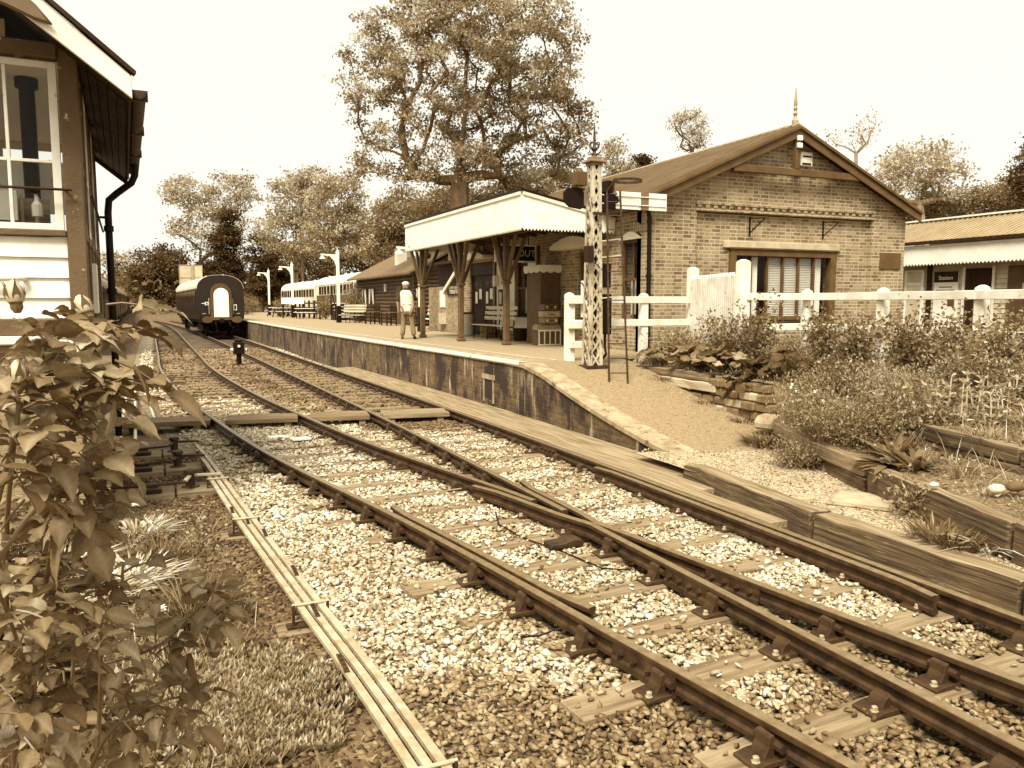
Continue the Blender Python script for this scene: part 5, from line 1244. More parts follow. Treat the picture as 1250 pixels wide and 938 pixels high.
# ================================================================ COACHES
def coach_profile(w=2.76, zb=1.05, zs=2.95, zr=3.78):
    P = [(w/2-.05, zb), (w/2, zb+.35), (w/2+.02, zb+.9), (w/2-.02, zs)]
    for k in range(1, 9):
        a = k/9*PI/2; P.append(((w/2-.02)*math.cos(a)**.8, zs+(zr-zs)*math.sin(a)))
    P.append((0, zr)); Q = [(-x, z) for x, z in P[:-1]][::-1]; return P+Q
CGL = M('coach_glass', .02, .06, 1.5, .08)
def coach(name, label, loc, rz, L, body, roofm, group, doors=True, windows=True, cream=None, end=True, sides=(-1,)):
    t = thing(name, label, 'railway coach', loc, rz, group); P = coach_profile(); n = len(P)
    mb = MB(); mb.prism(P, 0, L, 'y'); b_ = mb.build('body', body, t)
    i0 = 3; rp = [(x*1.012, z+.015) for x, z in P if z >= 2.94]; rp2 = [(x*.99, z-.02) for x, z in rp]
    rm_ = MB()
    for k in range(len(rp)-1): rm_.prism([rp[k], rp[k+1], rp2[k+1], rp2[k]], -.04, L+.04, 'y')
    ro = rm_.build('roof', roofm, t)
    rv = MB()
    for k in range(6): rv.lathe([(.12, 0), (.12, .08), (.04, .12)], 8, ((-1)**k*.35, 1.5+k*(L-3)/5, 3.74))
    rv.build('roof_vent', roofm, ro)
    pn = MB()
    for s in (-1, 1):
        xx = s*1.41
        if cream: pn.box(min(xx-s*.02, xx+s*.003), max(xx-s*.02, xx+s*.003), .05, L-.05, 2.02, 2.9)
        k = 0; y = .6
        while y < L-1.2:
            wwid = .62 if k % 4 == 0 else 1.15
            if windows and s in sides:
                f = MB().box(min(xx, xx+s*.008), max(xx, xx+s*.008), y-.05, y+wwid+.05, 2.06, 2.84).build('window', DARKW if not cream else BROWN, t)
                MB().box(min(xx, xx+s*.012), max(xx, xx+s*.012), y, y+wwid, 2.12, 2.78).build('pane', CGL, f)
            if doors and k % 4 == 0 and s in sides: MB().box(min(xx, xx+s*.018), max(xx, xx+s*.018), y-.14, y-.11, 1.1, 2.9).box(min(xx, xx+s*.018), max(xx, xx+s*.018), y+wwid+.11, y+wwid+.14, 1.1, 2.9).build('door_edging', DARKW, t)
            y += wwid+.38; k += 1
    if cream: pn.build('cream_upper_panels', cream, t)
    for y in (2.4, L-2.6):
        bg2 = MB(); bg2.box(-1.05, -.95, y-1.7, y+1.7, .35, .75).box(.95, 1.05, y-1.7, y+1.7, .35, .75).box(-.9, .9, y-.3, y+.3, .3, .8)
        bo = bg2.build('bogie', BLACK, t)
        for yy in (y-1.25, y+1.25):
            w_ = MB()
            for s in (-1, 1): w_.tube([(s*.72, yy, .46), (s*.86, yy, .46)], .46, 18)
            w_.tube([(-.75, yy, .46), (.75, yy, .46)], .07, 8).build('wheelset', BLACK, bo)
    MB().box(-1.2, 1.2, .2, L-.2, .85, 1.04).box(-1.1, -.5, L*.38, L*.62, .4, .85).box(.4, 1.1, L*.4, L*.55, .45, .85).build('underframe', BLACK, t)
    if end:
        e = MB(); n_ = 10
        A = [(.62, 1.02), (.62, 2.65)]+[(.62*math.cos(PI*k/n_), 2.65+.62*math.sin(PI*k/n_)) for k in range(1, n_)]+[(-.62, 2.65), (-.62, 1.02)]
        B = [(.44, 1.2), (.44, 2.55)]+[(.44*math.cos(PI*k/n_), 2.55+.44*math.sin(PI*k/n_)) for k in range(1, n_)]+[(-.44, 2.55), (-.44, 1.2)]
        e.prism(A, -.22, .0, 'y'); g = e.build('gangway', BROWN, t); MB().prism(B, -.245, -.221, 'y').build('gangway_door', M('white_gangway_door', .8, .9, 2, .5), g)
        C = [(x*1.08, z+.03 if z > 1.3 else z) for x, z in B]; MB().prism(C, -.235, -.2205, 'y').build('door_surround', BLACK, g)
        for s in (-1, 1):
            q = MB(); q.tube([(s*.86, 0, 1.05), (s*.86, -.42, 1.05)], .09, 10); q.lathe([(.01, 0)], 3); q = MB().tube([(s*.86, .0, 1.05), (s*.86, -.42, 1.05)], .09, 10)
            q.build('buffer_shank', BLACK, t); q2 = MB(); m_ = 20
            q2.prism([(s*.86+.31*math.cos(2*PI*k/m_), 1.05+.20*math.sin(2*PI*k/m_)) for k in range(m_)], -.48, -.43, 'y').build('buffer_head', BROWN, t)
        MB().box(-1.25, 1.25, -.05, .0, .85, 1.2).build('headstock', BLACK, t)
        MB().box(-.12, .12, -.3, -.05, .85, 1.1).tube([(-.35, -.1, 1.0), (-.35, -.25, .7), (-.3, -.2, .45)], .035, 6).tube([(.4, -.1, 1.0), (.45, -.28, .7), (.65, -.22, .5), (.7, -.2, .62)], .035, 6).build('coupling_and_pipes', BLACK, t)
        MB().box(-1.12, -.92, -.03, -.004, 2.02, 2.06).box(-.93, -.72, -.03, -.004, 1.93, 2.13).build('lamp_bracket', WHITE, t); MB().box(-.86, -.78, -.036, -.03, 1.97, 2.09).build('lamp_hole', BLACK, t)
        MB().box(.74, .93, -.03, -.004, 1.62, 1.98).build('panel_plate', WHITE, t); MB().box(.78, .89, -.036, -.03, 1.67, 1.92).build('plate_mark', BLACK, t)
        for s in (-1, 1): MB().tube([(s*.70, -.0, 1.35), (s*.70, -.07, 1.4), (s*.70, -.07, 2.3), (s*.70, 0, 2.35)], .018, 6).build('handrail', GREYM, t)
        for x_ in (-.55, .52): MB().tube([(x_, -.03, 1.1), (x_, -.16, .98), (x_*1.05, -.18, .75), (x_*.95, -.1, .6)], .03, 6).build('brake_hose', BLACK, t)
        for s in (-1, 1): MB().box(s*1.0-.1, s*1.0+.1, -.03, -.004, 1.40, 1.43).build('step', GREYM, t)
    return t
CB = M('coach_dark_paint', .008, .013, 1.5, .35); CRF = M('coach_roof_grey', .45, .58, 2, .6)
a0 = 52.7; rzc = -math.atan((xA(a0+18)-xA(a0))/18)
coach('railway_coach', 'dark coach with a bright white gangway door, standing at the platform edge', (xA(a0), a0, 0), rzc, 19.4, CB, CRF, 'coaches')
CS = M('maroon_side', .06, .09, 1.5, .3)
OLR = M('old_roof', .3, .42, 2, .7)
for k, (lab, mt) in enumerate((('coach on the siding just behind the signal cabin, nearest of the siding train', CS), ('second coach of the siding train beyond the signal cabin', M('brown_side', .06, .09, 1.5, .4)), ('third coach of the siding train, behind the rose tips', CS), ('fourth coach of the siding train, small and pale-sided', M('pale_side', .22, .3, 1.5, .5)), ('last coach of the siding train, at its far end', MATS['brown_side']))):
    y = 38.5+19.9*k; coach('railway_coach', lab, (-4.0-.0215*(y-39.5), y, 0), math.atan(.0215), 19.4, mt, OLR, 'coaches of the siding train', end=False, sides=(1,))
PCR = M('cream_coach', .62, .74, 2, .4)
coach('railway_coach', 'cream and brown parked coach with a white roof, beside the log cabin', (15.0, 57.5, .75), .0, 21, M('coach_brown', .07, .10, 2, .4), WHITE, 'coaches', cream=PCR)
coach('railway_coach', 'pale parked coach behind the farther lamp posts', (15.1, 80, .6), .03, 20, PCR, WHITE, 'coaches', cream=PCR, end=False)
coach('railway_coach', 'small distant coach showing past the shoulder of the dark coach', (5.6, 84, 0), .06, 18, M('far_coach', .12, .2, 2, .5), WHITE, 'coaches')

# ================================================================ WATER TOWER, LOG CABIN, TIMBER BUILDING
t = thing('water_tower', 'square riveted water tank on a tall frame beyond the dark coach', 'water tower', (3.15, 103, -.2))
TK = M('tank_plate', .34, .48, 1.2, .7, .1, 20, spots=(.2, 2.5, .62))
MB().box(-1.25, 1.25, -1.25, 1.25, 3.75, 6.7).build('tank', TK, t)
q = MB()
for k in (-1.27, -.01, 1.24):
    q.box(k-.0, k+.04, -1.29, -1.25, 3.75, 6.7)
for z in (3.75, 5.2, 6.66): q.box(-1.29, 1.29, -1.30, -1.25, z, z+.05).box(-1.30, -1.25, -1.29, 1.29, z, z+.05)
q.box(.15, .32, -1.36, -1.29, 3.8, 6.75); q.build('flanges', M('tank_flange', .24, .32, 2, .7), t)
q = MB()
for sx in (-1.1, 1.1):
    for sy in (-1.1, 1.1): q.box(sx-.12, sx+.12, sy-.12, sy+.12, 0, 3.5)
q.box(-1.4, 1.4, -1.4, 1.4, 3.5, 3.74); q.bar((-1.1, -1.1, .3), (1.1, -1.1, 3.4), .08, .08).bar((1.1, -1.1, .3), (-1.1, -1.1, 3.4), .08, .08); q.build('stand', DARKW, t)
q = MB(); q.tube([(-1.3, -.2, 3.6), (-2.6, -.4, 3.6), (-2.7, -.4, 3.4), (-2.7, -.4, 2.6)], .12, 8).build('water_spout', DARKW, t)
t = thing('log_cabin', 'dark log cabin with a low roof and a square chimney, behind the person', 'log cabin', (11.5, 38.0, PZ))
LG = M('log_wood', .03, .075, 5, .7, .4, 15, stretch=(1, .2, 1))
lg = MB(); z = .11; k = 0
while z < 2.6:
    lg.tube([(.0, -.25, z), (.0, 13.2, z)], .115, 8); lg.tube([(-.25, .0, z+.0), (5, .0, z+.0)], .115, 8); z += .205; k += 1
lg.box(.0, 5, .05, 13, 0, 2.6); lg.prism([(.1, 2.6), (4.9, 2.6), (2.5, 4.0)], .02, 12.9, 'y'); lg.build('wall', LG, t)
rf = MB(); rf.prism([(-.65, 2.5), (2.5, 4.1), (5.6, 2.5), (5.6, 2.6), (2.5, 4.22), (-.65, 2.6)], -.6, 13.6, 'y'); ro = rf.build('roof', M('cabin_shingle', .09, .14, 4, .85, .4, 25), t)
MB().box(.55, 1.1, 5.7, 6.25, 2.9, 4.15).build('chimney', CREAM, ro); MB().box(.45, 1.2, 5.6, 6.35, 4.15, 4.26).build('chimney_cap', DARKW, ro)
for y in (8.3, 10.2):
    f = MB().box(-.16, -.11, y, y+1.3, .95, 2.0).build('window', BROWN, t); MB().box(-.175, -.161, y+.08, y+1.22, 1.02, 1.92).build('pane', M('dim_glass', .02, .04, 2, .1), f)
    MB().prism([(y+.08, 1.92), (y+.6, 1.92), (y+.25, 1.05), (y+.08, 1.05)], -.182, -.176, 'x').prism([(y+1.22, 1.92), (y+.8, 1.92), (y+1.05, 1.05), (y+1.22, 1.05)], -.182, -.176, 'x').build('curtain', WHITE, f)
MB().box(-.22, -.115, 5.6, 5.75, 1.75, 2.15).build('wall_lamp', WHITE, t); MB().box(-.15, -.115, 2.5, 3.5, 0, 2.0).build('door', BROWN, t)
t = thing('timber_steps', 'white-edged timber steps up to the parked coach', 'steps', (10.9, 51.8, PZ))
for k in range(5): MB().box(-.7, .7, k*.28, k*.28+.3, 0, .22*(k+1)-.03).build('step', DARKW, t); MB().box(-.72, .72, k*.28-.02, k*.28+.05, .22*(k+1)-.03, .22*(k+1)+.02).build('white_edge', WHITE, t)
for s in (-.75, .75): MB().bar((s, 0, .9), (s, 1.4, 2.0), .06, .06).bar((s, 0, 0), (s, 0, .9), .06, .06).bar((s, 1.4, 0), (s, 1.4, 2), .06, .06).build('handrail', BLACK, t)
t = thing('post_rail_fence', 'dark post and rail fence in front of the parked coaches', 'fence', (9.9, 56, PZ))
for k in range(9): MB().box(-.06, .06, k*2.2-.06, k*2.2+.06, 0, 1.3).build('fence_post', BLACK, t)
for z in (.5, 1.1): MB().box(-.03, .03, 0, 17.6, z-.05, z+.05).build('rail', BLACK, t)
t = thing('station_name_board', 'small blank white board on dark legs beside the lamp posts', 'name board', (8.75, 60.5, PZ), -.5)
MB().box(-.85, .85, -.04, .04, 1.05, 1.5).build('board', WHITE, t); MB().box(-.8, -.7, -.03, .03, 0, 1.05).box(.7, .8, -.03, .03, 0, 1.05).build('legs', BLACK, t)
for k, (x, y) in enumerate(((9.4, 58.5), (8.8, 66), (9.0, 70.5))):
    t = thing('picnic_table', ['pale picnic table nearest the name board', 'picnic table between the two farther lamps', 'picnic table beside the farthest lamp'][k], 'picnic table', (x, y, PZ), .3*k, 'picnic tables on the platform')
    MB().box(-.8, .8, -.35, .35, .70, .75).build('table_top', CREAM, t)
    for s in (-1, 1):
        MB().box(-.8, .8, s*.72-.13, s*.72+.13, .42, .46).build('bench_seat', CREAM, t); MB().bar((s*.6, -.75, 0), (s*.6, -.2, .7), .06, .08).bar((s*.6, .75, 0), (s*.6, .2, .7), .06, .08).bar((s*.6, -.75, .38), (s*.6, .75, .38), .05, .08).build('leg', DARKW, t)
# timber building on the far side of the yard
t = thing('timber_building', 'pale boarded timber building with a ribbed roof and a white sawtooth valance', 'building', (25.0, 12.0, .6))
SB_ = M('pale_boards', .42, .55, 3, .6)
LB = 11.0; VZ = 2.83
wl = MB(); k = 0; z = -.3
while z < 3.3: wl.add([(0.0, 0, z), (0, LB, z), (.03, LB, z+.155), (.03, 0, z+.155), (.08, 0, z), (.08, LB, z), (.08, LB, z+.155), (.08, 0, z+.155)], [(0, 1, 2, 3), (7, 6, 5, 4), (0, 1, 5, 4), (2, 3, 7, 6), (1, 2, 6, 5), (0, 3, 7, 4)]); z += .16
wl.box(.08, 5, 0, .1, -.3, 3.4).box(.08, 5, LB-.1, LB, -.3, 3.4).box(4.9, 5, .1, LB-.1, -.3, 3.4); wl.build('wall', SB_, t)
valance((-.55, LB+.3), (-.55, -.3), 3.47, 3.47, t, zb=VZ, pitch=.13, dep=.07)
rf = MB(); rf.prism([(-.65, 3.50), (1.9, 4.45), (5.5, 3.2), (5.5, 3.28), (1.9, 4.53), (-.65, 3.58)], -.4, LB+.4, 'y')
y = -.35
while y < LB+.4: rf.bar((-.65, y, 3.60), (1.9, y, 4.55), .05, .045); y += .20
ro = rf.build('roof', M('yard_roof', .24, .32, 2, .5), t); MB().box(1.7, 2.1, -.4, LB+.4, 4.56, 4.62).build('ridge_cap', CREAM, ro)
MB().box(-.70, -.64, -.4, LB+.4, 3.48, 3.6).build('gutter', DARKW, ro); MB().box(-.55, .0, -.3, LB+.3, 3.3, 3.36).build('soffit', BROWN, t)
f = MB().box(-.06, -.002, 8.5, 9.3, .5, 2.65).build('window_frame', WHITE, t); MB().box(-.066, -.061, 8.6, 9.2, .6, 2.1).box(-.066, -.061, 8.6, 9.2, 2.2, 2.58).build('pane', SB_, f)
MB().box(-.08, -.002, 8.2, 8.36, -.3, 2.8).build('dark_post', DARKW, t)
f = MB().box(-.05, -.002, 7.15, 8.08, .55, 2.55).build('notice_board', WHITE, t); MB().box(-.058, -.051, 7.15, 8.08, 2.18, 2.55).build('notice_heading', DARKW, f)
text_mesh('Station', .20, WHITE, f, (-.06, 7.62, 2.33), (PI/2, 0, -PI/2), depth=.002)
q = MB();
for k, w_ in enumerate((.5, .75, .6)): q.box(-.056, -.051, 7.62-w_/2, 7.62+w_/2, 2.0-k*.11, 2.035-k*.11)
q.box(-.056, -.051, 7.25, 7.52, 1.35, 1.62); q.build('notice_print', BROWN, f)
dr = MB().box(-.04, -.002, 5.9, 6.9, -.3, 2.62).build('door', DARKW, t); MB().box(-.08, -.041, 5.83, 5.91, -.3, 2.68).box(-.08, -.041, 6.89, 6.97, -.3, 2.68).build('door_frame', CREAM, dr)
dr = MB().box(-.04, -.002, 2.6, 5.4, -.3, 2.66).build('wide_doorway', M('doorway_dark', .05, .08, 2, .6), t); MB().box(-.05, -.041, 4.4, 4.9, 1.7, 2.1).build('door_notice', GREYM, dr)
# ================================================================ PERSON
def skin(name, pts, edges, radii, mat, parent, root=0, sub=2):
    me = bpy.data.meshes.new(name); me.from_pydata(pts, edges, []); o = bpy.data.objects.new(name, me); COL.objects.link(o)
    o.modifiers.new('s', 'SKIN'); sv = me.skin_vertices[0].data
    for i, r in enumerate(radii):
        sv[i].radius = (r, r) if not isinstance(r, tuple) else r; sv[i].use_root = (i == root)
    s = o.modifiers.new('d', 'SUBSURF'); s.levels = sub; s.render_levels = sub
    dg = bpy.context.evaluated_depsgraph_get(); m2 = bpy.data.meshes.new_from_object(o.evaluated_get(dg)); m2.name = name
    bpy.data.objects.remove(o); m2.materials.clear(); m2.materials.append(mat); m2.shade_smooth()
    q = bpy.data.objects.new(name, m2); COL.objects.link(q); q.parent = parent; return q
pr = thing('person', 'person in a pale cap, high-visibility vest and pale trousers holding up a camera', 'person', (6.92, 24.2, PZ), -math.radians(23.5))
J = dict(pel=(.06, 0, .93), sp1=(.05, .01, 1.10), sp2=(.03, .0, 1.28), chest=(.02, 0, 1.40), neck=(.0, .02, 1.50), head0=(.0, .04, 1.58), head1=(-.005, .05, 1.68),
         lsh=(-.17, 0, 1.41), lel=(-.25, -.02, 1.13), lwr=(-.24, .04, .90), lha=(-.235, .06, .83), rsh=(.20, 0, 1.41), rel=(.33, .10, 1.20), rwr=(.34, .22, 1.44), rha=(.33, .25, 1.51),
         lhip=(-.03, 0, .90), lkn=(-.08, .03, .50), lan=(-.12, -.02, .09), lto=(-.13, .13, .04), rhip=(.15, 0, .90), rkn=(.20, -.02, .50), ran=(.25, -.06, .09), rto=(.28, .08, .04))
R_ = dict(pel=.15, sp1=.13, sp2=.135, chest=.125, neck=.065, head0=.085, head1=.10, lsh=.065, lel=.042, lwr=.030, lha=.034, rsh=.065, rel=.042, rwr=.030, rha=.034, lhip=.092, lkn=.058, lan=.042, lto=.036, rhip=.092, rkn=.058, ran=.042, rto=.036)
E_ = [('pel', 'sp1'), ('sp1', 'sp2'), ('sp2', 'chest'), ('chest', 'neck'), ('neck', 'head0'), ('head0', 'head1'), ('chest', 'lsh'), ('lsh', 'lel'), ('lel', 'lwr'), ('lwr', 'lha'), ('chest', 'rsh'), ('rsh', 'rel'), ('rel', 'rwr'), ('rwr', 'rha'),
      ('pel', 'lhip'), ('lhip', 'lkn'), ('lkn', 'lan'), ('lan', 'lto'), ('pel', 'rhip'), ('rhip', 'rkn'), ('rkn', 'ran'), ('ran', 'rto')]
for hnd, base, dirs in (('lha', J['lha'], [(-.02, .02, -.05), (-.01, .03, -.065), (.005, .03, -.065), (.02, .02, -.055), (.03, .03, -.02)]), ('rha', J['rha'], [(-.03, .02, .04), (-.015, .03, .055), (.0, .035, .055), (.015, .03, .045), (-.035, -.01, .02)])):
    for k, d in enumerate(dirs):
        a, b_ = f'{hnd}{k}a', f'{hnd}{k}b'; J[a] = tuple(base[i]+d[i]*.7 for i in range(3)); J[b_] = tuple(base[i]+d[i]*1.25+(.0, .012, 0)[i] for i in range(3)); R_[a] = .0095; R_[b_] = .008; E_ += [(hnd, a), (a, b_)]
def fig(name, keys, mat, grow=0, extra=None, sub=2):
    ks = [k for k in J if k in keys]; ix = {k: i for i, k in enumerate(ks)}
    rad = [(extra or {}).get(k, R_[k] if isinstance(R_[k], tuple) else R_[k]+grow) for k in ks]
    return skin(name, [J[k] for k in ks], [(ix[a], ix[b_]) for a, b_ in E_ if a in ix and b_ in ix], rad, mat, pr, 0, sub)
fig('body', set(J), M('skin', .26, .32, 6, .6))
fig('trousers', {'pel', 'lhip', 'lkn', 'lan', 'rhip', 'rkn', 'ran'}, M('pale_trousers', .13, .20, 6, .85, .3, 20), .026, {'lan': .085, 'ran': .085, 'pel': .165})
fig('dark_shirt', {'chest', 'lsh', 'lel', 'rsh', 'rel'}, M('dark_shirt', .02, .035, 5, .8), .02, {'chest': .10})
vm = MB(); n_ = 16; RG = [(.86, .225, .185, .06), (.95, .225, .19, .06), (1.12, .215, .175, .045), (1.28, .215, .17, .03), (1.38, .225, .165, .02), (1.45, .20, .145, .015), (1.51, .11, .10, .005)]; vs = []
for (z, a, b_, cx) in RG:
    for k in range(n_): vs.append((cx+a*math.cos(2*PI*k/n_), .01+b_*math.sin(2*PI*k/n_), z))
vm.add(vs, [(i*n_+j, i*n_+(j+1) % n_, (i+1)*n_+(j+1) % n_, (i+1)*n_+j) for i in range(len(RG)-1) for j in range(n_)]); vm.build('vest', M('pale_vest', .5, .66, 8, .7, .4, 14), pr, smooth=True)
MB().box(-.10, .18, -.172, -.160, 1.08, 1.13).build('reflective_band', WHITE, pr)
MB().ball((0, .045, 1.70), .118, 12, (1, 1.05, .75)).prism([(-.1, 1.665), (.1, 1.665), (.08, 1.68), (-.08, 1.68)], .1, .23, 'y').build('cap', M('pale_cap', .55, .66, 8, .7), pr, smooth=True)
MB().ball((0, .005, 1.60), .102, 10, (1, .85, .8)).build('hair', M('grey_hair', .10, .2, 20, .8), pr, smooth=True)
for (k, x, y) in ((0, -.125, .04), (1, .265, -.0)): MB().ball((x, y, .045), .075, 10, (.7, 1.9, .62)).build('shoe', BLACK if k else M('brown_shoe', .08, .12, 5, .6), pr, smooth=True)
t = thing('camera', 'small dark camera held up in the right hand of the person', 'camera', (7.315, 24.36, 2.50), -.4)
MB().box(-.06, .06, -.02, .03, -.04, .04).build('case', BLACK, t, bevel=.01); MB().tube([(0, .03, 0), (0, .07, 0)], .028, 10).build('lens', BLACK, t)

# ================================================================ LEAVES
def nrm(a): return a/np.maximum(np.linalg.norm(a, axis=-1, keepdims=True), 1e-9)
def kites(P, D, Nn, L, Wd, tone, fold=.15):
    """one folded four-cornered leaf each"""
    n = len(P); D = nrm(D); B = nrm(np.cross(D, Nn)); Nn = np.cross(B, D); L = np.asarray(L).reshape(-1, 1)*np.ones((n, 1)); Wd = np.asarray(Wd).reshape(-1, 1)*np.ones((n, 1))
    V = np.stack([P, P+D*L*.45+B*Wd+Nn*L*fold, P+D*L, P+D*L*.45-B*Wd+Nn*L*fold], 1).reshape(-1, 3)
    F = np.arange(4*n).reshape(n, 4); return V, F, np.repeat(tone, 4)
def rdir(n, up=0.0):
    d = nrm(RNG.normal(size=(n, 3))); d[:, 2] += up; return nrm(d)
def blades(P, D, L, Wd, tone, bend=.5):
    """grass-like blades of three segments that bend over"""
    n = len(P); D = nrm(D); H_ = D.copy(); H_[:, 2] = 0; H_ = nrm(H_+1e-6); B = np.stack([-H_[:, 1], H_[:, 0], np.zeros(n)], 1); L = np.asarray(L).reshape(-1, 1)*np.ones((n, 1)); Wd = np.asarray(Wd).reshape(-1, 1)*np.ones((n, 1))
    rows = []
    for k, (t, w_) in enumerate(((0, .8), (.35, 1), (.7, .75), (1, .08))):
        c = P+D*L*t+H_*L*bend*t*t*.6-np.array([0, 0, 1])*L*bend*t*t*.45
        rows += [c-B*Wd*w_, c+B*Wd*w_]
    V = np.stack(rows, 1).reshape(-1, 3); base = (np.arange(n)*8)[:, None]
    F = np.concatenate([base+np.array([[2*k, 2*k+1, 2*k+3, 2*k+2]]) for k in range(3)], 0)
    return V, F, np.repeat(tone, 8)
def merge(*parts):
    Vs, Fs, Ts = [], [], []; o = 0
    for V, F, T in parts: Vs.append(V); Fs.append(F+o); Ts.append(T); o += len(V)
    return np.concatenate(Vs), np.concatenate(Fs), np.concatenate(Ts)
def tones(n, t, sd=.3): return np.clip(RNG.lognormal(math.log(t), sd, n), .012, .9)
CAMP = np.array([0, 0, 2.07]); _p = math.atan(99/975); _y = math.radians(23.5)
_F = np.array([math.sin(_y)*math.cos(_p), math.cos(_y)*math.cos(_p), -math.sin(_p)]); _R = np.array([math.cos(_y), -math.sin(_y), 0]); _D = np.array([-math.sin(_y)*math.sin(_p), -math.cos(_y)*math.sin(_p), -math.cos(_p)]); _H = np.array([math.sin(_y), math.cos(_y), 0])
def at(px, py, d):
    """point of the place seen at photo position px,py, at ground distance d"""
    r = _F+_R*(px-625)/975+_D*(py-469)/975; return CAMP+r*d/(r@_H)

# ================================================================ TREES
def tree(name, label, base, lobes, tips, leaves, lsize, tone, group=None, trunk=.3, fork=.35, seed=1, clus=.7, bark=None, cat='tree', flat=.55, leafm=None, sd=.28, stems=1, minr=.012):
    """lobes: (x,y,z,rx,ry,rz) about the base. Tips are sown through the lobes; each is joined to the nearest limb already grown."""
    rg = np.random.default_rng(seed); t = thing(name, label, cat, tuple(base), 0, group)
    vol = np.array([l[3]*l[4]*l[5] for l in lobes])**.8; pk = rg.choice(len(lobes), tips, p=vol/vol.sum()); T = []
    for k in pk:
        l = lobes[k]; d = nrm(rg.normal(size=3)); r = rg.uniform(.18, 1)**.45
        T.append((l[0]+d[0]*l[3]*r, l[1]+d[1]*l[4]*r, l[2]+d[2]*l[5]*r))
    T = np.array(T); ctr = np.array([np.average([l[0] for l in lobes], weights=vol), np.average([l[1] for l in lobes], weights=vol), np.average([l[2] for l in lobes], weights=vol)])
    top = ctr[2]+.35*max(l[5] for l in lobes); nodes = []; par = []; f_ = fork*top
    for s in range(stems):
        ox = 0 if stems == 1 else rg.normal()*trunk*1.5; lean = ctr[:2]*rg.uniform(.6, 1.0); prev = -1
        for k in range(10):
            q = k/9; nodes.append((ox+lean[0]*q**1.5+rg.normal()*trunk*.12*(k > 0), lean[1]*q**1.5+rg.normal()*trunk*.12*(k > 0), top*q)); par.append(prev); prev = len(nodes)-1
    order = np.argsort(np.linalg.norm(T-np.array([ctr[0]*.4, ctr[1]*.4, f_]), axis=1)); endn = []
    NA = np.zeros((tips*5+60, 3)); NA[:len(nodes)] = nodes; cnt = len(nodes)
    for i in order:
        p = T[i]; A = NA[:cnt]; dv = p-A; dist = np.linalg.norm(dv, axis=1); pen = dist+np.where(A[:, 2] > p[2]-.1*dist, .9*dist, 0)+np.where(A[:, 2] < f_, 3*(f_-A[:, 2])+.5, 0)
        j = int(np.argmin(pen)); a = A[j]; L = dist[j]; k = max(1, min(4, int(L/(clus*1.2)))); prev = j
        for q in range(1, k+1):
            s = q/k; m_ = a+(p-a)*s; m_[2] += math.sin(s*PI)*L*.06; m_ += rg.normal(size=3)*L*.035*(q < k)
            NA[cnt] = m_; par.append(prev); prev = cnt; cnt += 1
        endn.append(prev)
    NA = NA[:cnt]; w_ = np.zeros(cnt); 
    for e in endn: w_[e] += 1
    for i in range(cnt-1, -1, -1):
        if par[i] >= 0: w_[par[i]] += w_[i]
    R = np.maximum(minr, trunk*(w_/max(w_.max(), 1))**.60); R[:2] *= 1.12
    mb = MB(); kids = {}
    for i in range(cnt):
        if par[i] >= 0: kids.setdefault(par[i], []).append(i)
    done = set()
    def chain(i):
        c = [i]
        while c[-1] in kids:
            c.append(max(kids[c[-1]], key=lambda q: w_[q]))
        return c
    stack = [i for i in range(cnt) if par[i] < 0]
    while stack:
        i = stack.pop(); c = chain(i); p0 = par[i]; seq = ([p0] if p0 >= 0 else [])+c
        if len(seq) > 1:
            rr = [R[q] for q in seq]
            if p0 >= 0: rr[0] = min(R[p0], R[c[0]]*1.15)
            mb.tube([NA[q] for q in seq], rr, 7 if R[c[0]] > .06 else 4, cap=False)
        for q in c:
            for k in kids.get(q, []):
                if k not in c: stack.append(k)
    mb.build('trunk', bark or BARK, t, smooth=True)
    per = leaves//tips; n = per*tips; tp = np.repeat(T, per, 0); off = rg.normal(size=(n, 3))*np.array([1, 1, flat])*clus*.62
    P = tp+off; D = nrm(rg.normal(size=(n, 3))+np.array([0, 0, -.25])); Nn = nrm(rg.normal(size=(n, 3))+np.array([0, 0, 1.1]))
    ct = np.repeat(np.exp(rg.normal(0, sd, tips)), per); L = lsize*rg.uniform(.6, 1.35, n)
    V, F, Tn = kites(P, D, Nn, L, L*.36, np.clip(tone*ct*np.exp(rg.normal(0, .13, n)), .012, .8)); bulk('crown', V, F, leafm or FARLEAF, Tn, t)
    return t
def lobes_px(items, d, base):
    out = []
    for px, py, rx, ry, dz in items:
        c = at(px, py, d+dz); s = (d+dz)/975; out.append((c[0]-base[0], c[1]-base[1], c[2]-base[2], rx*s, rx*s, ry*s))
    return out
def ground_under(px, d):
    c = at(px, 470, d); return np.array([c[0], c[1], max(gz(c[0], c[1])-.1, -.3)])
b0 = ground_under(557, 38); b0[2] = .6
tree('broad_tree', 'huge spreading tree with visible boughs, towering behind the platform canopy', b0,
     lobes_px([(575, 75, 118, 80, 0), (495, 50, 62, 52, 1), (655, 62, 66, 58, -1), (470, 132, 50, 40, 1), (672, 130, 52, 48, -1), (480, 185, 52, 30, 2), (640, 195, 72, 45, 2), (575, 150, 70, 40, 3), (570, 20, 90, 50, 0), (560, -40, 80, 40, 0), (448, 92, 34, 40, 0), (560, 200, 60, 26, -1), (692, 160, 40, 40, 0), (470, 205, 55, 20, 0), (650, 225, 50, 18, 1), (500, 165, 40, 26, -2)], 38, b0), 720, 50000, .145, .30, trunk=.46, fork=.52, seed=11, clus=.40, flat=.50, sd=.32)
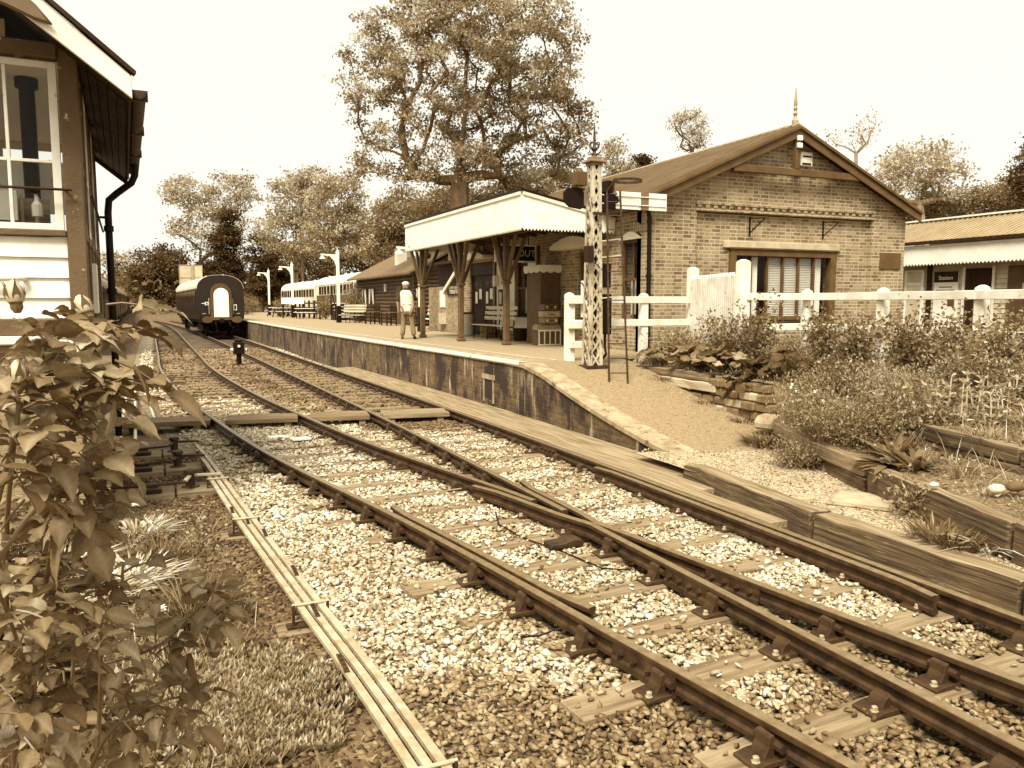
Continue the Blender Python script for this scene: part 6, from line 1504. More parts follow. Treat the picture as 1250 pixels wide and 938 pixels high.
TR = [
 ('tall_tree', 'tall airy pale tree, leftmost of the row, rising behind the water tower', 246, 124, [(232, 236, 32, 24, 0), (284, 236, 30, 26, 2), (255, 280, 46, 30, 0), (215, 232, 18, 12, 0)], 200, 11000, .36, .36, dict(trunk=.36, seed=21, clus=1.1, sd=.35)),
 ('oak_tree', 'dark rounded tree at the edge of the siding, left of the water tower', 195, 116, [(195, 328, 30, 28, 0), (178, 345, 22, 20, 0), (215, 350, 22, 22, 0)], 110, 14000, .36, 0.12, dict(trunk=.3, seed=22, clus=1.1, fork=.2)),
 ('conifer_tree', 'dark pointed conifer directly above the dark coach', 276, 112, [(276, 300, 16, 30, 0), (272, 335, 26, 26, 0), (280, 270, 8, 18, 0)], 110, 14000, .34, 0.065, dict(trunk=.3, seed=23, clus=.9, fork=.15, flat=.35)),
 ('conifer_tree', 'broader dark conifer just right of the one above the coach', 322, 104, [(322, 318, 20, 30, 0), (330, 345, 26, 26, 0), (318, 292, 9, 14, 0)], 110, 14000, .31, 0.07, dict(trunk=.3, seed=24, clus=.85, fork=.15, flat=.35)),
 ('birch_tree', 'pale thin-leaved tree with branches showing, behind the lamp posts', 368, 96, [(362, 245, 36, 36, 0), (350, 285, 36, 28, 0), (388, 225, 24, 20, 0)], 210, 9500, .30, .36, dict(trunk=.17, seed=25, clus=.8, sd=.35, stems=3)),
 ('birch_tree', 'pale thin-leaved tree beside the huge spreading tree', 415, 80, [(410, 240, 34, 34, 0), (425, 285, 36, 30, 0), (400, 290, 28, 26, 0)], 210, 9500, .28, .34, dict(trunk=.16, seed=26, clus=.75, sd=.35, stems=3)),
 ('hedge_tree', 'low dark tree behind the white-roofed coaches, left part of the belt', 375, 118, [(372, 322, 48, 26, 0), (335, 335, 25, 20, 0)], 80, 13000, .34, 0.13, dict(trunk=.3, seed=27, clus=1.3, fork=.1)),
 ('hedge_tree', 'low dark tree behind the log cabin roof', 440, 88, [(440, 310, 40, 26, 0), (470, 295, 25, 25, 0)], 80, 13000, .27, 0.13, dict(trunk=.3, seed=28, clus=1.1, fork=.1)),
 ('field_tree', 'mid-toned tree between the log cabin chimney and the huge tree', 490, 62, [(490, 262, 36, 36, 0), (475, 300, 30, 25, 0), (520, 290, 28, 26, 0)], 150, 15000, .20, 0.24, dict(trunk=.2, seed=29, clus=.8, fork=.2)),
 ('under_tree', 'leafy small tree around the foot of the huge tree', 610, 48, [(600, 245, 42, 22, 0), (540, 252, 36, 22, 0), (660, 232, 42, 26, 2)], 110, 15000, .16, 0.19, dict(trunk=.22, seed=30, clus=.65, fork=.2)),
 ('slender_tree', 'slender pale tree behind the signal finial', 752, 58, [(750, 192, 13, 22, 0), (756, 215, 16, 18, 0)], 70, 3000, .17, .36, dict(trunk=.16, seed=31, clus=.55)),
 ('conifer_tree', 'small dark conifer peeping over the station roof ridge', 785, 60, [(785, 210, 16, 20, 0), (783, 194, 7, 10, 0), (790, 235, 22, 14, 0)], 60, 7500, .16, 0.07, dict(trunk=.2, seed=32, clus=.5, flat=.3, fork=.2)),
 ('slender_tree', 'feathery pale tree standing alone above the station roof', 843, 62, [(841, 150, 22, 16, 0), (846, 172, 17, 14, 0)], 80, 1900, .16, .42, dict(trunk=.17, seed=33, clus=.5, sd=.2)),
 ('bare_tree', 'almost leafless tree with pale crooked limbs, right of the station gable', 1040, 52, [(1040, 168, 30, 14, 0), (1062, 150, 12, 16, 0)], 34, 380, .14, .36, dict(trunk=.11, seed=34, clus=.5, fork=.6, bark=M('pale_bark', .22, .34, 6, .8))),
 ('ash_tree', 'pale loose ash tree with long boughs behind the timber building', 1120, 48, [(1130, 200, 42, 30, 0), (1100, 212, 34, 28, 0), (1148, 220, 30, 26, 0), (1080, 230, 26, 22, 0)], 150, 4600, .19, .42, dict(trunk=.28, seed=35, clus=.6, sd=.2, bark=M('pale_bark', .22, .34, 6, .8))),
 ('hedge_tree', 'bushy tree behind the ribbed roof of the timber building', 1165, 50, [(1165, 252, 46, 22, 0), (1120, 262, 30, 16, 0)], 90, 10000, .16, 0.28, dict(trunk=.2, seed=36, clus=.6, fork=.1)),
 ('hedge_tree', 'bushy darker tree at the far right above the ribbed roof', 1228, 48, [(1225, 245, 36, 26, 0), (1265, 240, 30, 34, 0)], 90, 10000, .16, 0.26, dict(trunk=.2, seed=37, clus=.6, fork=.1)),
 ('conifer_tree', 'dark conifer cut off by the right-hand picture edge', 1268, 44, [(1266, 215, 24, 34, 0), (1270, 180, 12, 24, 0)], 70, 8000, .15, 0.11, dict(trunk=.2, seed=38, clus=.55, fork=.1, flat=.35)),
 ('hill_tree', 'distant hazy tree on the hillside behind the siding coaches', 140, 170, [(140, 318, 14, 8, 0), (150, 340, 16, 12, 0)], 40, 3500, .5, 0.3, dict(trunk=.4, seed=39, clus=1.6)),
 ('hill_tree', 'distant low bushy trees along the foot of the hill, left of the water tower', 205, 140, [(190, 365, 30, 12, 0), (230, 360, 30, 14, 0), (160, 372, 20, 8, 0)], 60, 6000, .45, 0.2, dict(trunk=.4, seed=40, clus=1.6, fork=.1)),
]
for (nm, lab, px, d, lb, tips, lv_, ls, tn, kw) in TR:
    b_ = ground_under(px, d); tree(nm, lab, b_, lobes_px(lb, d, b_), tips, lv_, ls, tn, **kw)
# sloping field and far wood at the foot of the hill
x, y = RNG.uniform(-60, 60, 9000), RNG.uniform(118, 190, 9000); z = np.array([gz(a, b_) for a, b_ in zip(x, y)])
keep = fbm(x*.12, y*.12, 6) > -.15; x, y, z = x[keep], y[keep], z[keep]; n = len(x)
V, F, T = kites(np.stack([x, y, z+RNG.uniform(0, 4.5, n)], 1), rdir(n), rdir(n, 1), RNG.uniform(.6, 1.3, n), RNG.uniform(.3, .6, n), tones(n, .16, .35))
tag(bulk('far_wood', V, F, FARLEAF, T), 'far-off belt of mixed woodland closing the view behind the coaches', 'woodland', kind='stuff')
# ================================================================ GARDEN PLANTS
def bank_at(px, d, x=None):
    c = at(px, 500, d); return Vector((c[0], c[1], bankz(c[0], c[1]) if c[0] > 5.7 else gz(c[0], c[1])))
def bush(name, label, base, rx, h, n, ls, tone, group, cat='shrub', stems=9, up=.3, wid=.38, mat=None, sd=.3, shape=.8, flowers=0):
    t = thing(name, label, cat, tuple(base), 0, group)
    mb = MB(); ends = []
    for k in range(stems):
        a = RNG.uniform(0, 2*PI); r = rx*RNG.uniform(.2, .95); e = Vector((r*math.cos(a), r*math.sin(a), h*RNG.uniform(.55, 1.0))); m_ = e*.5+Vector((0, 0, h*.1)); mb.tube([(e.x*.12, e.y*.12, 0), m_, e], [.010, .007, .003], 5); ends.append(e)
    mb.build('stems', BARK, t, smooth=True)
    k = RNG.integers(0, stems, n); E = np.array([tuple(e) for e in ends])[k]; s = RNG.uniform(.25, 1.05, n)[:, None]
    P = E*s+RNG.normal(size=(n, 3))*np.array([rx*.30, rx*.30, h*.13])*shape; P[:, 2] = np.abs(P[:, 2])
    V, F, T = kites(P, rdir(n, up), rdir(n, .8), ls*RNG.uniform(.6, 1.3, n), ls*wid*RNG.uniform(.7, 1.2, n), tones(n, tone*1.6, sd)); bulk('foliage', V, F, mat or LEAF, T, t)
    if flowers:
        P = E[:flowers]+RNG.normal(size=(flowers, 3))*.04; fl = MB()
        for p in P: fl.ball(tuple(p), .022, 6)
        fl.build('flower_heads', CREAM, t, smooth=True)
    return t
gB = 'rose bushes along the garden fence'
for (px, d, rx, h, n, tn, lab) in ((892, 13.9, .6, 1.0, 2600, .12, 'leafy rose bush growing against the picket gate'), (925, 13.5, .42, 1.15, 1700, .10, 'tall rose bush with bare tips below the end window of the station'), (1000, 13.3, .42, .95, 1700, .10, 'loose rose bush between the gate and the round clipped shrub'),
                              (1045, 12.8, .46, .95, 2600, .13, 'rounded shrub in front of the fence under the brown notice board'), (1112, 11.2, .55, .95, 2600, .10, 'spreading dark shrub against the fence, right of the fence post'), (1165, 10.8, .5, .85, 2200, .12, 'shrub with arching tips in front of the fence by the boarded notice'), (1225, 10.0, .6, .95, 2600, .12, 'leafy shrub under the fence at the picture edge')):
    bush('rose_bush', lab, bank_at(px, d), rx, h, int(n*.6), .066, tn*1.15, gB, stems=14, sd=.34)
# big round-leaved clumps by the ramp wall
def round_leaf_clump(label, base, rx, h, n, r, tone, group, flat=.6, cup=.25, hang=0):
    t = thing('round_leaved_plant', label, 'plant', tuple(base), 0, group); Vs, Fs, Ts = [], [], []; o = 0; st_ = MB()
    for k in range(n):
        a = RNG.uniform(0, 2*PI); q = RNG.uniform(.1, 1)**.6; c = np.array([rx*q*math.cos(a), rx*q*math.sin(a), h*(1-.55*q*q)*RNG.uniform(.7, 1.1)-hang*max(0, q*math.cos(a-PI))])
        nn = nrm(np.array([math.cos(a)*flat*q, math.sin(a)*flat*q, 1.0])+RNG.normal(size=3)*.28); u = nrm(np.cross(nn, [.3, .9, .2])); v = np.cross(nn, u); R = r*RNG.uniform(.6, 1.25); m_ = 12
        ring = [c+(u*math.cos(2*PI*i/m_)*(1+.10*math.cos(6*PI*i/m_))+v*math.sin(2*PI*i/m_))*R+nn*R*(cup+.10*math.sin(10*PI*i/m_)) for i in range(m_)]
        mid = [c+(u*math.cos(2*PI*i/m_)+v*math.sin(2*PI*i/m_))*R*.55+nn*R*cup*.25 for i in range(m_)]
        V = np.array([c]+mid+ring); F = [(0, 1+i, 1+(i+1) % m_, 1+(i+1) % m_) for i in range(m_)]+[(1+i, 13+i, 13+(i+1) % m_, 1+(i+1) % m_) for i in range(m_)]
        tn = 1.35*tone*math.exp(RNG.normal(0, .25)); T = np.full(25, tn); T[0] *= 1.35; T[13:] *= RNG.uniform(.9, 1.15, 12)
        Vs.append(V); Fs += [tuple(x+o for x in f) for f in F]; Ts.append(T); o += 25; st_.tube([(c[0]*.04, c[1]*.04, 0), tuple(c)], [.007, .004], 4)
    me = bpy.data.meshes.new('leaves'); me.from_pydata(np.concatenate(Vs).tolist(), [], [tuple(dict.fromkeys(f)) for f in Fs]); at_ = me.attributes.new('tone', 'FLOAT', 'POINT'); at_.data.foreach_set('value', np.clip(np.concatenate(Ts), .01, .9).astype(np.float32)); me.materials.append(LEAF); me.shade_smooth()
    ob = bpy.data.objects.new('leaves', me); COL.objects.link(ob); ob.parent = t; st_.build('leaf_stalks', BARK, t); return t
gr_ = 'round-leaved clumps above the ramp wall'
round_leaf_clump('round-leaved clump at the foot of the signal ladder', (8.75, 12.9, .86), .5, .42, 70, .075, .13, gr_)
round_leaf_clump('large round-leaved clump over the mossy timber', (8.85, 11.9, .86), .55, .45, 80, .095, .14, gr_)
round_leaf_clump('round-leaved clump with the broadest pale leaves, over the clean timber', (8.78, 11.1, .86), .45, .42, 46, .125, .16, gr_)
round_leaf_clump('dark glossy round-leaved plant hanging down the stone wall', (8.55, 10.25, .80), .34, .30, 60, .075, .055, gr_, .9, .35, .45)
round_leaf_clump('dark glossy round-leaved plant sitting on the stone wall', (8.85, 9.75, .84), .48, .45, 80, .085, .06, gr_, .9, .35)
# soft masses and taller border plants
gp_ = 'border plants on the garden bank'
P_ = [(838, 15.6, .6, .55, 3000, .045, .12, .22, 'bushy low plant filling the bed behind the round-leaved clumps'), (885, 14.6, .5, .6, 2600, .04, .16, .2, 'pale-leaved bushy plant between the gate and the round-leaved clumps'), (965, 13.2, .4, .55, 1600, .05, .12, .16, 'grassy upright plant below the station window'), (1025, 11.2, .48, .55, 3600, .03, .045, .3, 'dark dense rounded bush in the middle of the bank'),
      (1000, 11.0, .5, .55, 3000, .035, .12, .25, 'fine-leaved mass above the rough stone wall'), (1010, 9.9, .6, .62, 4000, .035, .13, .25, 'fine-leaved flowering mass behind the square stone'), (1050, 9.2, .5, .55, 3400, .04, .12, .25, 'bushy weed behind the capped low bed wall'), (1075, 10.3, .6, .55, 3600, .035, .17, .14, 'pale feathery lavender mound in the middle of the bank'),
      (1120, 10.2, .5, .4, 2600, .035, .15, .16, 'second pale feathery mound, nearer the woolly plants'), (1095, 9.3, .5, .6, 2600, .05, .14, .22, 'upright broad-bladed plant left of the bleached timber'), (975, 9.6, .35, .40, 2000, .03, .12, .25, 'low tuft beside the squared stone block'), (1135, 7.3, .36, .34, 1500, .045, .12, .25, 'weedy tuft in front of the middle step'),
      (1195, 10.1, .6, .5, 3000, .04, .13, .2, 'soft bush behind the woolly white plants'), (1245, 9.4, .5, .5, 2200, .04, .13, .2, 'soft bush at the picture edge behind the woolly plants')]
for (px, d, rx, h, n, ls, tn, wd_, lab) in P_: bush('border_plant', lab, bank_at(px, d), rx, h, int(n*(1.1 if wd_ >= .25 else .62)), ls*(1.15 if wd_ >= .25 else 1.65), tn*1.25, gp_, 'plant', stems=10, up=.7, wid=wd_, shape=1.0, flowers=8 if 'flower' in lab else 0)
def tuft(name, label, base, n, L, w_, tone, spread, group, cat='plant', bend=.6, up=1.2, sd=.3):
    t = thing(name, label, cat, tuple(base), 0, group); a = RNG.uniform(0, 2*PI, n); r = spread*RNG.random(n)**.5; P = np.stack([r*np.cos(a), r*np.sin(a), np.zeros(n)], 1)
    D = np.stack([np.cos(a)*RNG.uniform(.1, .9, n), np.sin(a)*RNG.uniform(.1, .9, n), np.full(n, up)], 1)
    V, F, T = blades(P, D, L*RNG.uniform(.5, 1.2, n), w_*RNG.uniform(.7, 1.3, n), tones(n, tone, sd), bend); bulk('blades', V, F, LEAF, T, t); return t
for (px, d, n, L, w_, tn, sp, lab) in ((1060, 10.6, 150, .62, .006, .22, .25, 'tall seeding grass standing in the middle of the bank'), (1130, 9.9, 130, .55, .006, .24, .25, 'tall grass left of the woolly plants'), (960, 12.4, 130, .62, .006, .2, .2, 'tall grass under the end window of the station'), (1015, 9.6, 110, .55, .005, .22, .22, 'wispy flowering grass above the capped low bed wall'), (1235, 10.2, 120, .6, .006, .22, .25, 'tall grass behind the woolly plants by the picture edge')):
    tuft('tall_grass', lab, bank_at(px, d), n, L, w_, tn, sp, 'tall grasses on the bank', bend=.5, up=1.8)
for (x, y, n, L, tn, lab) in ((7.95, 8.35, 130, .34, .2, 'grass tuft hanging over the capped low bed wall, nearest the square stone'), (7.45, 7.4, 110, .30, .22, 'grass tuft hanging over the middle of the capped low bed wall'), (7.3, 6.3, 90, .26, .2, 'grass tuft in the lower bed behind the pebbly timber joint'), (7.0, 5.2, 80, .24, .24, 'thin grass on the pebbly bed below the middle step'), (8.15, 6.55, 120, .32, .22, 'grass tuft leaning over the far end of the middle step'), (7.75, 5.5, 80, .26, .22, 'grass tuft on top of the middle step'), (8.5, 5.6, 100, .34, .25, 'pale grass on the bed below the bleached timber'), (8.75, 7.3, 140, .40, .2, 'tall grass at the end of the bleached timber'), (8.2, 7.6, 150, .42, .22, 'tall loose grass between the low bed and the woolly plants')):
    tuft('bed_grass', lab, (x, y, bankz(x, y)-.01), n, L, .0055, tn, .22, 'grass tufts among the bed timbers', bend=.8, up=1.2)
for (px, d, n, L, w_, tn, sp, lab) in ((1040, 9.6, 60, .40, .024, .2, .14, 'foxglove-like plant with upright broad leaves in the middle of the bank'), (1085, 9.9, 55, .42, .024, .24, .14, 'pale broad-leaved upright plant below the feathery mound'), (1000, 10.3, 50, .36, .022, .18, .14, 'broad-leaved upright plant above the stone wall end')):
    tuft('border_plant', lab, bank_at(px, d), n, L, w_, tn, sp, gp_, bend=.5, up=1.3)
gT = 'weeds and tufts along the low bed walls'
for (x, y, n, lab) in ((8.3, 12.2, 90, 'small weeds at the foot of the ramp wall, near the ladder'), (8.3, 10.9, 80, 'small weeds at the foot of the ramp wall, under the clean timber'), (8.25, 9.9, 110, 'weeds at the foot of the rough stone wall'), (7.75, 8.9, 120, 'weeds where the ramp runs out beside the square stone')):
    tuft('weed', lab, (x, y, rampz(y)-.005), n, .15, .006, .16, .2, gT, bend=.8, up=1.0)
for (px, d, n, L, w_, tn, sp, lab) in ((935, 11.0, 260, .28, .006, .11, .25, 'weedy grass tuft spilling over the ramp edge'), (990, 9.7, 200, .26, .009, .12, .2, 'grass tuft at the near end of the ramp, below the square stone'), (1155, 6.55, 160, .22, .007, .14, .22, 'thin weeds rooted at the foot of the dark thick timber'), (1175, 6.35, 120, .20, .008, .13, .16, 'bushy weed leaning over the dark thick timber'),
                                    (1095, 8.5, 40, .34, .030, .14, .1, 'broad-leaved weed with upright leaves behind the low bed wall'), (1120, 8.0, 44, .30, .032, .16, .12, 'second broad-leaved weed beside the first'), (1215, 6.25, 26, .30, .011, .5, .08, 'pale trailing strap-leaved plant over the path timber')):
    b_ = bank_at(px, d); b_.z = max(b_.z, .08); tuft('weed', lab, b_, n, L, w_, tn, sp, gT, bend=1.3 if 'trailing' in lab else .6, up=.8)
def rosette(label, base, n, L, w_, tone, group):
    t = thing('broad_leaved_weed', label, 'plant', tuple(base), 0, group); a = RNG.uniform(0, 2*PI, n); D = np.stack([np.cos(a), np.sin(a), RNG.uniform(.1, 1.1, n)], 1)
    V, F, T = blades(np.zeros((n, 3))+np.array([0, 0, .01]), D, L*RNG.uniform(.6, 1.2, n), w_*RNG.uniform(.8, 1.2, n), tones(n, tone, .2), .9); bulk('leaves', V, F, LEAF, T, t, smooth=True); return t
rosette('big flat rosette of broad leaves hanging over the low bed wall', bank_at(1085, 8.25), 26, .30, .05, .17, gT)
rosette('smaller rosette of broad leaves near the squared stone', bank_at(955, 11.0), 16, .22, .035, .14, gT)
# woolly white plants
t = thing('woolly_plants', 'clump of woolly white plants with upright flower stalks on the upper step', 'plant', tuple(bank_at(1198, 9.15)), 0, gp_)
mb = MB(); Vp, Dp = [], []
for k in range(30):
    x, y = RNG.uniform(-.45, .55), RNG.uniform(-.28, .28); h = RNG.uniform(.25, .5); lx, ly = RNG.normal(0, .05), RNG.normal(0, .05)
    p = lambda s: (x+lx*s, y+ly*s, h*s); mb.tube([p(0), p(.5), p(1)], [.010, .009, .008], 5)
    for s in (RNG.uniform(.2, .45), RNG.uniform(.5, .65), RNG.uniform(.72, .85), .97):
        for a in RNG.uniform(0, 2*PI, 7 if s > .7 else 5): Vp.append(p(s)); Dp.append((math.cos(a), math.sin(a), .9 if s > .9 else .5))
wm = M('woolly_stalk', .36, .5, 6, .9); mb.build('flower_stalks', wm, t, smooth=True); n = len(Vp)
V, F, T = kites(np.array(Vp), np.array(Dp), rdir(n, 2), RNG.uniform(.05, .11, n), RNG.uniform(.014, .024, n), tones(n, .42, .3)); bulk('stalk_leaves', V, F, LEAF, T, t)
n = 220; a = RNG.uniform(0, 2*PI, n); P = np.stack([RNG.uniform(-.5, .6, n), RNG.uniform(-.32, .3, n), RNG.uniform(.0, .08, n)], 1)
V, F, T = blades(P, np.stack([np.cos(a), np.sin(a), RNG.uniform(.1, .8, n)], 1), RNG.uniform(.08, .16, n), RNG.uniform(.012, .02, n), tones(n, .42, .2), .7); bulk('base_leaves', V, F, LEAF, T, t)
# general ground cover on the bank, and on the verge in front of the cabin
x, y = RNG.uniform(5.5, 14, 60000), RNG.uniform(2, 13.8, 60000)
L1v, L2v, L3v = (np.interp(y, np.linspace(1, 14, 60), [f(v) for v in np.linspace(1, 14, 60)]) for f in (L1, L2, L3))
dens = np.where(y > 9.4, (x > 8.55)*.9, np.where(x > L3v+.15, .9, np.where((x > L2v+.1), np.where(y > 6.4, .8, .40), np.where(x > L1v+.1, np.where(y > 6.5, .6, .28), 0))))
keep = (RNG.random(len(x)) < dens*(.45+.8*(fbm(x*1.7, y*1.7, 8) > -.1))) & (x < 12.3); x, y = x[keep], y[keep]; n = len(x)
hh = np.clip(.16+.22*fbm(x*1.1, y*1.1, 12), .03, .42); hh = np.where((y > 9.4) & (x < 9.4), hh*.25, hh); z = np.array([bankz(a, b_) for a, b_ in zip(x, y)])+hh*RNG.random(n)**.8
V, F, T = kites(np.stack([x, y, z], 1), rdir(n, .5), rdir(n, .8), RNG.uniform(.03, .10, n), RNG.uniform(.007, .022, n), tones(n, .26, .45))
k2 = RNG.integers(0, n, 9000); B = blades(np.stack([x[k2], y[k2], z[k2]-hh[k2]*.6], 1), rdir(9000, 1.7), RNG.uniform(.12, .42, 9000), RNG.uniform(.002, .005, 9000), tones(9000, .32, .4), .4)
tag(bulk('bank_groundcover', *merge((V, F, T), B)[:2], LEAF, merge((V, F, T), B)[2]), 'tangled low weeds and ground cover spread over the garden bank', 'ground cover', kind='stuff')
# planters and bushes at the far end of the platform
for k, (x, y, rx, h, tn, lab) in enumerate(((11.0, 49.5, .8, 2.2, .13, 'leafy climber bush at the corner of the log cabin'), (10.6, 46.8, .6, 1.2, .11, 'bush behind the pale slatted bench'), (10.2, 55.5, .8, 1.3, .13, 'pale shrub beside the timber steps'), (9.0, 69, .9, 1.5, .12, 'shrub between the two farther lamps'), (7.2, 78, 1.3, 1.9, .12, 'wide shrub just past the coach shoulder'), (11.1, 37.2, .5, 1.1, .11, 'potted shrub at the near corner of the log cabin'))):
    bush('platform_shrub', lab, (x, y, PZ-.02), rx, h, 1300, .12, tn, 'shrubs on the far platform', stems=8)

# ================================================================ FOREGROUND ROSE AND VERGE
def big_leaf(P, D, Nn, L, tone, droop, fold=.09, wid=.36):
    """serrated leaflets with a folded midrib and veins; arrays of n"""
    n = len(P); D = nrm(D); B = nrm(np.cross(D, Nn)); Nn = np.cross(B, D); ts = np.linspace(0, 1, 17); cs = np.array([-1, -.5, 0, .5, 1]); rows = []; tn = []
    for i, t in enumerate(ts):
        w_ = wid*(math.sin(PI*t**.9)**.95*(1-.25*t**4) if 0 < t < 1 else 0)*(1+(.07 if i % 2 else -.05)); w_ = max(w_, .004)
        for c in cs:
            rows.append(P+D*(L*(t-.12*t*t*np.abs(droop)))[:, None]-np.array([0, 0, 1])*(L*droop*t*t)[:, None]+B*(L*w_*c)[:, None]+Nn*(L*(fold*c*c*w_*2.6+(.018*math.sin(t*11)+.012*math.sin(t*23+c*3))*abs(c)))[:, None])
            tn.append(tone*(1.35 if c == 0 else 1.0)*(1.07 if (i+int(abs(c)*2)) % 3 == 0 else .97)*(.92 if abs(c) == 1 else 1))
    V = np.stack(rows, 1).reshape(-1, 3); T = np.stack(tn, 1).reshape(-1); m_ = len(ts)*5; q = []
    for i in range(len(ts)-1):
        for c in range(4): q.append((i*5+c, i*5+c+1, (i+1)*5+c+1, (i+1)*5+c))
    F = (np.array(q)[None]+m_*np.arange(n)[:, None, None]).reshape(-1, 4); return V, F, T
ROSE = tone_mat('rose_leaf', .6, .28, (140, .14), .12, 220, .3)
STEM = M('rose_stem', .10, .17, 14, .5)
def smooth_path(pts, k=8):
    P = [Vector(p) for p in pts]; out = []
    for i in range(len(P)-1):
        p0, p1, p2, p3 = P[max(i-1, 0)], P[i], P[i+1], P[min(i+2, len(P)-1)]
        for s in range(k):
            t = s/k; out.append(.5*((2*p1)+(p2-p0)*t+(2*p0-5*p1+4*p2-p3)*t*t+(3*p1-p0-3*p2+p3)*t**3))
    return out+[P[-1]]
def bud(parent, c, d, r=.0085, L=.026):
    d = Vector(d).normalized(); z = Vector((0, 0, 1)).rotation_difference(d); m_ = MB(); m_.T = Matrix.Translation(c)@z.to_matrix().to_4x4()
    m_.lathe([(r*.35, 0), (r*.8, L*.12), (r, L*.35), (r*.85, L*.65), (r*.35, L*.95), (r*.05, L)], 10); o = m_.build('flower_bud', M('bud_petal', .34, .5, 60, .5), parent, smooth=True)
    s = MB(); s.T = m_.T
    for k in range(5):
        a = 2*PI*k/5; f = lambda rr, zz, da: (rr*math.cos(a+da), rr*math.sin(a+da), zz)
        s.add([f(r*.6, 0, -.5), f(r*.6, 0, .5), f(r*1.08, L*.4, .42), f(r*.95, L*.75, .15), f(r*1.3, L*1.05, 0), f(r*.95, L*.75, -.15), f(r*1.08, L*.4, -.42)], [(0, 1, 2, 6), (6, 2, 3, 5), (5, 3, 4)])
    s.lathe([(r*.3, -.009), (r*.62, -.004), (r*.6, .002)], 8); s.build('sepals', STEM, o, smooth=True)
def rose(label, base, canes, seed, tone, lsz, buds, extra=None):
    rg = np.random.default_rng(seed); t = thing('rose_bush', label, 'rose bush', tuple(base), 0, 'roses in front of the signal cabin'); bv = Vector(base)
    P, D, Nn, L, T, Dr = [], [], [], [], [], []; twig = MB()
    def compound(p, dr, s):
        nonlocal twig
        dr = Vector(dr).normalized(); sid = dr.cross(Vector((0, 0, 1))); sid = sid.normalized() if sid.length > .1 else Vector((1, 0, 0)); q = Vector(p); tw = [tuple(q)]
        tn0 = tone*math.exp(rg.normal(0, .36)); k = 5 if rg.random() < .55 else 3
        for i in range(1, 4):
            q = Vector(p)+dr*s*(.45*i)-Vector((0, 0, 1))*s*.05*i*i; tw.append(tuple(q))
            pairs = [(1, sid), (-1, sid)] if (i < 3 and (k == 5 or i == 2)) else []
            for sg, sd_ in pairs:
                d = dr*.45+sid*sg*.9+Vector(rg.normal(0, .18, 3)); P.append(tuple(q)); D.append(tuple(d)); Nn.append(tuple(Vector((0, 0, 1))*1.0-dr*.2+Vector(rg.normal(0, .45, 3)))); L.append(s*rg.uniform(.72, .98)); T.append(tn0*math.exp(rg.normal(0, .12))); Dr.append(rg.uniform(.05, .65))
        d = dr+Vector(rg.normal(0, .15, 3)); P.append(tw[-1]); D.append(tuple(d)); Nn.append(tuple(Vector((0, 0, 1))+Vector(rg.normal(0, .4, 3)))); L.append(s*rg.uniform(.9, 1.2)); T.append(tn0); Dr.append(rg.uniform(.1, .8)); twig.tube(tw, [.0016, .0013, .001, .0008], 4)
    for ci, (pts, r0, nl, s0) in enumerate(canes):
        W = smooth_path([Vector(at(*p))-bv for p in pts]); n = len(W); m_ = MB(); m_.tube(W, [r0*(1-.6*i/n) for i in range(n)], 7)
        for i in range(3, n-2, 4):      # thorns
            d = (W[i+1]-W[i]).normalized(); o_ = d.orthogonal().normalized(); o_.rotate(Matrix.Rotation(i*2.1, 3, d)); m_.tube([W[i], W[i]+o_*r0*2.4-d*r0*.8], [r0*.7, .0002], 4, cap=False)
        m_.build('cane', STEM, t, smooth=True); twig = MB()
        for k in range(nl):
            f = s0+(1-s0)*(k+.5)/nl; i = min(int(f*(n-1)), n-2); d = (W[i+1]-W[i]).normalized(); a = k*2.4+rg.uniform(-.5, .5); o_ = d.orthogonal().normalized(); o_.rotate(Matrix.Rotation(a, 3, d)); compound(W[i], o_*.85+d*.35+Vector((0, 0, .12)), lsz*rg.uniform(.6, 1.2))
        if twig.V: twig.build('leaf_stalks', STEM, t)
    for (px, py, d, sx, sy) in (extra or []):
        twig = MB(); p = Vector(at(px, py, d))-bv; dv = Vector(_R)*sx-Vector((0, 0, 1))*sy*.8+Vector(_H)*rg.normal(0, .3); compound(p, dv, lsz*rg.uniform(.85, 1.2)); twig.build('leaf_stalks', STEM, t)
    V, F, Tn = big_leaf(np.array(P), np.array(D), np.array(Nn), np.array(L), np.array(T), np.array(Dr)); bulk('leaves', V, F, ROSE, np.clip(Tn, .01, .9), t, smooth=True)
    for (px, py, d, dv) in buds: bud(t, Vector(at(px, py, d))-bv, Vector(_R)*dv[0]+Vector((0, 0, dv[1])), r=.0088*d/.75)
    return t
rb0 = Vector((.02, 1.15, .0)); rb0 = Vector(at(40, 930, 1.35)); rb0.z = gz(rb0.x, rb0.y)
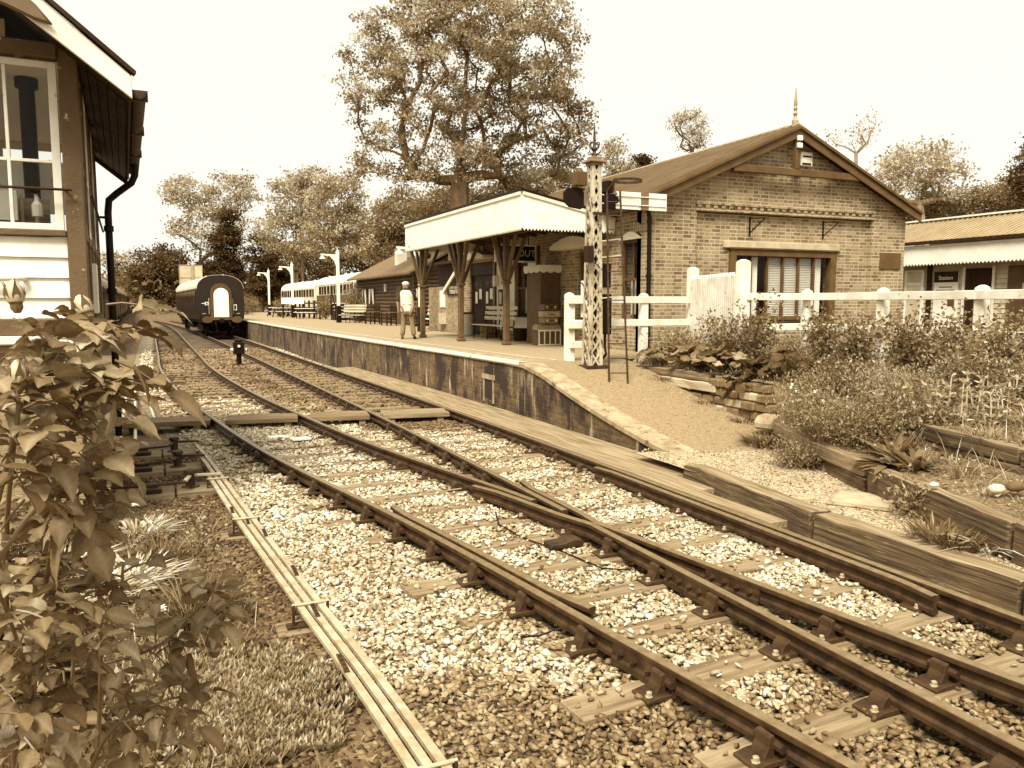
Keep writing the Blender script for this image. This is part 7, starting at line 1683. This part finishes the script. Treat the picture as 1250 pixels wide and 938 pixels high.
rose('large rose bush filling the near corner, its tips reaching up past the cabin base', rb0,
     [([(60, 1250, 1.35), (40, 900, 1.15), (70, 620, .95), (95, 505, .88), (125, 455, .86)], .0042, 24, 0.59),
      ([(40, 1250, 1.3), (10, 800, 1.05), (15, 560, .9), (48, 450, .85), (62, 395, .84)], .004, 19, 0.59),
      ([(0, 1250, 1.3), (-60, 850, 1.0), (-10, 640, .85), (20, 520, .8), (20, 470, .8)], .0045, 19, 0.59),
      ([(90, 1250, 1.35), (120, 900, 1.2), (120, 700, 1.1), (105, 560, 1.02), (100, 430, 1.0), (108, 392, 1.0)], .004, 24, 0.59),
      ([(-40, 1200, 1.2), (-80, 900, .95), (-20, 720, .85), (60, 600, .9), (95, 590, .95), (120, 640, .98)], .0038, 24, 0.59),
      ([(20, 1250, 1.3), (60, 1000, 1.15), (90, 800, 1.05), (60, 690, 1.0), (30, 600, 1.0)], .0038, 24, 0.59)], 3, .20, .035,
     [(20, 372, .84, (-.1, 1)), (22, 470, .8, (.05, 1)), (106, 384, 1.0, (-.3, .8)), (120, 640, .98, (.9, .1))],
     [(150, 400, .88, .9, -.2), (140, 440, .86, 1, .5), (130, 372, .98, .7, -.2), (60, 430, .85, .9, .2), (15, 430, .85, -.6, .3), (95, 470, .95, .8, .3), (40, 520, .85, .6, .4), (120, 540, .95, .9, .5), (30, 610, .85, -.4, .5), (110, 560, 1.0, .8, .3), (70, 560, .9, -.6, .3), (110, 620, 1.0, .3, .8), (10, 560, .8, .5, .6)])
rb1 = Vector(at(60, 960, 1.5)); rb1.z = gz(rb1.x, rb1.y)
rose('lower trailing rose with a single bud, its shoot reaching over the carpet plant', rb1,
     [([(-60, 1000, 1.2), (20, 840, 1.1), (110, 815, 1.1), (190, 790, 1.12), (240, 745, 1.12), (262, 720, 1.12)], .0034, 25, 0.18),
      ([(-60, 1050, 1.1), (-20, 860, .95), (60, 800, .95), (140, 740, 1.0), (150, 690, 1.02)], .0036, 25, 0.18),
      ([(0, 1150, 1.2), (20, 950, 1.0), (40, 860, .95), (20, 780, .9), (-10, 700, .85)], .004, 25, 0.23),
      ([(30, 1150, 1.2), (90, 1000, 1.1), (130, 900, 1.05), (190, 860, 1.05), (225, 850, 1.08)], .0036, 22, 0.23)], 5, .19, .036,
     [(262, 795, 1.12, (.1, 1)), (112, 668, 1.0, (-.1, 1))],
     [(20, 745, .85, 1, .1), (70, 735, .9, .9, .2), (25, 790, .85, -.5, .6), (150, 880, 1.0, .5, .8), (30, 900, .9, .6, .5), (90, 920, .95, -.4, .5), (0, 870, .85, .7, .3), (60, 870, .95, .3, .8)])
rb2 = Vector(at(-10, 930, 1.9)); rb2.z = gz(rb2.x, rb2.y)
rose('darker rose bush behind the near ones, filling the space below the cabin wall', rb2,
     [([(px0, 1150, 1.8), (px0+20, 850, 1.65), (px1, py, dd)], .004, 34, 0.55) for (px0, px1, py, dd) in ((-60, -10, 500, 1.4), (-10, 60, 520, 1.5), (30, 105, 560, 1.55), (-20, 40, 580, 1.45), (-60, -15, 640, 1.4), (-50, -5, 760, 1.35), (-10, 55, 815, 1.4), (20, 95, 690, 1.5), (-30, 20, 870, 1.3), (10, 110, 860, 1.45), (-40, 5, 700, 1.25), (0, 50, 745, 1.3), (30, 130, 775, 1.5), (-20, 60, 900, 1.25), (20, 150, 900, 1.5), (-60, -10, 830, 1.2))], 9, .15, .040, [(70, 640, 1.5, (0, 1))])
# pale variegated clumps under the roses
gV = 'pale-leaved clumps below the roses'
def verge(px, py):
    for d in np.arange(1.5, 9, .05):
        c = at(px, py, d)
        if c[2] <= gz(c[0], c[1]): return Vector((c[0], c[1], gz(c[0], c[1])))
    return Vector((c[0], c[1], gz(c[0], c[1])))
for k, (px, py, lab) in enumerate(((15, 640, 'pale strappy clump deep under the larger rose'), (75, 640, 'pale strappy clump below the cabin corner'), (120, 735, 'pale clump with curled leaves, middle of the verge'), (40, 770, 'pale curled clump under the trailing rose'), (165, 715, 'brightest pale clump, beside the grass tuft'), (5, 700, 'pale clump at the picture edge under the roses'), (165, 660, 'pale clump behind the stakes'), (80, 700, 'pale strappy clump in the thick of the verge'))):
    tuft('pale_leaved_plant', lab, verge(px, py), 230, .26, .013, .40 if k != 4 else .5, .26, gV, bend=1.0, up=1.3, sd=.4)
for (px, py, lab) in ((165, 618, 'single pale open flower on a stalk, above the stakes'), (180, 640, 'small pale flower just below the open one'), (195, 745, 'pale flower head low in the verge beside the tuft')):
    p = verge(px-5, py+55); t = thing('pale_flower', lab, 'flower', tuple(p), 0, 'pale flowers in the verge'); q = Vector(at(px, py, (Vector((p.x, p.y, 0))).dot(Vector(_H))))-p
    MB().tube([(0, 0, 0), tuple(q*.6+Vector((.01, 0, 0))), tuple(q)], .003, 5).build('stalk', STEM, t); n = 12; a = np.linspace(0, 2*PI, n)
    V, F, T = kites(np.zeros((n, 3))+np.array(q), np.stack([np.cos(a), np.sin(a), .4+.3*np.sin(3*a)], 1), rdir(n, 2), .05, .016, tones(n, .75, .08)); bulk('petals', V, F, LEAF, T, t)
for k, (px, py, n, L, lab) in enumerate(((232, 765, 240, .42, 'tall dry grass tuft beside the point rods'), (262, 750, 160, .32, 'shorter grass tuft leaning towards the rods'), (200, 690, 130, .32, 'thin grass round the wooden stakes'), (280, 800, 90, .2, 'low grass fringe by the carpet plant'), (205, 830, 70, .22, 'wispy grass behind the trailing rose shoot'))):
    tuft('grass_tuft', lab, verge(px, py), n, L, .0045, .13, .15, 'grass tufts on the verge', 'grass tuft', .7, 1.6, .5)
for (px, py, h, lab) in ((196, 668, .20, 'split wooden stake upright in the verge, farther one'), (236, 715, .22, 'broken wooden stake upright in the verge, nearer the rods')):
    p = verge(px, py); mb = MB(); mb.prism([(-.028, -.05), (.028, -.05), (.026, h*.9), (.01, h), (-.026, h*.82)], -.012, .012, 'y'); tag(mb.build('wooden_stake', SLEEPER, None, tuple(p), .3, bevel=.004), lab, 'stake', 'stakes in the verge')
# carpet of small upright shoots
c0 = verge(290, 860); x, y = RNG.normal(c0.x-.03, .5, 2600), RNG.normal(c0.y-.15, .5, 2600)
keep = (((x-c0.x)/.62)**2+((y-c0.y)/.78)**2 < 1+.55*fbm(x*5, y*5, 3)); x, y = x[keep], y[keep]; n = len(x)
z = np.array([gz(a, b_) for a, b_ in zip(x, y)])+.05*(1-((x-c0.x)/.62)**2-((y-c0.y)/.78)**2).clip(0, 1)
k5 = 7; P = np.repeat(np.stack([x, y, z], 1), k5, 0); a = np.tile(np.linspace(0, 2*PI, k5, endpoint=False), n)+RNG.normal(0, .3, n*k5); tl = np.tile([.5, .9, .6, 1.0, .55, .85, 1.1], n)
D = np.stack([np.cos(a)*.45, np.sin(a)*.45, tl], 1); T = np.repeat(tones(n, .15, .3), k5)*RNG.uniform(.8, 1.2, n*k5)
V, F, T = kites(P+D*.012, D, np.stack([-np.cos(a), -np.sin(a), np.full(n*k5, .4)], 1), RNG.uniform(.035, .075, n*k5), RNG.uniform(.009, .016, n*k5), T*1.9, .05)
tag(bulk('carpet_plant', V, F, LEAF, T), 'dense carpet of small upright succulent shoots beside the rods', 'ground cover', kind='stuff')
x, y = RNG.uniform(-1.6, 1.0, 20000), RNG.uniform(2.2, 9.0, 20000); xr_ = np.array([xr(v) for v in y])
keep = (x < xr_-.28) & (RNG.random(len(x)) < np.clip(.85-(x+.6)*.50, .10, .9)); x, y = x[keep], y[keep]; n = len(x); z = np.array([gz(a, b_) for a, b_ in zip(x, y)])
A = kites(np.stack([x, y, z+RNG.uniform(0, .10, n)*np.clip(.8-x, .15, 1)], 1), rdir(n, .5), rdir(n, .9), RNG.uniform(.025, .075, n), RNG.uniform(.006, .018, n), tones(n, .19, .5))
k2 = RNG.integers(0, n, 4500); B = blades(np.stack([x[k2], y[k2], z[k2]], 1), rdir(4500, 1.4), RNG.uniform(.06, .28, 4500), RNG.uniform(.002, .004, 4500), tones(4500, .22, .5), .5)
C_ = merge(A, B); tag(bulk('verge_weeds', C_[0], C_[1], LEAF, C_[2]), 'low mixed weeds and leaf litter on the verge in front of the cabin', 'weeds', kind='stuff')
